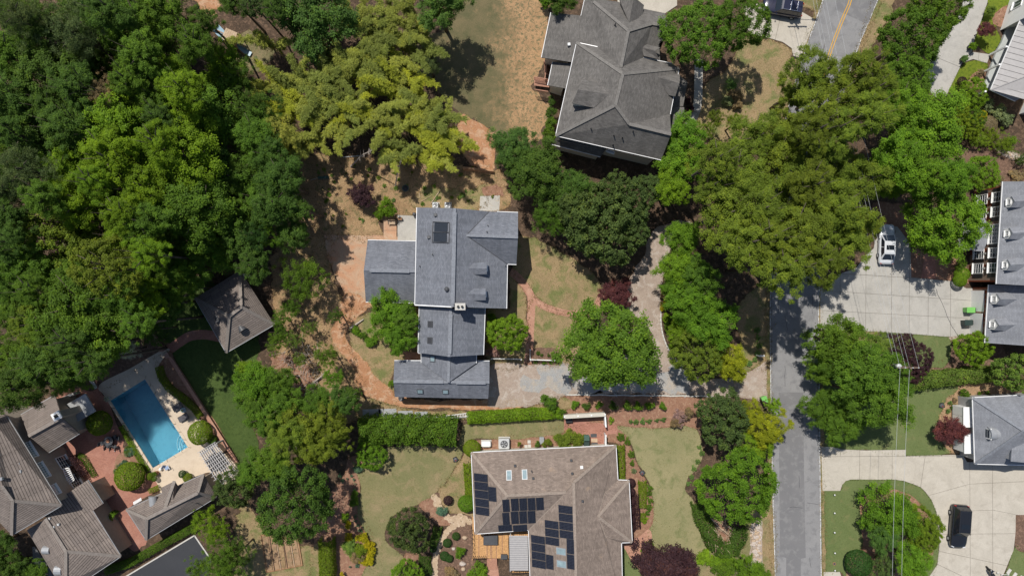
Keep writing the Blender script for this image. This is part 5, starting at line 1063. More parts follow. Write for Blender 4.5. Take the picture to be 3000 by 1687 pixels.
# ------------------------------------------------------------------ oak mass over the road and its neighbours
_o = random.Random(3)
for t in '2060 190 72|2157 178 58|2195 228 58|2005 228 54|2082 265 72|2180 292 66|1985 332 68|1970 402 82|2082 400 82|2157 455 72|1982 490 80|2095 525 80|2005 590 84|2107 602 78|2157 570 56|1965 672 70|2057 660 62|1800 405 58|1855 450 76|1825 540 78|1880 612 68|1900 350 62|2100 330 62|1905 530 64|1790 470 44|2040 470 60|2050 330 55|1930 600 60|2050 560 58'.split('|'):
    x, y, r = map(float, t.split())
    w = 'beside the dry front lawn and top drive' if y < 345 else 'over the shaded bend of the gravel drive' if x < 1930 else 'beside the silver sedan and grey drive' if x > 2090 else 'over the middle of the road'
    plant('oak', x, y, r, 'ol', 'oak_tree', 'olive green oak of the great canopy, ' + w, 'tree', 'oaks ' + w, (10 if x < 2020 and y < 340 else 19.5 if y > 585 and x < 2060 else _o.uniform(13.5, 20)) if x < 2100 or y < 350 else _o.uniform(10, 12.5), var=.2)
many('2295 95 84 g|2357 18 76 g|2282 205 66 g', 'dense', 'street_tree', 'rounded green tree between the road and the grey concrete drive', 'tree', 'rounded trees along the top drive', 11)
many('2332 325 96 bg|2270 268 62 bg|2257 400 66 bg|2240 462 44 bg 6|2320 437 62 bg|2382 450 58 bg', 'broad', 'leafy_tree', 'fresh green tree between the oak canopy and the brick house garden', 'tree', 'fresh green trees east of the oaks', 12)
plant('dome', 2370, 562, 96, 'bg', 'leafy_tree', 'fresh green round tree in front of the brick house door', 'tree', None, 10)
# trees round the top house
many('1752 88 90 g|1863 62 74 g', 'dense', 'leafy_tree', 'dense green tree at the right front of the hip-roofed grey house', 'tree', 'dense trees beside the grey house', 11)
plant('broad', 1413, 2, 36, 'd', 'leafy_tree', 'dark green tree tucked into the rear corner of the grey house', 'tree', None, 7)
many('1725 345 50 bg|1713 410 58 bg', 'broad', 'leafy_tree', 'fresh green tree at the lower right corner of the grey house', 'tree', 'fresh trees at the grey house corner', 9)
# evergreen belt between the two houses
plant('broad', 1288, 368, 54, 'bl', 'leafy_tree', 'blue-green rounded tree at the foot of the dirt path', 'tree', None, 8)
many('1310 410 56 d 8|1352 440 72 d 9|1450 480 54 d 8|1400 500 50 d 7', 'broad', 'evergreen_tree', 'dark evergreen tree in the belt behind the main house', 'tree', 'dark evergreens behind the main house', 9)
many('1462 530 62 ma 9|1513 565 100 ma 10|1575 525 66 ma 9|1545 482 50 ma 8|1625 482 46 ma 8|1590 580 46 ma 8', 'magnolia', 'magnolia_tree', 'dull green magnolia with glossy leaves by the front lawn', 'tree', 'magnolias by the front lawn', 9.5)
plant('broad', 1688, 475, 46, 'yg', 'leafy_tree', 'yellow-green tree between the magnolias and the oak canopy', 'tree', None, 9)
plant('light', 1383, 550, 50, 'g', 'leafy_tree', 'light green loose tree at the corner of the main house', 'tree', None, 7)
# island between drive and road
many('1713 600 48 bg 8|1713 675 52 li 8|1738 760 62 bg 9|1788 812 66 bg 9|1713 832 36 li 6|1700 720 40 bg 7|1760 700 50 g 9', 'broad', 'leafy_tree', 'fresh green tree in the island between gravel drive and road', 'tree', 'fresh trees in the drive island')
plant('dense', 1750, 892, 68, 'ol', 'leafy_tree', 'olive brown-green tree at the mouth of the gravel drive', 'tree', None, 8)
plant('broad', 1838, 912, 46, 'yy', 'leafy_tree', 'bright yellow-green small tree at the mouth of the gravel drive', 'tree', None, 6)
many('1672 740 16 br|1676 800 14 li|1690 815 20 g|1668 770 12 ye|1700 870 18 ol', 'shrub', 'shrub', 'low shrub along the kerb of the drive island', 'shrub', 'shrubs along the drive island kerb')
plant('dome', 1530, 872, 126, 'g', 'shade_tree', 'big green shade tree standing over the gravel drive', 'tree', None, 12)
plant('maple', 1550, 737, 43, 'rd', 'japanese_maple', 'dark red maple beside the front lawn and gravel drive', 'tree', None, 3.6)
# round the main house
many('981 788 60 bg|1006 852 40 bg|1022 800 34 g', 'broad', 'leafy_tree', 'green tree against the left side of the lower wing', 'tree', 'trees left of the lower wing', 6.5)
plant('dense', 1278, 838, 53, 'li', 'leafy_tree', 'light green round tree right of the lower wing', 'tree', None, 6)
many('1238 800 15 bg|1243 820 13 bg', 'shrub', 'shrub', 'green shrub against the right wall of the lower wing', 'shrub', 'shrubs right of the lower wing')
plant('shrub', 1235, 858, 13, 'ye', 'shrub', 'yellow shrub against the right wall of the lower wing', 'shrub')
plant('shrub', 1240, 885, 17, 'pk', 'rose_bush', 'pale pink flowering bush at the end of the picket fence', 'shrub')
plant('maple', 908, 490, 34, 'pu', 'japanese_maple', 'dark purple maple in the bare straw yard', 'tree', None, 3.0)
plant('shrub', 975, 522, 25, 'bg', 'shrub', 'bright green clipped bush beside the concrete patio', 'shrub', None, 2.4); plant('shrub', 955, 540, 14, 'bg', 'shrub', 'small bright green bush beside the larger one at the patio', 'shrub', None, 1.3)
many('765 700 68 g 8|706 802 26 g 4|706 838 24 g 4|694 864 28 g 5|735 775 32 g 5|820 895 38 g 6|845 795 22 d 4|838 950 36 bg 6|735 855 26 mg 4|775 825 22 mg 3.5|755 905 22 mg 4', 'light', 'leafy_tree', 'loose light green tree left of the orange clay drive', 'tree', 'loose trees left of the clay drive')
many('896 833 14 bg|935 858 18 bg|915 845 10 g|985 965 9 bg', 'shrub', 'weed_clump', 'green weed clump on the dry grass beside the clay drive', 'weeds', 'weed clumps beside the clay drive', 1.0)
# lower middle woods
many('652 960 58 bg 8|630 992 46 g 7|676 1050 54 g 9|725 1005 42 g 8|800 1010 42 g 8|655 1030 44 g 8|705 962 40 g 8|622 930 26 li 5|690 1160 52 g 9|640 1180 46 g 8|860 1010 40 d 8|880 1000 30 d 7', 'broad', 'leafy_tree', 'green leafy tree in the grove beside the dark lawn', 'tree', 'grove beside the dark lawn')
many('762 1085 76 ol 9|830 1062 52 ol 9|720 1100 54 ol 10|800 1120 52 ol 8|850 1100 36 ol 7', 'oak', 'leafy_tree', 'olive green broad tree above the round dark tree of the garden', 'tree', 'olive trees of the lower grove')
plant('dense', 744, 1265, 104, 'd', 'leafy_tree', 'big dark green round tree above the vegetable plot', 'tree', None, 11)
plant('magnolia', 588, 1225, 54, 'ma', 'magnolia_tree', 'dull green magnolia at the end of the white pergola', 'tree', None, 7)
many('520 1315 46 li 5|545 1345 34 li 5|563 1400 52 g 7|600 1390 40 d 6|500 1430 36 g 6|560 1445 50 g 7', 'light', 'leafy_tree', 'light green tree at the corner of the dark asphalt court', 'tree', 'trees at the asphalt court')
plant('light', 325, 880, 32, 'wh', 'dogwood_tree', 'white-flowering small tree beside the pool deck', 'tree', None, 5)
# lower middle garden
plant('magnolia', 1030, 1332, 57, 'ma', 'magnolia_tree', 'dark round magnolia on the lawn beside the flagstone path', 'tree', None, 6.5)
plant('dense', 1025, 1446, 42, 'bg', 'leafy_tree', 'bright green round tree at the lower end of the flagstone path', 'tree', None, 4)
plant('dense', 935, 1143, 42, 'bg', 'shrub', 'big bright green rounded shrub under the long laurel hedge', 'shrub', None, 3.5)
plant('magnolia', 1820, 1052, 76, 'ma', 'magnolia_tree', 'dull green magnolia beside the road south of the gravel drive', 'tree', None, 8)
many('1930 1075 52 yy 8|1945 1020 22 li 5|1905 1120 40 li 7|1895 1040 34 yy 7', 'oak', 'leafy_tree', 'yellow-green tree hanging over the road edge', 'tree', 'yellow-green trees at the road edge')
plant('dense', 1855, 1222, 100, 'bg', 'leafy_tree', 'large bright green round tree between pale lawn and road', 'tree', None, 10)
plant('maple', 1675, 1425, 78, 'pu', 'japanese_maple', 'large dark purple maple at the end of the front brick path', 'tree', None, 4.5)
plant('broad', 1890, 1440, 44, 'bg', 'leafy_tree', 'green tree beside the dry stone creek bed', 'tree', None, 6)
many('1712 1050 22 pk|1700 1062 18 br|1730 1040 16 br', 'shrub', 'shrub', 'brownish pink faded shrub under the magnolia by the pine straw bed', 'shrub', 'faded shrubs under the roadside magnolia', 1.4)
# right side
many('2107 858 74 g 9|2182 925 76 g 12|2066 925 46 g 6|2072 1028 54 g 6.5|2222 1015 72 g 11|2120 1068 50 g 7|2150 985 46 g 8|2120 920 50 g 8|2200 870 38 mg 8|2250 960 46 g 9', 'broad', 'street_tree', 'green street tree spreading over the road by the utility pole', 'tree', 'street trees by the utility pole', 12)
many('2268 868 36 pu|2300 905 46 pu|2290 935 34 pu', 'dense', 'plum_tree', 'dark purple plum tree beside the utility pole', 'tree', 'purple plum trees by the utility pole', 6)
plant('dense', 2447, 875, 48, 'li', 'shrub', 'bright green clipped round tree at the corner of the brick garage', 'tree', None, 4)
plant('magnolia', 2548, 938, 54, 'mg', 'magnolia_tree', 'pale-leaved magnolia between the two right-hand houses', 'tree', None, 6)
plant('maple', 2387, 1080, 42, 'rd', 'japanese_maple', 'dark red maple in front of the white bay windows', 'tree', None, 3.4)
many('2232 1288 74 bg|2220 1350 40 bl|2295 1412 52 bg', 'broad', 'leafy_tree', 'green tree in the island bed of the pale concrete drive', 'tree', 'green trees in the drive island bed', 6)
many('2318 1322 52 to|2330 1350 36 to', 'dense', 'leafy_tree', 'dark olive green tree in the island bed of the pale concrete drive', 'tree', 'olive trees in the drive island bed', 5)
plant('magnolia', 2218, 1425, 36, 'ma', 'shrub', 'dull green glossy shrub beside the dark clipped ball', 'shrub', None, 2.5)
plant('ball', 2160, 1416, 33, 'dg', 'clipped_shrub', 'dark green egg-shaped clipped shrub on the island bed', 'shrub', None, 2.6)
plant('dense', 2445, 238, 40, 'li', 'shrub', 'bright green round shrub below the metal porch roof', 'shrub', None, 3.2)
many('2478 75 22 rd', 'maple', 'japanese_maple', 'dusky red maple on the bright lawn by the white house', 'tree', None, 2.6)
many('2395 245 14 pu|2420 205 11 pu', 'ball', 'clipped_shrub', 'dark purple clipped shrub on the strip lawn by the white house', 'shrub', 'purple shrubs by the white house', 1.3)
many('2492 30 15 mg|2465 185 12 br|2480 260 22 gr|2515 285 22 gr|2530 300 20 gr', 'shrub', 'shrub', 'grey-green shrub along the white house wall', 'shrub', 'grey-green shrubs by the white house', 1.6)
many('2395 290 44 to|2435 320 36 to|2450 300 28 g', 'dense', 'shrub', 'dark olive bushy shrub in the right-hand garden bed', 'shrub', 'olive shrubs in the right-hand bed', 3)
many('2470 290 12 ye|2488 312 20 br', 'ball', 'clipped_shrub', 'tan clipped mound in the right-hand garden bed', 'shrub', 'tan mounds in the right-hand bed', 1.2)
many('2460 350 28 to|2490 345 24 to|2520 362 28 to|2540 355 20 li|2570 400 20 d', 'pine', 'conifer_shrub', 'feathery spreading conifer above the stone bed', 'shrub', 'feathery conifers above the stone bed', 2)
plant('dense', 2470, 437, 48, 'bg', 'shrub', 'wide clipped green shrub at the end of the brick house', 'shrub', None, 2.6)
plant('shrub', 2410, 480, 20, 'pu', 'shrub', 'dark purple shrub at the end of the brick house', 'shrub', None, 1.6)
many('2420 690 18 li|2415 705 16 li', 'ball', 'clipped_shrub', 'light green clipped ball at the front of the brick house', 'shrub', 'clipped balls at the brick house', 1.8)
many('2417 670 14 g|2420 655 12 g', 'shrub', 'shrub', 'green upright shrub at the front of the brick house', 'shrub', 'upright shrubs at the brick house', 1.8)
# clipped balls round the pool and terrace
many('250 1064 31 to|326 1198 36 to|503 1088 30 to', 'ball', 'clipped_shrub', 'big clipped olive-green ball beside the pool', 'shrub', 'big clipped balls round the pool', 2.6)
many('459 1192 10 dg|472 1201 12 to|377 1198 9 to|533 1105 12 g|388 1205 6 g', 'ball', 'clipped_shrub', 'small clipped ball near the lower pool deck', 'shrub', 'small clipped balls near the pool deck', 1.0)
many('1187 1127 22 to|1174 1266 22 bg', 'ball', 'clipped_shrub', 'clipped green ball at the left corners of the brown house', 'shrub', 'clipped balls at the brown house', 1.8)
plant('ball', 1127, 1258, 12, 'pu', 'clipped_shrub', 'purple-grey clipped shrub on the rough grass by the brown house', 'shrub', None, 1.1)
many('1090 1380 9 dg|1125 1365 11 dg|1147 1348 10 dg|1118 1398 12 dg|1130 1404 10 dg', 'ball', 'clipped_shrub', 'dark green clipped mound in the gravel bed by the deck', 'shrub', 'dark mounds in the gravel bed', .8)
many('1157 1388 15 bg|1200 1440 30 bg', 'shrub', 'shrub', 'bright green shrub in the bed by the wooden deck', 'shrub', 'bright shrubs by the wooden deck', 1.3)
many('1112 1285 16 gb|900 1180 12 gb|1133 1440 18 br|1145 1443 14 br', 'shrub', 'ornamental_grass', 'pale blue-green spiky plant beside the garden path', 'plant', 'pale spiky plants in the garden', .9)
many('855 1195 6 gb|862 1208 6 gb|884 1196 4 gb|873 1203 3 gb|890 1206 4 gb|893 1216 3 gb|892 1232 5 gb|894 1298 5 gb|894 1310 5 gb|900 1321 5 gb|906 1333 6 gb|898 1422 6 gb|880 1425 3 gb', 'lowplant', 'fescue_tuft', 'blue-green tuft in the pine straw bed beside the lawn', 'plant', 'blue tufts in the pine straw bed', .4)
many('876 1320 11 ye|876 1350 12 ye|880 1376 24 mg|912 1352 16 ye|928 1370 15 ye|934 1390 15 ye|930 1408 15 ye|915 1412 12 ye|868 1300 12 li|860 1443 6 ye', 'shrub', 'shrub', 'golden yellow shrub in the bed beside the big lawn', 'shrub', 'golden shrubs beside the lawn', 1.1)
many('910 1385 20 to|898 1400 18 br|890 1260 14 g|892 1245 12 g', 'shrub', 'shrub', 'olive loose shrub among the golden ones', 'shrub', 'olive shrubs among the golden ones', 1.2)
many('1446 1017 11 bg|1475 1020 11 d|1507 1018 10 bg|1543 1020 12 d|1580 1020 12 g|1606 1021 12 bg|1634 1020 12 bg|1667 1021 10 bg', 'shrub', 'azalea_shrub', 'round green shrub in the row on the pine straw bed', 'shrub', 'row of round shrubs on pine straw', 1.1)
many('1586 1060 6 fb|1600 1060 8 fb|1616 1059 8 fb|1632 1059 8 fb|1652 1057 6 fb|1668 1055 8 fb|1538 1057 9 li', 'lowplant', 'perennial', 'pale green low perennial in the pine straw bed', 'plant', 'low perennials in the pine straw bed', .5)
many('1383 1012 22 g 2.4|1370 1000 10 g 1.5|1415 1035 9 g 1.2|1405 1040 15 li 1.3', 'shrub', 'shrub', 'green shrub at the right end of the low hedge', 'shrub', 'shrubs at the low hedge end')
many('1352 1117 8 g|1380 1112 11 ol|1410 1105 20 ol|1435 1102 24 ol|1455 1108 20 ol|1306 1116 6 ol|1368 1118 7 ol', 'shrub', 'shrub', 'olive green shrub along the back wall of the brown house', 'shrub', 'shrubs behind the brown house', 1.3)
many('1562 1100 12 g|1578 1110 10 g|1588 1143 10 g|1590 1164 8 g|1595 1184 8 gr|1634 1226 9 g|1632 1240 8 g|1635 1258 9 g|1632 1275 9 g|1628 1290 9 g|1622 1308 9 li|1560 1128 9 br', 'lowplant', 'perennial', 'leafy green perennial along the front of the brown house', 'plant', 'perennials in front of the brown house', .5)
many('1765 1140 8 fb|1755 1160 8 fb|1745 1178 8 fb|1740 1200 7 fb|1732 1215 7 fb|1760 1125 7 fb', 'lowplant', 'perennial', 'loose green ground plant at the right edge of the pale lawn', 'plant', 'ground plants at the pale lawn edge', .35)
many('1770 1400 24 li 1.3|1800 1410 22 li 1.5|1830 1405 20 li 1.5|1815 1435 26 g 1.8|1840 1425 22 g 1.6|1870 1420 22 g 2', 'shrub', 'shrub', 'light green mounded shrub at the foot of the pale lawn', 'shrub', 'mounded shrubs at the pale lawn foot')
many('1905 830 9 fb|1907 850 9 fb|1909 870 9 fb|1906 890 9 fb|1898 905 9 fb|1885 915 9 fb', 'lowplant', 'daylily', 'row of strap-leaved green plants by the white mailbox', 'plant', 'strap-leaved row by the mailbox', .4)
many('1353 888 6 g|1362 893 5 d|1380 893 5 d|1392 896 5 d|1347 908 7 d|1369 912 6 g|1385 910 6 g|1400 905 7 d', 'lowplant', 'perennial', 'small green plant along the white picket fence', 'plant', 'plants along the picket fence', .4)
many('2402 1008 8 br|2400 1025 10 d|2402 1047 8 d|2400 1090 7 d|2390 1012 6 fb|2385 1033 7 fb|2403 1078 7 d|2392 1118 6 br|2465 988 6 g|2485 988 7 g', 'lowplant', 'perennial', 'small plant in the tan bed by the white bays', 'plant', 'plants in the tan bed', .5)
plant('shrub', 2428, 992, 15, 'g', 'shrub', 'clipped green shrub at the corner of the right-hand grey house', 'shrub', None, 1.3)
many('1375 5 20 bg', 'shrub', 'shrub', 'green shrub behind the grey house', 'shrub', None, 2)
many('1388 255 12 d 1.6|1386 285 15 d 2|1384 310 17 g 2.2|1382 335 20 g 2.5|1378 355 20 d 2.6', 'shrub', 'shrub', 'dark green foundation shrub along the left wall of the grey house', 'shrub', 'foundation shrubs of the grey house')
many('1850 240 20 br|1830 255 16 gr|1840 215 16 fb|1855 265 14 br|1735 275 12 pu|1732 255 10 pu|1728 290 9 gr', 'shrub', 'shrub', 'sparse brownish shrub on the dry front lawn of the grey house', 'shrub', 'sparse shrubs by the grey house walk', 1.2)
many('1850 310 30 to|1800 300 30 ol|1770 330 30 ol', 'light', 'leafy_tree', 'low olive tree where the dry lawn meets the oak canopy', 'tree', 'low trees below the dry lawn', 5)
many('2450 118 9 li 1.3|2428 150 8 fb 1.2', 'shrub', 'potted_shrub', 'small leafy plant in a dark pot at the white house walk', 'plant', 'plants in pots at the white house walk')
many('2500 460 25 br|2560 440 20 br', 'shrub', 'ground_cover', 'brown ground cover clump beside the brick house', 'shrub', 'brown clumps by the brick house', .7)
# white and yellow perennial bed on the brick terrace
for i in range(26):
    a = _rt.random(); x = 300 + 34 * a + _rt.uniform(-8, 8); y = 1180 - 52 * a + _rt.uniform(-14, 10)
    plant('lowplant', x, y, _rt.uniform(6, 9), _rt.choice(['gb', 'fb', 'gr', 'g', 'gb']), 'perennial', 'silvery green perennial in the kidney bed of the brick terrace', 'plant', 'perennials in the terrace bed', .45)
# weeds and tufts on the straw yard
for i in range(70):
    x, y = _rt.uniform(785, 1240), _rt.uniform(415, 590)
    if (x > 1040 and y > 515) or (x > 955 and y > 545): continue
    plant('lowplant', x, y, _rt.uniform(2.5, 7), _rt.choice(['g', 'mg', 'fb', 'ol']), 'weed_tuft', 'small green weed tuft on the bare straw yard', 'weeds', 'weed tufts on the straw yard', .25)
# ------------------------------------------------------------------ hedges
def hedge(f, pts, w, h, col, label, name='hedge', cat='hedge', dens=190, ll=.17, lw=.1, lump=.12, seed=1):
    line = straight_line([f(*p, h * .7) for p in pts], .3, False); n0 = len(line); rng = np.random.default_rng(seed)
    L = sum((line[i + 1] - line[i]).length for i in range(n0 - 1)); n = int(dens * L * (w + 2 * h))
    idx = rng.integers(0, n0 - 1, n); fr = rng.random(n); A = np.array([(p.x, p.y) for p in line])
    c = A[idx] * (1 - fr[:, None]) + A[idx + 1] * fr[:, None]; d = A[idx + 1] - A[idx]; d /= np.linalg.norm(d, axis=1, keepdims=True); nn = np.stack([-d[:, 1], d[:, 0]], 1)
    top = rng.random(n) < w / (w + 1.3 * h); q = rng.uniform(-1, 1, n); zz = rng.uniform(-.5, 1, n); th = q * 2
    cx = np.where(top, q, np.sign(q) * np.clip(1 - np.maximum(zz, 0) ** 4, .05, 1) ** .25); cz = np.where(top, (1 - np.abs(q) ** 4) ** .25, zz)
    k = 1 + lump * np.sin(c[:, 0] * 3.1 + seed) * np.sin(c[:, 1] * 2.7 + th * 2) + rng.normal(0, .05, n) - np.abs(rng.normal(0, .06, n))
    pos = np.concatenate([c + nn * (cx * w / 2 * k)[:, None], (h * (.35 + .65 * cz * k))[:, None]], 1)
    nrm = np.concatenate([nn * cx[:, None], np.abs(cz)[:, None]], 1) * .8 + rng.normal(size=(n, 3)) * .5
    cen = line[n0 // 2]; pos[:, 0] -= cen.x; pos[:, 1] -= cen.y
    t = thing(name, label, cat, (cen.x, cen.y, 0))
    o = link(bpy.data.objects.new('foliage', leaf_mesh('foliage_hedge', pos, nrm, np.full(n, ll), np.full(n, lw), .5 + rng.normal(0, .18, n) + .1 * np.sin(c[:, 0] * 2), 'leaf', rng)), t)
    k = COL[col]; o.color = (k[0], k[1], k[2], 1)
    mb = MB()
    for i in range(0, n0, 4): mb.tube([(line[i].x, line[i].y, 0), (line[i].x + .1, line[i].y, h * .8)], [.04, .02], 5)
    obj('stem', mb, M['bark'], t)
    return t
hedge(O, [(905, 1085), (960, 1082), (1060, 1083), (1150, 1088)], 3.0, 3.0, 'g', 'long bright green laurel hedge below the wire fence', seed=2, dens=150, lump=.24, ll=.22, lw=.13)
hedge(O, [(1175, 1052), (1240, 1048), (1320, 1043), (1395, 1040)], 1.35, 1.3, 'li', 'low light green hedge between strip lawn and gravel drive', seed=3)
hedge(O, [(819, 1358), (820, 1400), (822, 1470)], 1.7, 2.2, 'to', 'clipped olive-green hedge block beside the vegetable plot', seed=4, ll=.13, lw=.07, dens=330, lump=.05)
hedge(tl(2, 3), [(1090, 130), (1095, 300), (1098, 470)], 1.0, 1.1, 'to', 'clipped hedge strip against the upper right wall of the brown house', seed=5, dens=260, ll=.12, lw=.07)
hedge(tl(2, 3), [(1315, 490), (1315, 640), (1315, 760)], .95, .8, 'to', 'rounded bright clipped hedge in front of the brown house', seed=6, dens=380, ll=.1, lw=.06, lump=.04)
hedge(tl(2, 3), [(1320, 810), (1318, 900)], .7, .6, 'to', 'short bright clipped hedge in front of the brown house', seed=7, dens=380, ll=.1, lw=.06, lump=.04)
hedge(tl(2, 3), [(1250, 620), (1255, 780), (1265, 970)], .75, .75, 'pu', 'dark purple clipped hedge in front of the brown house', seed=8, dens=380, ll=.1, lw=.06, lump=.05)
for k, yy in enumerate((510, 600, 700, 790, 880, 960)):
    p = tl(2, 3)(1198, yy, .9)
    plant('ball', 1198, yy, 11, 'pu', 'clipped_shrub', 'dark purple clipped ball against the wall of the brown house', 'shrub', 'purple clipped balls by the brown house', 1.1, tl(2, 3))
hedge(tl(2, 3), [(1345, 1290), (1320, 1220), (1350, 1140), (1420, 1115)], .7, .6, 'li', 'curved light green clipped edge under the purple maple', seed=9, dens=330, ll=.1, lw=.06)
hedge(t32, [(1440, 960), (1600, 930), (1800, 900), (2050, 880), (2320, 860)], 1.8, 1.5, 'mg', 'long shaggy green hedge between the two right-hand lawns', seed=10, lump=.2)
hedge(t02, [(1590, 790), (1620, 900), (1700, 1010), (1850, 1120), (1960, 1220), (2020, 1300)], .85, .7, 'to', 'low curved box hedge along the pool deck', seed=11, dens=380, ll=.1, lw=.06, lump=.03)
hedge(t03, [(1215, -60), (1300, 90), (1400, 270), (1490, 400)], .7, .35, 'li', 'narrow bright green hedge along the left side of the pool', seed=12, dens=380, ll=.1, lw=.05, lump=.04)
hedge(t03, [(1060, 1400), (1300, 1320), (1650, 1120), (1950, 960)], .95, 1.0, 'g', 'long clipped hedge along the dark asphalt court', seed=13, dens=320, ll=.11, lw=.06, lump=.04)
hedge(t03, [(690, 270), (750, 330), (830, 450)], 1.3, 1.1, 'pu', 'brown-purple hedge block beside the estate house door', seed=14, dens=320, ll=.11, lw=.06, lump=.05)
hedge(t03, [(780, 230), (850, 270), (880, 330), (950, 450)], .7, .4, 'g', 'curved low green hedge on the brick terrace', seed=15, dens=320, ll=.1, lw=.06)
hedge(t03, [(1500, 600), (1600, 555)], .6, .5, 'to', 'short clipped hedge at the pool house wall', seed=16, dens=320, ll=.1, lw=.06)
hedge(t03, [(1040, 900), (1100, 850), (1150, 870)], 1.3, 1.2, 'bg', 'bright green hedge clump at the estate garage corner', seed=17)
hedge(t13, [(1700, 1240), (1690, 1330), (1720, 1440)], 1.4, .9, 'd', 'dark clipped hedge along the flagstone path', seed=18, dens=300, ll=.12, lw=.07)
hedge(t13, [(1830, 950), (1810, 1050), (1770, 1150)], 1.0, .9, 'd', 'dark hedge behind the round magnolia', seed=19, dens=300, ll=.12, lw=.07)
hedge(t13, [(2130, 310), (2140, 450), (2150, 600), (2140, 720)], 1.1, 1.0, 'to', 'loose hedge along the left wall of the brown house', seed=20)
hedge(tl(2, 3), [(1880, 700), (1920, 850), (1980, 1000), (2060, 1160), (2200, 1220), (2280, 1060), (2290, 950)], 1.8, 1.5, 'd', 'dark green sprawling shrub heap round the cut brush', name='shrub', cat='shrub', seed=21, lump=.25)

# ------------------------------------------------------------------ grass blades and leaf litter on the ground sheets
def inside(pts, poly):
    x, y = pts[:, 0], pts[:, 1]; r = np.zeros(len(pts), bool); n = len(poly)
    for i in range(n):
        (x0, y0), (x1, y1) = poly[i], poly[(i + 1) % n]
        if y0 == y1: continue
        c = ((y0 > y) != (y1 > y)) & (x < (x1 - x0) * (y - y0) / (y1 - y0) + x0); r ^= c
    return r
def scatter(mats, dens, ll, lw, col, name, label, cat, seed, upr, edge=.0, var=.25):
    rng = np.random.default_rng(seed); A = []
    for nm, mt, poly in SHEETS:
        if mt not in mats: continue
        q = np.array([(p.x, p.y) for p in poly]); lo, hi = q.min(0), q.max(0); lo = np.maximum(lo, (-66, -38)); hi = np.minimum(hi, (66, 38))
        if (hi <= lo).any(): continue
        n = int((hi - lo).prod() * dens); pts = rng.uniform(lo, hi, (n, 2)); pts = pts[inside(pts, q)]
        cl = np.sin(pts[:, 0] * 1.7 + pts[:, 1] * .9) * np.sin(pts[:, 1] * 1.3 - pts[:, 0] * .6 + seed); A.append(pts[rng.random(len(pts)) < .55 + .45 * cl])
        if edge > 0:
            i = rng.integers(0, len(q), int(len(q) * 7)); A.append(q[i] + rng.normal(0, edge, (len(i), 2)))
    p = np.concatenate(A); n = len(p); pos = np.concatenate([p, np.full((n, 1), .05 + .25 * ll * upr)], 1)
    nrm = rng.normal(size=(n, 3)) * (.35 + upr) + np.array([0, 0, 1.0 - .6 * upr])
    o = bpy.data.objects.new(name, leaf_mesh(name, pos, nrm, np.full(n, ll), np.full(n, lw), .5 + rng.normal(0, var, n), 'leaf', rng)); C.objects.link(o); o.color = (*col, 1)
    tag(o, label, cat, None, 'stuff')
scatter(('dullgrass', 'palegrass'), 16, .13, .045, (.19, .19, .075), 'grass', 'short dull grass of the lawns round the brown house', 'grass', 1, .7, .07)
scatter(('lushgrass', 'darkgrass', 'mossgrass'), 16, .12, .045, (.125, .162, .045), 'grass', 'short green grass of the lush lawns', 'grass', 2, .7, .06)
scatter(('drygrass', 'sparse'), 14, .14, .045, (.22, .19, .08), 'grass', 'thin dry grass on the worn lawns and verges', 'grass', 3, .7, .12)
scatter(('straw', 'clay', 'tanstraw'), 9, .22, .03, (.44, .32, .18), 'straw', 'scattered straw and stalks on the bare yards', 'straw', 4, .15, .15)
scatter(('straw', 'drygrass', 'gravel', 'paddirt', 'mulch', 'pinestraw'), 3, .1, .06, (.16, .1, .055), 'leaf_litter', 'scattered dead leaves on yards, beds and drives', 'leaves', 5, .2, .15, .35)
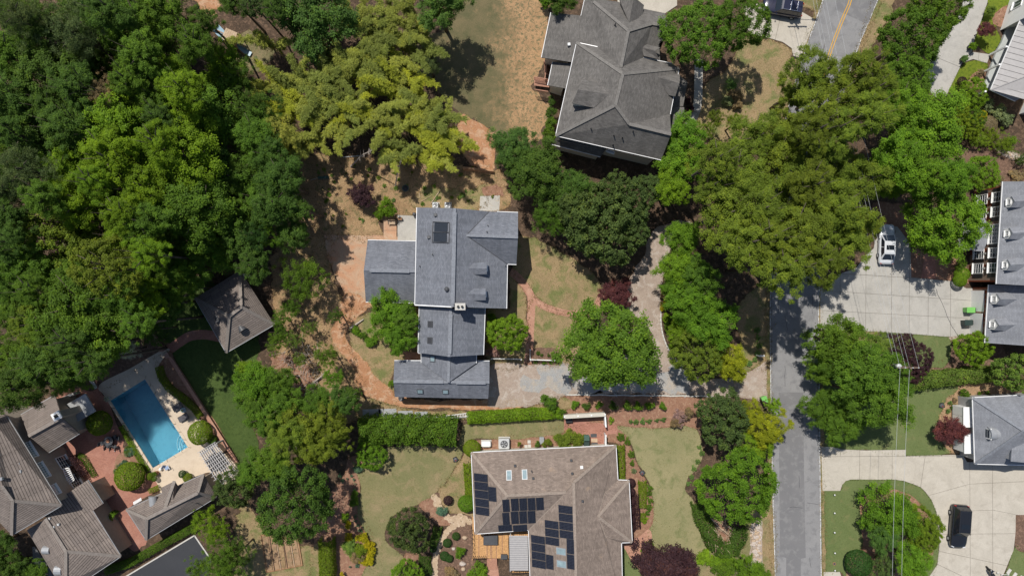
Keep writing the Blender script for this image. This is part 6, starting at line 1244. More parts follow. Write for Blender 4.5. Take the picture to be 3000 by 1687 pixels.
# ------------------------------------------------------------------ vehicles
def paint(name, c, rough=.25):
    m, N, L, B = base_mat(name); B.inputs['Base Color'].default_value = rgba(c); B.inputs['Roughness'].default_value = rough
    B.inputs['Coat Weight'].default_value = .6; B.inputs['Coat Roughness'].default_value = .05; B.inputs['Metallic'].default_value = .1
    return m
M['p_black'] = paint('black_car_paint', (.016, .017, .021)); M['p_silver'] = paint('silver_car_paint', (.66, .68, .71)); M['p_navy'] = paint('navy_car_paint', (.02, .021, .045))
M['carglass'] = plain('car_glass', (.012, .016, .022), .05, .1, 0, .8); M['redlens'] = plain('red_lens', (.35, .015, .015), .2); M['clearlens'] = plain('clear_lens', (.6, .62, .65), .1)
def car(name, label, loc, rz, L, Wd, Ht, pm, suv, rails=False, sunroof=False):
    t = thing(name, label, 'car', (0, 0, 0)); w = Wd / 2; hb = (1.05 if suv else .86); hood = hb - (.06 if suv else .1)
    st = []                                      # hull stations from tail to nose
    for y, ww, zt, zb in ((-.5, .80, hb - .25, .42), (-.485, .90, hb - .08, .34), (-.44, .97, hb, .27), (-.25, 1.0, hb + .01, .25), (0, 1.0, hb, .25), (.17, 1.0, hb - .01, .25), (.22, .99, hood + .02, .25), (.36, .96, hood - .03, .25), (.44, .90, hood - .10, .27), (.485, .78, hood - .2, .34), (.5, .62, hood - .32, .42)):
        Y, a = y * L, w * ww
        st.append([Vector((-a * .9, Y, zb)), Vector((a * .9, Y, zb)), Vector((a, Y, zb + .18)), Vector((a, Y, zt - .16)), Vector((a * .94, Y, zt - .05)), Vector((a * .8, Y, zt)), Vector((0, Y, zt + .035)), Vector((-a * .8, Y, zt)), Vector((-a * .94, Y, zt - .05)), Vector((-a, Y, zt - .16)), Vector((-a, Y, zb + .18))])
    body = obj('body', MB().rings(st), pm, t, True)
    y0, y1 = (-.47 * L, .21 * L) if suv else (-.405 * L, .235 * L); r0, r1 = (-.42 * L, .08 * L) if suv else (-.25 * L, .06 * L)
    def ring(z, a, b, ww): return [Vector((-ww, a, z)), Vector((ww, a, z)), Vector((ww, b, z)), Vector((-ww, b, z))]
    lo, hi = ring(hb - .03, y0, y1, w * .88), ring(Ht - .05, r0, r1, w * .70)
    cb = MB().rings([lo, hi]); rr = ring(Ht - .01, r0 + .15, r1 - .2, w * .62)
    cb.rings([hi, rr], False, True); obj('cabin', cb, pm, t)
    def pane(nm, a, b, c, d, s0=.06, s1=.94, v0=.08, v1=.92):
        n = (b - a).cross(d - a).normalized(); q = lambda u, v: a.lerp(b, u).lerp(d.lerp(c, u), v)
        m = q(.5, .5) - Vector((0, 0, hb)); n = n if n.dot(Vector((m.x, m.y, .3))) > 0 else -n
        pts = [q(s0, v0), q(s1, v0), q(s1, v1), q(s0, v1)]
        obj(nm, MB().rings([[p - n * .01 for p in pts], [p + n * .012 for p in pts]]), M['carglass'], t)
    pane('rear_window', lo[0], lo[1], hi[1], hi[0]); pane('windscreen', lo[3], lo[2], hi[2], hi[3], .05, .95, .06, .96)
    for a, b in ((1, 2), (0, 3)):
        for u0, u1 in (((.04, .36), (.39, .66), (.69, .95)) if suv else ((.10, .50), (.53, .93))): pane('side_window', lo[a], lo[b], hi[b], hi[a], u0, u1, .1, .9)
    for sx in (-1, 1):
        for yy in (-.29 * L, .31 * L):
            wh = thing_part(t, 'wheel'); c = Vector((sx * (w - .09), yy, .35)); prof = [(.20, -.11), (.33, -.11), (.35, -.07), (.35, .07), (.33, .11), (.20, .11)]
            rg = [[c + Vector((x, r * math.cos(k * math.pi / 9), r * math.sin(k * math.pi / 9))) for k in range(18)] for r, x in prof]
            obj('tyre', MB().rings(rg), M['tyre'], wh, True)
            rg = [[c + Vector((sx * x, r * math.cos(k * math.pi / 9), r * math.sin(k * math.pi / 9))) for k in range(18)] for r, x in ((.21, .02), (.21, .105), (.1, .12), (.05, .12))]
            obj('rim', MB().rings(rg), M['grey'], wh)
        obj('mirror', MB().box((sx * (w + .10), .15 * L, hb + .05), (.2, .12, .14), 0, 0, .03), pm, t)
        obj('headlight', MB().box((sx * w * .68, .468 * L, hood - .19), (.34, .1, .12), -sx * .35, 0, .02), M['clearlens'], t)
        obj('tail_light', MB().box((sx * w * .78, -.487 * L, hb - .12), (.2, .07, .3 if suv else .14), sx * .2, 0, .02), M['redlens'], t)
        if rails: obj('roof_rail', MB().bar((sx * w * .64, r0 + .2, Ht + .03), (sx * w * .64, r1 - .15, Ht + .03), .04, .05), M['chrome'], t)
    if rails:
        for yy in (r0 + .55, r0 + 1.35): obj('crossbar', MB().bar((-w * .64, yy, Ht + .06), (w * .64, yy, Ht + .06), .07, .04), M['chrome'], t)
    if sunroof: obj('sunroof', MB().box((0, r1 - .75, Ht - .0), (w * 1.0, .55, .02)), M['carglass'], t)
    obj('wiper', MB().bar((-w * .6, .205 * L, hb + .06), (w * .5, .2 * L, hb + .06), .03, .02), M['black'], t)
    t.location = loc; t.rotation_euler = (0, 0, rz); return t
car('car', 'black three-row suv with a sunroof parked on the pale concrete drive', P(2814, 1543, 1.0), math.radians(180 - 4), 5.2, 2.0, 1.85, M['p_black'], True, False, True)
car('car', 'silver sedan with a dark sunroof parked between the oaks and the brick house', P(2600, 715, .8), math.radians(-2), 4.85, 1.85, 1.45, M['p_silver'], False, False, True)
car('car', 'dark navy estate car with chrome roof bars beside the road', P(2293, 22, .8), math.radians(80), 4.8, 1.9, 1.7, M['p_navy'], True, True)
for c in bpy.data.objects:
    if c.name.startswith('car') and c.parent is None and c.type == 'EMPTY': c.location.z = 0.045
# ------------------------------------------------------------------ bins, boxes, mailboxes
M['lime'] = plain('lime_plastic', (.17, .45, .11), .45, .06); M['dkgreen'] = plain('dark_green_plastic', (.025, .045, .04), .45, .1); M['teal'] = plain('green_grey_plastic', (.06, .11, .09), .45, .1)
def bin_(label, f, x, y, mat, rz=0.0, w=.62, d=.75, h=1.05):
    p = f(x, y, h); t = thing('wheelie_bin', label, 'bin', (0, 0, 0))
    obj('body', MB().rings([[Vector((sx * w / 2 * k, sy * d / 2 * k, z)) for sx, sy in ((-1, -1), (1, -1), (1, 1), (-1, 1))] for k, z in ((.8, .06), (1, h - .12))]), M[mat], t)
    l = obj('lid', MB().box((0, 0, h - .06), (w + .06, d + .08, .1), 0, 0, .04), M[mat], t); obj('handle', MB().bar((-w * .4, -d / 2 - .09, h - .08), (w * .4, -d / 2 - .09, h - .08), .04, .04), M['black'], l)
    for s in (-1, 1): obj('wheel', MB().tube([(s * w * .44 - .03, -d * .36, .13), (s * w * .44 + .03, -d * .36, .13)], .13, 12), M['tyre'], t)
    t.location = (p.x, p.y, .06); t.rotation_euler = (0, 0, rz)
bin_('lime green wheelie bin by the brick garage doors', P, 2845, 908, 'lime', 1.57, .62, .95); bin_('dark green wheelie bin by the brick garage doors', P, 2838, 945, 'dkgreen', 1.6, .62, .9)
bin_('lime green wheelie bin standing at the road edge', P, 2241, 1171, 'lime', .4)
bin_('grey-green wheelie bin against the wall of the brown house', P, 1719, 1284, 'teal'); bin_('dark slate wheelie bin next to the grey-green one', P, 1719, 1300, 'dkgreen')
def box_thing(name, label, cat, p, d, mat, rz=0, lid=True, lm=None):
    t = thing(name, label, cat, (p.x, p.y, 0), None, rz); o = origin(t)
    obj('body', MB().box((p.x, p.y, d[2] / 2), (d[0], d[1], d[2]), 0, 0, .03), M[mat], t)
    if lid: obj('lid', MB().box((p.x, p.y, d[2] + .03), (d[0] + .06, d[1] + .06, .06), 0, 0, .02), M[lm or mat], t)
    return t
box_thing('storage_box', 'black storage box inside the white fence corner', 'box', P(1667, 1231, .6), (.75, .5, .55), 'black', .1)
box_thing('hot_tub', 'covered brown-grey hot tub on the plank deck', 'hot tub', P(1437, 1582, 1.1), (1.65, 1.1, 1.05), 'mulch', 0, True, 'dgrey')
box_thing('storage_box', 'slate-grey storage box on the plank deck', 'box', P(1477, 1630, .9), (.75, .5, .95), 'dgrey', .0)
box_thing('utility_box', 'grey utility box among the shrubs behind the brown house', 'utility box', P(1587, 1290, .5), (.5, .8, .5), 'grey')
def mailbox(label, p, rz, mat, postmat):
    t = thing('mailbox', label, 'mailbox', (0, 0, 0)); obj('post', MB().box((-.3, 0, .5), (.1, .1, 1.0)), M[postmat], t); obj('arm', MB().bar((-.35, 0, .95), (.25, 0, .95), .08, .08), M[postmat], t)
    pr = [(math.cos(a) * .11, .08 + .11 * math.sin(a)) for a in [math.pi * i / 8 for i in range(9)]] + [(-.11, 0), (.11, 0)]
    b = obj('box', MB().rings([[Vector((x, yy, 1.02 + z)) for yy, z in pr] for x in (-.28, .3)]), M[mat], t); obj('door', MB().rings([[Vector((x, yy * 1.06, 1.018 + z * 1.04)) for yy, z in pr] for x in (.30, .33)]), M[mat], b); obj('flag', MB().box((.1, .125, 1.2), (.12, .015, .07)), M['redlens'], b)
    t.location = (p.x, p.y, 0); t.rotation_euler = (0, 0, rz)
mailbox('white mailbox on a post beside the strap-leaved plants', P(2231, 1042, 1.1), 0, 'white', 'white'); mailbox('dark mailbox on a black post at the concrete drive mouth', P(2333, 170, 1.1), -.15, 'black', 'black')
# ------------------------------------------------------------------ air conditioners
def ac(label, p, s, h, mat='lgrey'):
    t = thing('air_conditioner', label, 'air conditioner', (p.x, p.y, 0)); o = Vector((p.x, p.y, 0))
    obj('cabinet', MB().box(o + Vector((0, 0, h / 2 + .05)), (s, s, h), 0, 0, .05), M[mat], t); obj('grille', MB().lathe(o + Vector((0, 0, h + .04)), [(s * .36, 0), (s * .36, .03), (s * .3, .04), (s * .05, .03)], 20), M['dgrey'], t)
    mb = MB()
    for k in range(5): a = k * 1.257; mb.add([o + Vector((.04 * math.cos(a), .04 * math.sin(a), h + .085)), o + Vector((s * .3 * math.cos(a - .3), s * .3 * math.sin(a - .3), h + .08)), o + Vector((s * .3 * math.cos(a + .35), s * .3 * math.sin(a + .35), h + .1))], [(0, 1, 2)])
    obj('fan', mb, M['grey'], t, fix=False); obj('pad', MB().box(o + Vector((0, 0, .03)), (s + .15, s + .15, .06)), M['cap'], t)
ac('square air conditioner with a fan behind the brown house', P(1477, 1300, .9), 1.25, .9); ac('round-fan air conditioner left at the rear gable of the main house', P(1275, 601, .8), .72, .8, 'grey'); ac('round-fan air conditioner right at the rear gable of the main house', P(1311, 601, .8), .72, .8, 'grey')
p = P(1424, 1301, .7); t = thing('generator', 'white rounded generator housing beside the square air conditioner', 'generator', (p.x, p.y, 0)); obj('housing', MB().box((p.x, p.y, .4), (1.15, .7, .7), 0, 0, .12), M['white'], t); obj('base', MB().box((p.x, p.y, .04), (1.25, .8, .08)), M['cap'], t)
# ------------------------------------------------------------------ mowers, ladder, dish
def mower(label, p, rz):
    t = thing('robot_mower', label, 'robot mower', (0, 0, 0)); obj('shell', MB().lathe((0, 0, .06), [(.30, 0), (.31, .08), (.24, .2), (.05, .24)], 14), M['dgrey'], t); obj('bumper', MB().box((.2, 0, .13), (.28, .5, .14), 0, 0, .05), M['black'], t)
    for s in (-1, 1): obj('wheel', MB().tube([(-.14, s * .27, .11), (-.14, s * .33, .11)], .11, 12), M['tyre'], t)
    obj('button', MB().cyl((-.05, 0, .295), .06, .05, .02, 10), M['redlens'], t); t.location = (p.x, p.y, .015); t.rotation_euler = (0, 0, rz)
mower('dark robot mower at the edge of the big lawn', P(1335, 1345), 2.0); mower('dark robot mower on the pale front lawn', P(1881, 1384), .7); mower('dark robot mower beside the tan bed', P(2757, 1187), 1.6)
a, b = P(1306, 1222, .35), P(1370, 1214, .35); t = thing('ladder', 'white ladder lying across the low hedge and wire fence', 'ladder', ((a.x + b.x) / 2, (a.y + b.y) / 2, 0)); d = (b - a).normalized(); n = Vector((-d.y, d.x, 0)) * .19
for s in (-1, 1): obj('rail', MB().bar(a + n * s, b + n * s, .05, .08), M['white'], t)
for k in range(14): c = a.lerp(b, (k + .5) / 14); obj('rung', MB().bar(c - n, c + n, .05, .04), M['white'], t)
for s in (a, b): obj('block', MB().box((s.x, s.y, .16), (.3, .4, .32)), M['cap'], t)
p = P(1176, 1166, 1.0); t = thing('satellite_dish', 'dark satellite dish on a pole at the corner of the garage wing', 'dish', (p.x, p.y, 0)); obj('pole', MB().cyl((p.x, p.y, 0), .04, .04, 1.0, 8), M['dgrey'], t); obj('dish', MB().lathe((p.x, p.y, 1.0), [(.05, 0), (.25, .05), (.36, .13), (.34, .14), (.05, .03)], 16), M['dgrey'], t)
# ------------------------------------------------------------------ utility poles and wires
wood = plain('pole_wood', (.17, .125, .09), .9, .2); ZT = 10.5
def pole(p, label, lamp):
    t = thing('utility_pole', label, 'utility pole', (p.x, p.y, 0)); o = Vector((p.x, p.y, 0))
    obj('shaft', MB().cyl(o, .17, .11, ZT + .4, 10), wood, t); ca = obj('crossarm', MB().box(o + Vector((0, 0, ZT - .1)), (2.3, .12, .12)), wood, t)
    for k in (-1.0, -.4, .4, 1.0): obj('insulator', MB().lathe(o + Vector((k, 0, ZT - .04)), [(.04, 0), (.07, .06), (.04, .1), (.06, .14), (.02, .18)], 8), M['lgrey'], ca)
    tr = obj('transformer', MB().lathe(o + Vector((-.42, .05, ZT - 1.9)), [(.22, 0), (.28, .05), (.28, .8), (.24, .88), (.08, .92)], 14), M['lgrey'], t)
    for k in (-.1, .1): obj('bushing', MB().cyl(o + Vector((-.42 + k, .05, ZT - 1.0)), .04, .03, .2, 8), M['white'], tr)
    if lamp: obj('lamp_arm', MB().tube([o + Vector((0, 0, 8.2)), o + Vector((1.4, -.05, 8.5)), o + Vector((2.3, -.05, 8.5))], .035), M['grey'], t); obj('lamp_head', MB().box(o + Vector((2.6, -.05, 8.48)), (.7, .3, .16), 0, 0, .05), M['dgrey'], t)
pT1 = P(2663, 1077, ZT); pT0 = P(2385, -165, ZT); pole(pT1, 'utility pole with a grey transformer rising out of the street trees', False); pole(pT0, 'utility pole with a street lamp arm beyond the navy car', True)
pT2 = P(2640, 2250, ZT); pole(pT2, 'utility pole far down the road past the concrete drive', False)
def wire(label, a, b, sag, r=.018):
    m = (a + b) / 2; t = thing('power_line', label, 'power line', (m.x, m.y, m.z), 'overhead wires along the road'); n = 26
    obj('cable', MB().tube([a.lerp(b, i / n) + Vector((0, 0, -4 * sag * (i / n) * (1 - i / n))) for i in range(n + 1)], r, 5), M['lgrey'], t)
for k in (-1.0, .0):
    o = Vector((k, 0, .12)); wire('thin overhead wire strung between the utility poles', pT1 + o, pT2 + o, .7, .014)
for k in (-1.0, -.4, .0, 1.0):
    o = Vector((k, 0, .12)); wire('thin overhead wire strung between the utility poles', pT0 + o, pT1 + o, .7, .010)
wire('thin overhead wire strung between the utility poles', pT0 + Vector((0, .2, -2.6)), pT1 + Vector((0, .2, -2.6)), .6, .012)
# ------------------------------------------------------------------ pool side
def ZQ(x, y, z=0.): return P(280 + x / 6.04, 1160 + y / 6.04, z)
M['sling'] = plain('dark_sling_fabric', (.085, .082, .09), .8, .12)
def lounger(label, foot, head):
    a, b = ZQ(*foot, .35), ZQ(*head, .35); d = b - a; d.z = 0; L = d.length; d.normalize(); n = Vector((-d.y, d.x, 0)); t = thing('sun_lounger', label, 'sun lounger', (a.x, a.y, 0))
    k = a + d * L * .62; e_ = a + d * (L * .92) + Vector((0, 0, .55))
    obj('seat', MB().bar(a, k, .62, .05), M['sling'], t); obj('backrest', MB().bar(k, e_, .62, .05), M['sling'], t)
    for s in (-1, 1):
        obj('frame', MB().tube([a + n * s * .33, k + n * s * .33, e_ + n * s * .33], .025), M['black'], t)
        for q in (a + d * .15, a + d * L * .66): obj('leg', MB().tube([q + n * s * .33, Vector((q.x, q.y, .03)) + n * s * .33], .025), M['black'], t)
        obj('armrest', MB().tube([k - d * .3 + n * s * .36 + Vector((0, 0, .25)), k + d * .25 + n * s * .36 + Vector((0, 0, .25))], .025), M['black'], t)
lounger('dark sling sun lounger with its head at the bend of the curved hedge', (1370, 240), (1580, 120)); lounger('dark sling sun lounger beside the big clipped ball', (1470, 425), (1690, 315))
p = ZQ(1550, 245, .45); t = thing('side_table', 'small round table between the two sun loungers', 'table', (p.x, p.y, 0)); obj('top', MB().cyl((p.x, p.y, .43), .33, .33, .03, 20), M['paleglass'], t); obj('leg', MB().cyl((p.x, p.y, .03), .16, .04, .4, 10), M['black'], t)
def pot_plant(label, p, r, h, pm, col, z0=0.0):
    t = thing('potted_plant', label, 'plant', (p.x, p.y, z0)); obj('pot', MB().lathe((p.x, p.y, z0), [(r * .7, 0), (r, h), (r * .86, h), (r * .8, h * .85)], 14), M[pm], t)
    o = link(bpy.data.objects.new('foliage', PROTO['lowplant'][0][0]), t); s = r * 2.6; o.scale = (s, s, s); o.location = (0, 0, h + r * .5); k = COL[col]; o.color = (*k, 1)
M['terracotta'] = plain('terracotta', (.35, .16, .09), .8, .1)
pot_plant('small potted plant on the table between the loungers', p, .13, .18, 'white', 'fb', .46); pot_plant('terracotta pot with leafy plant at the corner of the pool', ZQ(1050, 1372, .6), .3, .5, 'terracotta', 'g'); pot_plant('dark pot with a small shrub, upper of the pair at the white house walk', P(2845, 137, .5), .36, .6, 'black', 'li'); pot_plant('dark pot with a small shrub, lower of the pair at the white house walk', P(2823, 173, .5), .34, .55, 'black', 'fb')
pot_plant('pale pot with flowers at the far left corner of the pool', P(315, 1168, .5), .3, .45, 'cap', 'wh')
p = ZQ(1142, 1293, .4); t = thing('stool', 'white round garden stool on the lower pool deck', 'stool', (p.x, p.y, .03)); obj('body', MB().lathe((p.x, p.y, .03), [(.13, 0), (.2, .12), (.2, .3), (.14, .42)], 16), M['white'], t); obj('top', MB().cyl((p.x, p.y, .45), .15, .14, .03, 16), M['white'], t)
M['bluepaint'] = plain('faded_blue_fabric', (.28, .36, .52), .7, .25, 0, .3, 9)
p = ZQ(1255, 1270, .5); t = thing('deck_chair', 'blue and white folding chair on the lower pool deck', 'chair', (p.x, p.y, .03)); o = Vector((p.x, p.y, .03))
obj('seat', MB().box(o + Vector((0, 0, .4)), (.5, .42, .04), .5), M['bluepaint'], t); obj('backrest', MB().bar(o + Vector((-.2, .12, .42)), o + Vector((-.36, .22, .9)), .5, .04), M['bluepaint'], t)
for x, y in ((-.25, .05), (.05, .27), (.25, -.1), (-.05, -.3)): obj('leg', MB().tube([o + Vector((x, y, .4)), o + Vector((x * 1.2, y * 1.2, .0))], .02), M['white'], t)
for x in (-.4, .3): obj('armrest', MB().tube([o + Vector((x, .2, .62)), o + Vector((x + .2, -.15, .62))], .025), M['white'], t)
# round fire table with chairs on the brick terrace
p = ZQ(225, 790, .7); c = Vector((p.x, p.y, 0)); t = thing('fire_table', 'round dark table with a copper bowl on the brick terrace', 'table', c)
obj('top', MB().cyl(c + Vector((0, 0, .68)), .56, .56, .05, 28), M['dgrey'], t); obj('pedestal', MB().lathe(c, [(.34, 0), (.3, .06), (.12, .12), (.12, .68)], 14), M['black'], t); obj('bowl', MB().lathe(c + Vector((0, 0, .73)), [(.14, 0), (.22, .09), (.19, .09), (.1, .04)], 18), M['terracotta'], t)
for i, (x, y) in enumerate(((115, 835), (200, 880), (270, 880), (345, 900), (340, 725), (395, 745))):
    q = ZQ(x, y, .45); q.z = 0; d = (c - q).normalized(); n = Vector((-d.y, d.x, 0)); t = thing('patio_chair', 'dark metal chair round the fire table on the brick terrace', 'chair', q, 'chairs round the fire table')
    obj('seat', MB().bar(q - d * .22 + Vector((0, 0, .43)), q + d * .22 + Vector((0, 0, .43)), .46, .04), M['dgrey'], t); obj('backrest', MB().bar(q - d * .24 + Vector((0, 0, .45)), q - d * .34 + Vector((0, 0, .88)), .44, .03), M['dgrey'], t)
    for s in (-1, 1):
        for u in (-.2, .2): obj('leg', MB().tube([q + n * s * .2 + d * u + Vector((0, 0, .43)), q + n * s * .22 + d * u * 1.1 + Vector((0, 0, .013))], .018), M['black'], t)
        obj('armrest', MB().tube([q - d * .26 + n * s * .24 + Vector((0, 0, .65)), q + d * .18 + n * s * .24 + Vector((0, 0, .65)), q + d * .18 + n * s * .22 + Vector((0, 0, .43))], .018), M['black'], t)
# white pergola, slat by slat
def ZP(x, y, z=0.): return P(440 + x / 8.573, 1280 + y / 8.573, z)
t = thing('pergola', 'weathered white slatted pergola at the lower end of the pool deck', 'pergola', ZP(1650, 650)); zt = 2.7; M['pergwood'] = plain('weathered_white_wood', (.42, .405, .40), .8, .12)
c00, c10, c01, c11 = ZP(1250, 370, zt), ZP(1600, 130, zt), ZP(1760, 1240, zt), ZP(2170, 900, zt)
for k in range(9): q = k / 8; obj('rafter', MB().bar(c00.lerp(c10, q), c01.lerp(c11, q), .09, .14), M['pergwood'], t)
for k in range(11): q = k / 10; obj('slat', MB().bar(c00.lerp(c01, q) + Vector((-.25, -.1, .12)), c10.lerp(c11, q) + Vector((.25, .1, .12)), .055, .06), M['pergwood'], t)
for q in (.06, .94): obj('beam', MB().bar(c00.lerp(c01, q) + Vector((-.2, -.1, -.14)), c10.lerp(c11, q) + Vector((.2, .1, -.14)), .12, .16), M['pergwood'], t)
for q in (.06, .94):
    for w in (0.04, .96): s = c00.lerp(c01, q).lerp(c10.lerp(c11, q), w); obj('post', MB().box((s.x, s.y, 1.25), (.16, .16, 2.5)), M['pergwood'], t)
q = ZP(1650, 620, .7); q.z = .03; t = thing('dining_table', 'dark table under the white pergola', 'table', q); obj('top', MB().box(q + Vector((0, 0, .72)), (2.0, 1.0, .05), -1.0), M['dgrey'], t)
for sx in (-1, 1):
    for sy in (-1, 1): v = Matrix.Rotation(-1.0, 3, 'Z') @ Vector((sx * .85, sy * .4, 0)); obj('leg', MB().box(q + v + Vector((0, 0, .36)), (.07, .07, .7)), M['black'], t)
for i in range(6):
    v = Matrix.Rotation(-1.0, 3, 'Z') @ Vector(((-.6, 0, .6)[i % 3], (-.75, .75)[i // 3], 0)); o = q + v; d = -v.normalized() if i % 3 == 1 else (Matrix.Rotation(-1.0, 3, 'Z') @ Vector((0, -1 if i // 3 else 1, 0)))
    t = thing('dining_chair', 'dark chair at the table under the white pergola', 'chair', o, 'chairs under the pergola'); obj('seat', MB().box(o + Vector((0, 0, .44)), (.46, .46, .05), -1.0), M['black'], t); obj('backrest', MB().box(o - d * .23 + Vector((0, 0, .7)), (.46, .05, .46), -1.0), M['black'], t)
    for s in (-1, 1):
        for u in (-1, 1): v = Matrix.Rotation(-1.0, 3, 'Z') @ Vector((s * .19, u * .19, 0)); obj('leg', MB().box(o + v + Vector((0, 0, .21)), (.04, .04, .42)), M['black'], t)
# brick garden wall between the pool and the dark lawn, with piers
t = thing('garden_wall', 'low straight brick wall between the pool garden and the dark lawn', 'wall', O(500, 1000)); M['wallbrick2'] = bricks('pink_brick_wall', (.42, .23, .17), (.36, .19, .14), (.3, .2, .16), .22, .08, 'Object', .01, .2)
obj('wall', MB().bar(O(428, 893) + Vector((0, 0, .2)), O(606, 1172) + Vector((0, 0, .2)), .34, .4), M['wallbrick2'], t); obj('coping', MB().bar(O(428, 893) + Vector((0, 0, .43)), O(606, 1172) + Vector((0, 0, .43)), .42, .06), M['brickpath'], t)
obj('wall', MB().bar(O(373, 818) + Vector((0, 0, .2)), O(412, 878) + Vector((0, 0, .2)), .34, .4), M['wallbrick2'], t)
for x, y in ((412, 876), (429, 893)): obj('pier', MB().box(O(x, y) + Vector((0, 0, .45)), (.55, .55, .9), .5), M['wallbrick2'], t)
q = smooth_line([O(*p) for p in ((420, 884), (450, 862), (480, 845), (520, 842), (560, 850))], .3, False); structure('path', MB().sheet(ribbon(q, 1.15), .022), M['brickpave'])
q = smooth_line([O(*p) for p in ((255, 985), (230, 995), (200, 990), (170, 985))], .3, False); structure('path', MB().sheet(ribbon(q, 1.1), .023), M['brickpave'])
t = thing('garden_wall', 'short low wall at the shaded end of the pool terrace', 'wall', O(240, 960)); obj('wall', MB().bar(O(222, 935) + Vector((0, 0, .2)), O(247, 975) + Vector((0, 0, .2)), .3, .4), M['wallbrick2'], t); obj('coping', MB().bar(O(222, 935) + Vector((0, 0, .43)), O(247, 975) + Vector((0, 0, .43)), .36, .05), M['cap'], t)
p = P(40, 1217, .4); t = thing('fire_pit', 'round stone fire pit in the shade by the estate wing', 'fire pit', (p.x, p.y, 0)); obj('ring', MB().lathe((p.x, p.y, 0), [(.42, 0), (.42, .4), (.28, .4), (.28, .1)], 18), M['cap'], t); obj('ash', MB().cyl((p.x, p.y, .05), .27, .27, .06, 14), M['soot'], t)
# terrace bed, asphalt court
G('flower_bed', t03, [(1170, 260), (1240, 190), (1300, 160), (1420, 330), (1480, 430), (1440, 540), (1320, 570), (1200, 500), (1150, 400)], 4, 'pinestraw', .03)
structure('court', MB().sheet([t03(*p) for p in ((1150, 1520), (1960, 1035), (2130, 1285), (2080, 1520))], .03), M['asphalt3'])
G('pavement', t03, [(330, 1150), (420, 1240), (540, 1440), (560, 1600), (380, 1600), (340, 1350)], 3, 'asphalt2', .05)
for a, b in (((1150, 1520), (1960, 1035)), ((1960, 1035), (2130, 1285))): structure('kerb', MB().bar(t03(*a) + Vector((0, 0, .07)), t03(*b) + Vector((0, 0, .07)), .16, .13), M['cap'])
# ------------------------------------------------------------------ play tower with a slide
def ZS(x, y, z=0.): return P(600 + x / 12.88, 60 + y / 12.88, z)
q = ZS(930, 590, 2.6); q.z = 0; t = thing('play_tower', 'wooden play tower with a faded blue slide in the gap of the wood', 'play set', q); rz = -.42; R_ = Matrix.Rotation(rz, 3, 'Z'); M['slide'] = plain('faded_blue_plastic', (.22, .34, .42), .35, .08)
for sx in (-1, 1):
    for sy in (-1, 1): obj('post', MB().box(q + R_ @ Vector((sx * .6, sy * .6, 0)) + Vector((0, 0, 1.3)), (.1, .1, 2.6), rz), M['deckwood2'], t)
for k in range(8): obj('floor_plank', MB().box(q + R_ @ Vector((0, -.56 + k * .16, 0)) + Vector((0, 0, 1.5)), (1.3, .14, .04), rz), M['deckwood2'], t)
for k in range(6): obj('roof_plank', MB().box(q + R_ @ Vector((-.62 + k * .25, 0, 0)) + Vector((0, 0, 2.64)), (.235, 1.4, .03), rz), M['flag'], t)
a, b = ZS(960, 830, 1.55), ZS(1600, 1210, .25); d = (b - a).normalized(); n = Vector((-d.y, d.x, 0)).normalized()
obj('slide', MB().bar(a, b, .5, .05), M['slide'], t)
for s in (-1, 1): obj('slide_side', MB().bar(a + n * s * .27 + Vector((0, 0, .08)), b + n * s * .27 + Vector((0, 0, .08)), .05, .2), M['slide'], t)
obj('slide_lip', MB().bar(b, b + Vector((.45, -.25, -.02)), .55, .04), M['slide'], t); obj('tarp', MB().bar(q + R_ @ Vector((-.7, -.3, 0)) + Vector((0, 0, 1.9)), q + R_ @ Vector((-2.4, .4, 0)) + Vector((0, 0, 1.6)), 1.0, .03), M['slide'], t); obj('swing_beam', MB().tube([q + R_ @ Vector((-.6, 0, 0)) + Vector((0, 0, 2.2)), q + R_ @ Vector((-3.2, .2, 0)) + Vector((0, 0, 2.2))], .06), M['deckwood2'], t)
for sy in (-.7, .9): obj('post', MB().tube([q + R_ @ Vector((-3.2, .2, 0)) + Vector((0, 0, 2.2)), q + R_ @ Vector((-3.3, sy, 0))], .05), M['deckwood2'], t)
# ------------------------------------------------------------------ yard debris
def dead_tree(label, pts, r, nb, seed, bl):
    q = [P(*p) for p in pts]; t = thing('dead_tree', label, 'dead tree', (q[0].x, q[0].y, 0)); line = q; obj('trunk', MB().tube(line, [r, r * .7, r * .3][:len(line)]), M['deadwood'], t); rg = random.Random(seed); mb = MB()
    for k in range(nb):
        s = rg.uniform(.35, .98); i = min(len(line) - 2, int(s * (len(line) - 1))); p = line[i].lerp(line[i + 1], s * (len(line) - 1) - i); d = (line[i + 1] - line[i]).normalized(); n = Vector((-d.y, d.x, 0)) * rg.choice((-1, 1))
        l = bl * rg.uniform(.5, 1.0) * (1.2 - .6 * s); mb.tube([p, p + (n * .8 + d * rg.uniform(-.2, .5) + Vector((0, 0, rg.uniform(-.1, .3)))) * l], [.025, .008], 4)
    obj('branch', mb, M['deadwood'], t)
dead_tree('bare grey snag leaning across the shaded top of the straw yard', [(1028, 488, .1), (1060, 455, 3.5), (1092, 440, 6.5)], .12, 22, 3, 1.4); dead_tree('bare straight dead conifer leaning over the straw yard', [(1158, 545, .1), (1166, 500, 3.0), (1175, 470, 6.0)], .09, 26, 4, 1.2)
dead_tree('short bare snag by the left corner of the straw yard', [(893, 458, .1), (884, 440, 2.0), (875, 425, 3.5)], .08, 6, 5, .8)
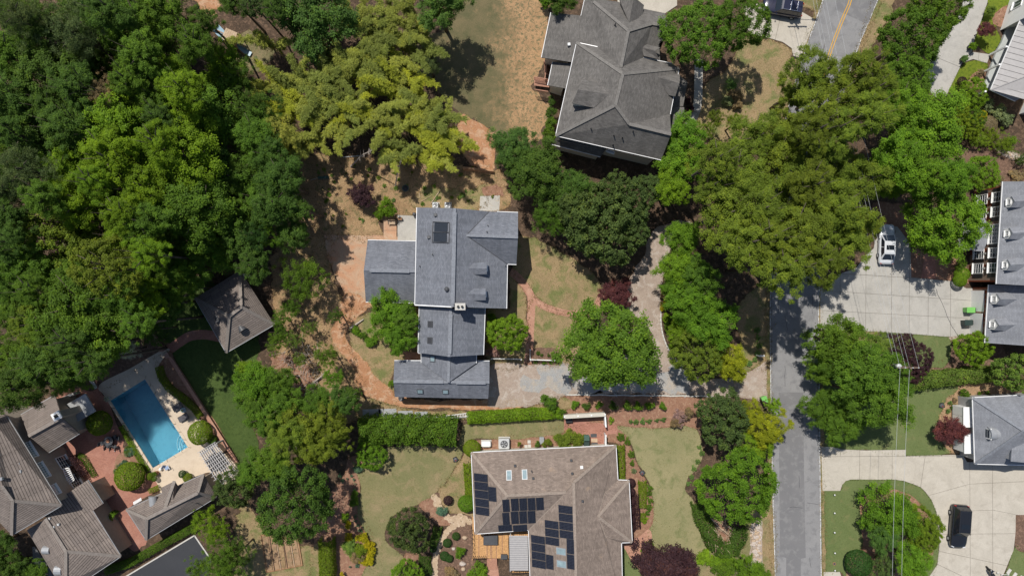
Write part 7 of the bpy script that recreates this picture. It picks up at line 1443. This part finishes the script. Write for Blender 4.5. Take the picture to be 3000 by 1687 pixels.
for i, (x0, y0, x1, y1, r, m_) in enumerate(((1262, 597, 1298, 545, .05, 'flag'), (1232, 592, 1262, 575, .03, 'flag'), (1228, 565, 1232, 585, .03, 'flag'), (910, 528, 935, 520, .05, 'deadwood'), (1005, 461, 1068, 456, .05, 'lgrey'), (1025, 962, 1065, 935, .13, 'deadwood'), (905, 1135, 950, 1100, .1, 'deadwood'), (870, 1150, 900, 1125, .07, 'deadwood'))):
    a, b = P(x0, y0, .05 + r), P(x1, y1, .05 + r); t = thing('fallen_log' if r > .06 else 'pole', 'loose pole or log number lying on bare ground', 'log', (a.x, a.y, 0))
    t['label'] = ('pale bamboo pole lying aslant behind the main house', 'short pale pole beside the long bamboo pole', 'short stick upright to the bamboo poles behind the house', 'grey stick beside the netting in the straw yard', 'pale pipe under the leaning snag', 'grey log at the bend of the clay drive', 'bare fallen trunk in the loose trees left of the clay drive', 'thin fallen trunk beside the bare fallen trunk')[i]
    obj('stem', MB().tube([a, a.lerp(b, .5) + Vector((0, 0, .02)), b], [r, r * .9, r * .6], 7), M[m_], t); obj('stub', MB().tube([a.lerp(b, .6), a.lerp(b, .68) + Vector((.05, .08, .12))], [r * .5, r * .3], 5), M[m_], t)
p = P(1188, 552, .3); t = thing('planter_tub', 'dark green plastic tub with a black lid on the straw yard', 'tub', (p.x, p.y, 0)); obj('tub', MB().lathe((p.x, p.y, 0), [(.34, 0), (.42, .4), (.36, .4), (.3, .2)], 16), M['teal'], t); obj('lid', MB().lathe((p.x, p.y, .3), [(.3, 0), (.3, .06), (.1, .12)], 14), M['black'], t)
p = P(945, 521, .2); t = thing('netting', 'crumpled grey-green netting on the straw yard', 'netting', (p.x, p.y, 0)); rg = random.Random(8); obj('sheet', MB().add([(p.x + (i - 2) * .25 + rg.uniform(-.1, .1), p.y + (j - 1) * .16 + i * .02, .05 + rg.uniform(0, .22)) for j in range(3) for i in range(6)], [(j * 6 + i, j * 6 + i + 1, j * 6 + i + 7, j * 6 + i + 6) for j in range(2) for i in range(5)]), M['teal'], t); obj('edge_rope', MB().tube([(p.x - .6, p.y - .2, .05), (p.x, p.y - .25, .1), (p.x + .7, p.y - .1, .05)], .02), M['dgrey'], t)
# patio bench and low table
p = P(1148, 652, .5); o = Vector((p.x, p.y, 0)); t = thing('garden_bench', 'small dark-framed wooden bench beside the concrete patio', 'bench', o)
for k in range(4): obj('seat_slat', MB().box(o + Vector((0, -.15 + k * .12, .42)), (.85, .1, .03)), M['flag'], t)
for k in range(2): obj('back_slat', MB().box(o + Vector((0, .3, .6 + k * .15)), (.85, .03, .1)), M['flag'], t)
for sx in (-1, 1): obj('side_frame', MB().tube([o + Vector((sx * .43, .3, 0)), o + Vector((sx * .43, .32, .85)), o + Vector((sx * .43, .28, .62)), o + Vector((sx * .43, -.22, .62)), o + Vector((sx * .43, -.22, 0))], .025), M['black'], t)
p = P(1172, 641, .4); o = Vector((p.x, p.y, .04)); t = thing('side_table', 'small brown wooden table on the concrete patio', 'table', o); obj('top', MB().box(o + Vector((0, 0, .4)), (.5, .32, .04)), M['deckwood2'], t)
for sx in (-1, 1):
    for sy in (-1, 1): obj('leg', MB().box(o + Vector((sx * .2, sy * .12, .19)), (.04, .04, .38)), M['deckwood2'], t)
p = P(1214, 628, .5); t = thing('grill', 'small dark cooker against the rear wall of the main house', 'grill', (p.x, p.y, .04)); obj('firebox', MB().box((p.x, p.y, .6), (.4, .4, .3), 0, 0, .06), M['black'], t); obj('lid', MB().lathe((p.x, p.y, .75), [(.2, 0), (.16, .1), (.04, .14)], 12), M['dgrey'], t)
for sx in (-1, 1): obj('leg', MB().box((p.x + sx * .15, p.y, .25), (.04, .3, .45)), M['black'], t)
# ------------------------------------------------------------------ fences
def picket(label, f, p0, p1, n, h=.95, mat='white'):
    a, b = f(*p0, h), f(*p1, h); a.z = b.z = 0; d = (b - a).normalized(); t = thing('picket_fence', label, 'fence', a.lerp(b, .5)); up = Vector((0, 0, 1))
    for z in (.25, .7): obj('rail', MB().bar(a + up * z, b + up * z, .04, .07), M[mat], t)
    for k in range(n): q = a.lerp(b, (k + .5) / n) + Vector((-d.y, d.x, 0)) * -.035; obj('picket', MB().box(q + up * h / 2, (.075, .02, h - .06), math.atan2(d.y, d.x)).box(q + up * (h - .01), (.04, .02, .05), math.atan2(d.y, d.x)), M[mat], t)
    for q in (a, b): obj('post', MB().box(q + up * .52, (.11, .11, 1.05)).box(q + up * 1.07, (.15, .15, .05)), M[mat], t)
picket('white picket fence left of the brick path', O, (1237, 902), (1311, 904), 26); picket('white picket fence right of the brick path', O, (1335, 905), (1402, 907), 24); picket('short white picket return beside the brick path', O, (1334, 880), (1334, 903), 8)
def panel_fence(label, f, pts, h, mat, pw=1.6, post='white', th=.06, cap=.0):
    t = thing('fence', label, 'fence', f(*pts[0])); up = Vector((0, 0, 1))
    for i in range(len(pts) - 1):
        a, b = f(*pts[i], h), f(*pts[i + 1], h); a.z = b.z = 0; n = max(1, int((b - a).length / pw))
        for k in range(n):
            q0, q1 = a.lerp(b, k / n), a.lerp(b, (k + 1) / n); obj('panel', MB().bar(q0.lerp(q1, .03) + up * (h / 2), q0.lerp(q1, .97) + up * (h / 2), th, h - .1), M[mat], t); obj('post', MB().box(q0 + up * (h / 2 + .03), (.13, .13, h + .06)).box(q0 + up * (h + .08), (.17, .17, .05)), M[post], t)
            if cap: obj('cap_rail', MB().bar(q0 + up * h, q1 + up * h, cap, .07), M['siding_cream' if cap > .3 else post], t)
        obj('post', MB().box(b + up * (h / 2 + .03), (.13, .13, h + .06)).box(b + up * (h + .08), (.17, .17, .05)), M[post], t)
panel_fence('cream slatted fence behind the brick terrace of the brown house', O, [(1420, 1048), (1522, 1042)], 1.7, 'siding_cream', 1.5, 'white', .08, .45); panel_fence('white fence and gate posts at the right of the brick terrace', O, [(1522, 1044), (1524, 1072)], 1.5, 'white', 1.3, 'white', .08, .18); panel_fence('short white fence beside the bins of the brown house', O, [(1524, 1095), (1524, 1118)], 1.4, 'white', 1.2, 'white', .08, .14)
t = thing('fence', 'sagging wire fence with thin posts below the clay drive', 'fence', O(1000, 1047))
for k in range(14):
    x = 912 + k * 21; p = O(x, 1046 + (k % 3)); obj('post', MB().cyl((p.x, p.y, 0), .035, .03, 1.1, 6), M['grey'], t)
for z in (.2, .45, .7, .95): obj('wire', MB().tube([O(912 + k * 21, 1046 + (k % 3)) + Vector((0, 0, z + .05 * math.sin(k * 2))) for k in range(14)], .014, 4), M['lgrey'], t)
for x, y, l, w in ((935, 1041, 2.2, 1.2), (975, 1041, 2.2, 1.3), (1020, 1042, 1.8, .9), (1060, 1043, 1.6, .8)):
    p = O(x, y); s = box_thing('wire_panel', 'flat grey wire panel lying beside the sagging fence', 'panel', p, (l, w, .05), 'grey', .03, False); s['group'] = 'flat panels by the sagging fence'
t = thing('retaining_wall', 'dark timber retaining wall at the top of the straw yard', 'wall', O(1210, 425))
for i in range(3): obj('timber', MB().bar(O(1165, 420) + Vector((0, -.3 + .06 * i, .12 + .22 * i)), O(1242, 428) + Vector((0, -.3 + .06 * i, .12 + .22 * i)), .2, .2), M['deckwood2'], t)
for k in range(4): obj('stake', MB().box(O(1172 + k * 22, 422) + Vector((0, -.42, .35)), (.1, .1, .7)), M['deckwood2'], t)
t = thing('edging', 'pale stone edging along the pine straw bed of the gravel drive', 'edging', O(1540, 992))
for k in range(46):
    a, b = O(1425 + k * 8, 992 + (k / 46) * 4 + math.sin(k) * .6), O(1432.6 + k * 8, 992 + ((k + 1) / 46) * 4 + math.sin(k + 1) * .6); obj('edging_stone', MB().bar(a + Vector((0, 0, .06)), b + Vector((0, 0, .06)), .16, .14), M['cap'], t)
t = thing('edging', 'curved dark stone edging round the drive island', 'edging', O(1672, 850)); q = smooth_line([O(*p) for p in ((1664, 760), (1662, 810), (1672, 858), (1694, 896), (1718, 925))], .42, False)
for k in range(len(q) - 1): obj('edging_stone', MB().bar(q[k].lerp(q[k + 1], .04) + Vector((0, 0, .06)), q[k].lerp(q[k + 1], .96) + Vector((0, 0, .06)), .16, .14), M['cap'], t)
# ------------------------------------------------------------------ garden stones, flagstones, creek, vegetable plot, brush
rg = random.Random(21)
def stone_mesh(seed, n=7):
    r = random.Random(seed); ring = [(math.cos(2 * math.pi * i / n) * r.uniform(.75, 1.1), math.sin(2 * math.pi * i / n) * r.uniform(.75, 1.1)) for i in range(n)]
    return mesh('stone', MB().rings([[Vector((x * k, y * k, z)) for x, y in ring] for k, z in ((1.0, 0), (1.02, .35), (.7, .7), (.3, .8))]), M['creekstone' if seed % 3 else 'flag'])
M['creekstone'] = soil('creek_stone', (.52, .44, .38), (.38, .32, .28), (.6, .53, .47), 2.0, 5, 14, .2, .3, .02); SM = [stone_mesh(i) for i in range(6)]
def stones(parent, f, poly_fn, n, r0, r1, name='stone', z=.0):
    for i in range(n):
        x, y = poly_fn(rg); p = f(x, y); o = bpy.data.objects.new(name, rg.choice(SM)); link(o, parent); s = rg.uniform(r0, r1); g_ = origin(parent); o.location = (p.x - g_.x, p.y - g_.y, z); o.scale = (s, s * rg.uniform(.7, 1.1), s * .7); o.rotation_euler = (0, 0, rg.uniform(0, 6.3))
cb = G('creek_bed', t23, [(2400, 940), (2510, 880), (2520, 1100), (2515, 1300), (2520, 1500), (2490, 1500), (2400, 1320), (2395, 1100)], 4, 'gravel', .08)
stones(cb, t23, lambda r: (r.uniform(2400, 2510), r.uniform(920, 1480)), 190, .10, .24, z=.02)
cb = G('stone_bed', O, [(2500, 372), (2540, 378), (2590, 400), (2590, 420), (2540, 400)], 4, 'gravel', .05); stones(cb, O, lambda r: (lambda s: (2505 + s * 80 + r.uniform(-4, 4), 376 + s * 32 + r.uniform(-6, 6)))(r.random()), 70, .12, .26, z=.02)
for i, (x, y, s, lb) in enumerate(((2100, 1058, .34, 'pale boulder nearest the deck in the gravel bed'), (1988, 1170, .28, 'small pale boulder in the middle of the gravel bed'), (2078, 1320, .42, 'white upright boulder in the gravel bed'), (2085, 1372, .34, 'flat tan boulder beside the white upright one'))):
    p = t13(x, y); t = thing('boulder', lb, 'rock', (p.x, p.y, .02)); o = link(bpy.data.objects.new('stone', SM[i]), t); o.scale = (s, s * .8, s)
fs = structure('path', MB().sheet(smooth_line([t13(*p) for p in ((1750, 665), (1840, 605), (1860, 740), (1920, 830), (2060, 815), (2180, 860), (2160, 955), (2050, 950), (1970, 1000), (1900, 1100), (1850, 1230), (1830, 1400), (1850, 1600), (1770, 1600), (1760, 1300), (1800, 1130), (1890, 990), (1960, 930), (1860, 790))], .3), .026), M['mulch'])
cent = [(1795, 655), (1830, 690), (1810, 720), (1850, 760), (1885, 800), (1920, 850), (1960, 880), (2005, 870), (2050, 850), (2100, 870), (2145, 900), (2030, 915), (1985, 945), (2080, 920), (1945, 975), (1915, 1010), (1890, 1050), (1865, 1090), (1845, 1130), (1825, 1175), (1815, 1220), (1805, 1265), (1797, 1310), (1795, 1355), (1797, 1400), (1800, 1445)]
for i, (x, y) in enumerate(cent):
    p = t13(x, y); n = rg.randint(5, 7); s = rg.uniform(.40, .52); a0 = rg.uniform(0, 6); poly = [Vector((p.x + s * rg.uniform(.85, 1.1) * math.cos(a0 + 2 * math.pi * k / n), p.y + s * rg.uniform(.85, 1.1) * math.sin(a0 + 2 * math.pi * k / n), 0)) for k in range(n)]; obj('flagstone', MB().prism(poly, .02, .055 + .004 * (i % 5)), M['flag'], fs)
t = thing('vegetable_plot', 'board-edged vegetable plot with straw and canes under the big dark tree', 'garden plot', t13(270, 1200)); pts = [t13(55, 1030), t13(430, 1080), t13(472, 1335), t13(110, 1405)]
obj('soil', MB().sheet(pts, .05), M['tanstraw'], t)
for q in (.11, .31, .49, .68, .89):
    a, b = pts[0].lerp(pts[1], q), pts[3].lerp(pts[2], q); obj('bed', MB().prism(wobble(straight_line(ribbon([a.lerp(b, .04), a.lerp(b, .96)], .52), .3), .05), .03, .14), M['tanstraw' if q != .49 else 'straw'], t)
for k in range(4):
    a, b = pts[k], pts[(k + 1) % 4]; obj('board', MB().bar(a + Vector((0, 0, .1)), b + Vector((0, 0, .1)), .05, .2), M['deckwood2'], t)
for q in (.22, .40, .58, .78): a, b = pts[0].lerp(pts[1], q), pts[3].lerp(pts[2], q); obj('board', MB().bar(a + Vector((0, 0, .09)), b + Vector((0, 0, .09)), .06, .16), M['mulch' if q in (.22, .58) else 'flag'], t)
for k in range(14): a = pts[0].lerp(pts[1], rg.uniform(.08, .92)).lerp(pts[3].lerp(pts[2], rg.uniform(.08, .92)), rg.uniform(.1, .95)); obj('cane', MB().tube([a, a + Vector((rg.uniform(.3, .6), rg.uniform(.1, .5), .35))], .02, 5), M['black'], t)
t = thing('brush_pile', 'heap of bare cut branches on the dark shrubs beside the pale lawn', 'brush', t23(2080, 1000)); mb = MB()
for k in range(70):
    a = t23(1960 + rg.uniform(0, 220), 830 + rg.uniform(0, 330), rg.uniform(.7, 1.5)); an = rg.gauss(-.9, .5); l = rg.uniform(.7, 2.0); d = Vector((math.cos(an), math.sin(an), rg.uniform(-.1, .1))); mb.tube([a, a + d * l * .5 + Vector((0, .05, .08)), a + d * l], [.03, .02, .006], 5)
obj('branch', mb, M['flag'], t); obj('trunk', MB().tube([t23(1970, 830, 1.2), t23(2090, 960, 1.4), t23(2200, 1050, 1.3)], [.09, .07, .03], 7), M['flag'], t); obj('heap', MB().prism(wobble(smooth_line([t23(*p) for p in ((1940, 800), (2060, 860), (2200, 1000), (2180, 1160), (2060, 1160), (1980, 1000))], .4), .15), 0, .6), M['pinestraw'], t)
t = thing('brush_pile', 'tangle of grey fallen branches among the loose trees by the clay drive', 'brush', t12(450, 950)); mb = MB()
for k in range(110):
    a = t12(280 + rg.uniform(0, 380), 560 + rg.uniform(0, 520), rg.uniform(.1, .9)); an = rg.uniform(0, 6.3); l = rg.uniform(.6, 2.2); d = Vector((math.cos(an), math.sin(an), rg.uniform(-.05, .1))); mb.tube([a, a + d * l * .5 + Vector((0, 0, .08)), a + d * l], [.03, .02, .006], 4)
obj('branch', mb, M['deadwood'], t); obj('trunk', MB().tube([t12(560, 960, .3), t12(640, 900, .5), t12(720, 820, .3)], [.11, .08, .04], 7), M['deadwood'], t)
# pavers, mats, lawn lights, goal, motorcycle
t = thing('stepping_stones', 'three pale square pavers behind the brown house', 'paving', P(1551, 1305)); 
for x, y in ((1550, 1293), (1541, 1307), (1551, 1305)): obj('paver', MB().box(P(x, y) + Vector((0, 0, .05)), (.38, .38, .06)), M['cap'], t)
t = thing('stepping_stones', 'tan pavers and grey mats between the bins and the white fence', 'paving', P(1742, 1288))
for k, (x, y, m_) in enumerate(((1739, 1275, 'dgrey'), (1741, 1289, 'flag'), (1742, 1301, 'dgrey'))): obj('paver', MB().box(P(x, y) + Vector((0, 0, .045)), (.75, .42, .05)), M[m_], t)
t = thing('stepping_stones', 'pale stepping stones beside the small white goal', 'paving', P(2960, 1680))
for x, y in ((2955, 1672), (2972, 1683), (2990, 1692)): obj('paver', MB().box(P(x, y) + Vector((0, 0, .05)), (.38, .65, .06), -.6), M['cap'], t)
for x, y in ((2445, 1449), (2445, 1502), (2445, 1559), (2446, 1619), (2446, 1670)):
    p = P(x, y, .3); t = thing('path_light', 'small metal path light on the strip lawn by the road', 'light', (p.x, p.y, 0), 'path lights along the road lawn'); obj('stake', MB().cyl((p.x, p.y, 0), .02, .02, .35, 6), M['dgrey'], t); obj('hood', MB().lathe((p.x, p.y, .35), [(.11, 0), (.09, .06), (.02, .1)], 10), M['lgrey'], t)
p = P(2444, 1650); t = thing('valve_cover', 'round rusty valve cover in the strip lawn by the road', 'cover', (p.x, p.y, .03)); obj('rim', MB().cyl((p.x, p.y, .03), .2, .19, .03, 18), M['terracotta'], t); obj('lid', MB().cyl((p.x, p.y, .055), .15, .14, .02, 16), M['dgrey'], t)
p = P(2943, 1680, .3); o = Vector((p.x, p.y, .03)); t = thing('toy_goal', 'small white goal frame at the drive edge', 'goal', o, None)
for a, b in (((-.4, 0, 0), (-.4, 0, .5)), ((.4, 0, 0), (.4, 0, .5)), ((-.4, 0, .5), (.4, 0, .5)), ((-.4, 0, .5), (-.4, -.5, 0)), ((.4, 0, .5), (.4, -.5, 0)), ((-.4, -.5, .02), (.4, -.5, .02))): obj('tube', MB().tube([o + Vector(a), o + Vector(b)], .025), M['white'], t)
p = P(2922, 1676, .15); t = thing('toy_ball', 'pale ball with an orange patch at the drive edge', 'ball', (p.x, p.y, .06)); obj('shell', MB().lathe((p.x, p.y, .06), [(.15 * math.sin(math.pi * i / 10) + .001, .15 - .15 * math.cos(math.pi * i / 10)) for i in range(11)], 16), M['cap'], t, True); obj('patch', MB().lathe((p.x + .05, p.y - .04, .26), [(.1, 0), (.08, .04), (.03, .06)], 12), M['lime'], t)
o = P(2905, 1679, .6); o.z = .06; t = thing('motor_scooter', 'black motor scooter at the bottom edge of the concrete drive', 'scooter', o, None); R_ = Matrix.Rotation(.5, 3, 'Z'); V = lambda x, y, z: o + R_ @ Vector((x, y, z))
for y in (-.62, .62):
    w_ = thing_part(t, 'wheel'); rg_ = [[V(x, y + r * math.cos(k * math.pi / 8), .28 + r * math.sin(k * math.pi / 8)) for k in range(16)] for r, x in ((.16, -.06), (.27, -.05), (.27, .05), (.16, .06))]; obj('tyre', MB().rings(rg_), M['tyre'], w_)
obj('body', MB().rings([[V(x * a, y, z) for x, z in ((-.2, .3), (.2, .3), (.22, .6), (.1, .78), (-.1, .78), (-.22, .6))] for y, a in ((-.75, .5), (-.45, 1.0), (.0, 1.0), (.2, .6))]), M['p_black'], t, True); obj('front_shield', MB().rings([[V(x, y, z) for x in (-.24 * a, .24 * a) for z in ((.35, .95) if x < 0 else (.95, .35))] for y, a in ((.32, 1.0), (.55, .7))]), M['p_black'], t)
obj('seat', MB().bar(V(0, -.6, .82), V(0, 0, .82), .3, .1), M['black'], t); obj('handlebar', MB().tube([V(-.33, .38, 1.02), V(0, .45, 1.0), V(.33, .38, 1.02)], .025), M['chrome'], t); obj('headlight', MB().cyl(V(0, .5, .85), .09, .07, .08, 10), M['clearlens'], t)
# robot and plants furniture near brick house: cut logs bench by the purple plum
p = P(2595, 982, .5); t = thing('garden_bench', 'dark iron bench at the edge of the grey drive by the plum trees', 'bench', (p.x, p.y, 0)); o = Vector((p.x, p.y, 0))
for k in range(4): obj('seat_slat', MB().box(o + Vector((0, -.2 + k * .12, .42)), (1.4, .09, .03)), M['dgrey'], t)
for sx in (-1, 1): obj('side_frame', MB().tube([o + Vector((sx * .68, .22, 0)), o + Vector((sx * .68, .25, .85)), o + Vector((sx * .68, .2, .62)), o + Vector((sx * .68, -.26, .62)), o + Vector((sx * .68, -.26, 0))], .03), M['black'], t)
for k in range(3): obj('back_slat', MB().box(o + Vector((0, .24, .55 + k * .13)), (1.4, .03, .08)), M['dgrey'], t)
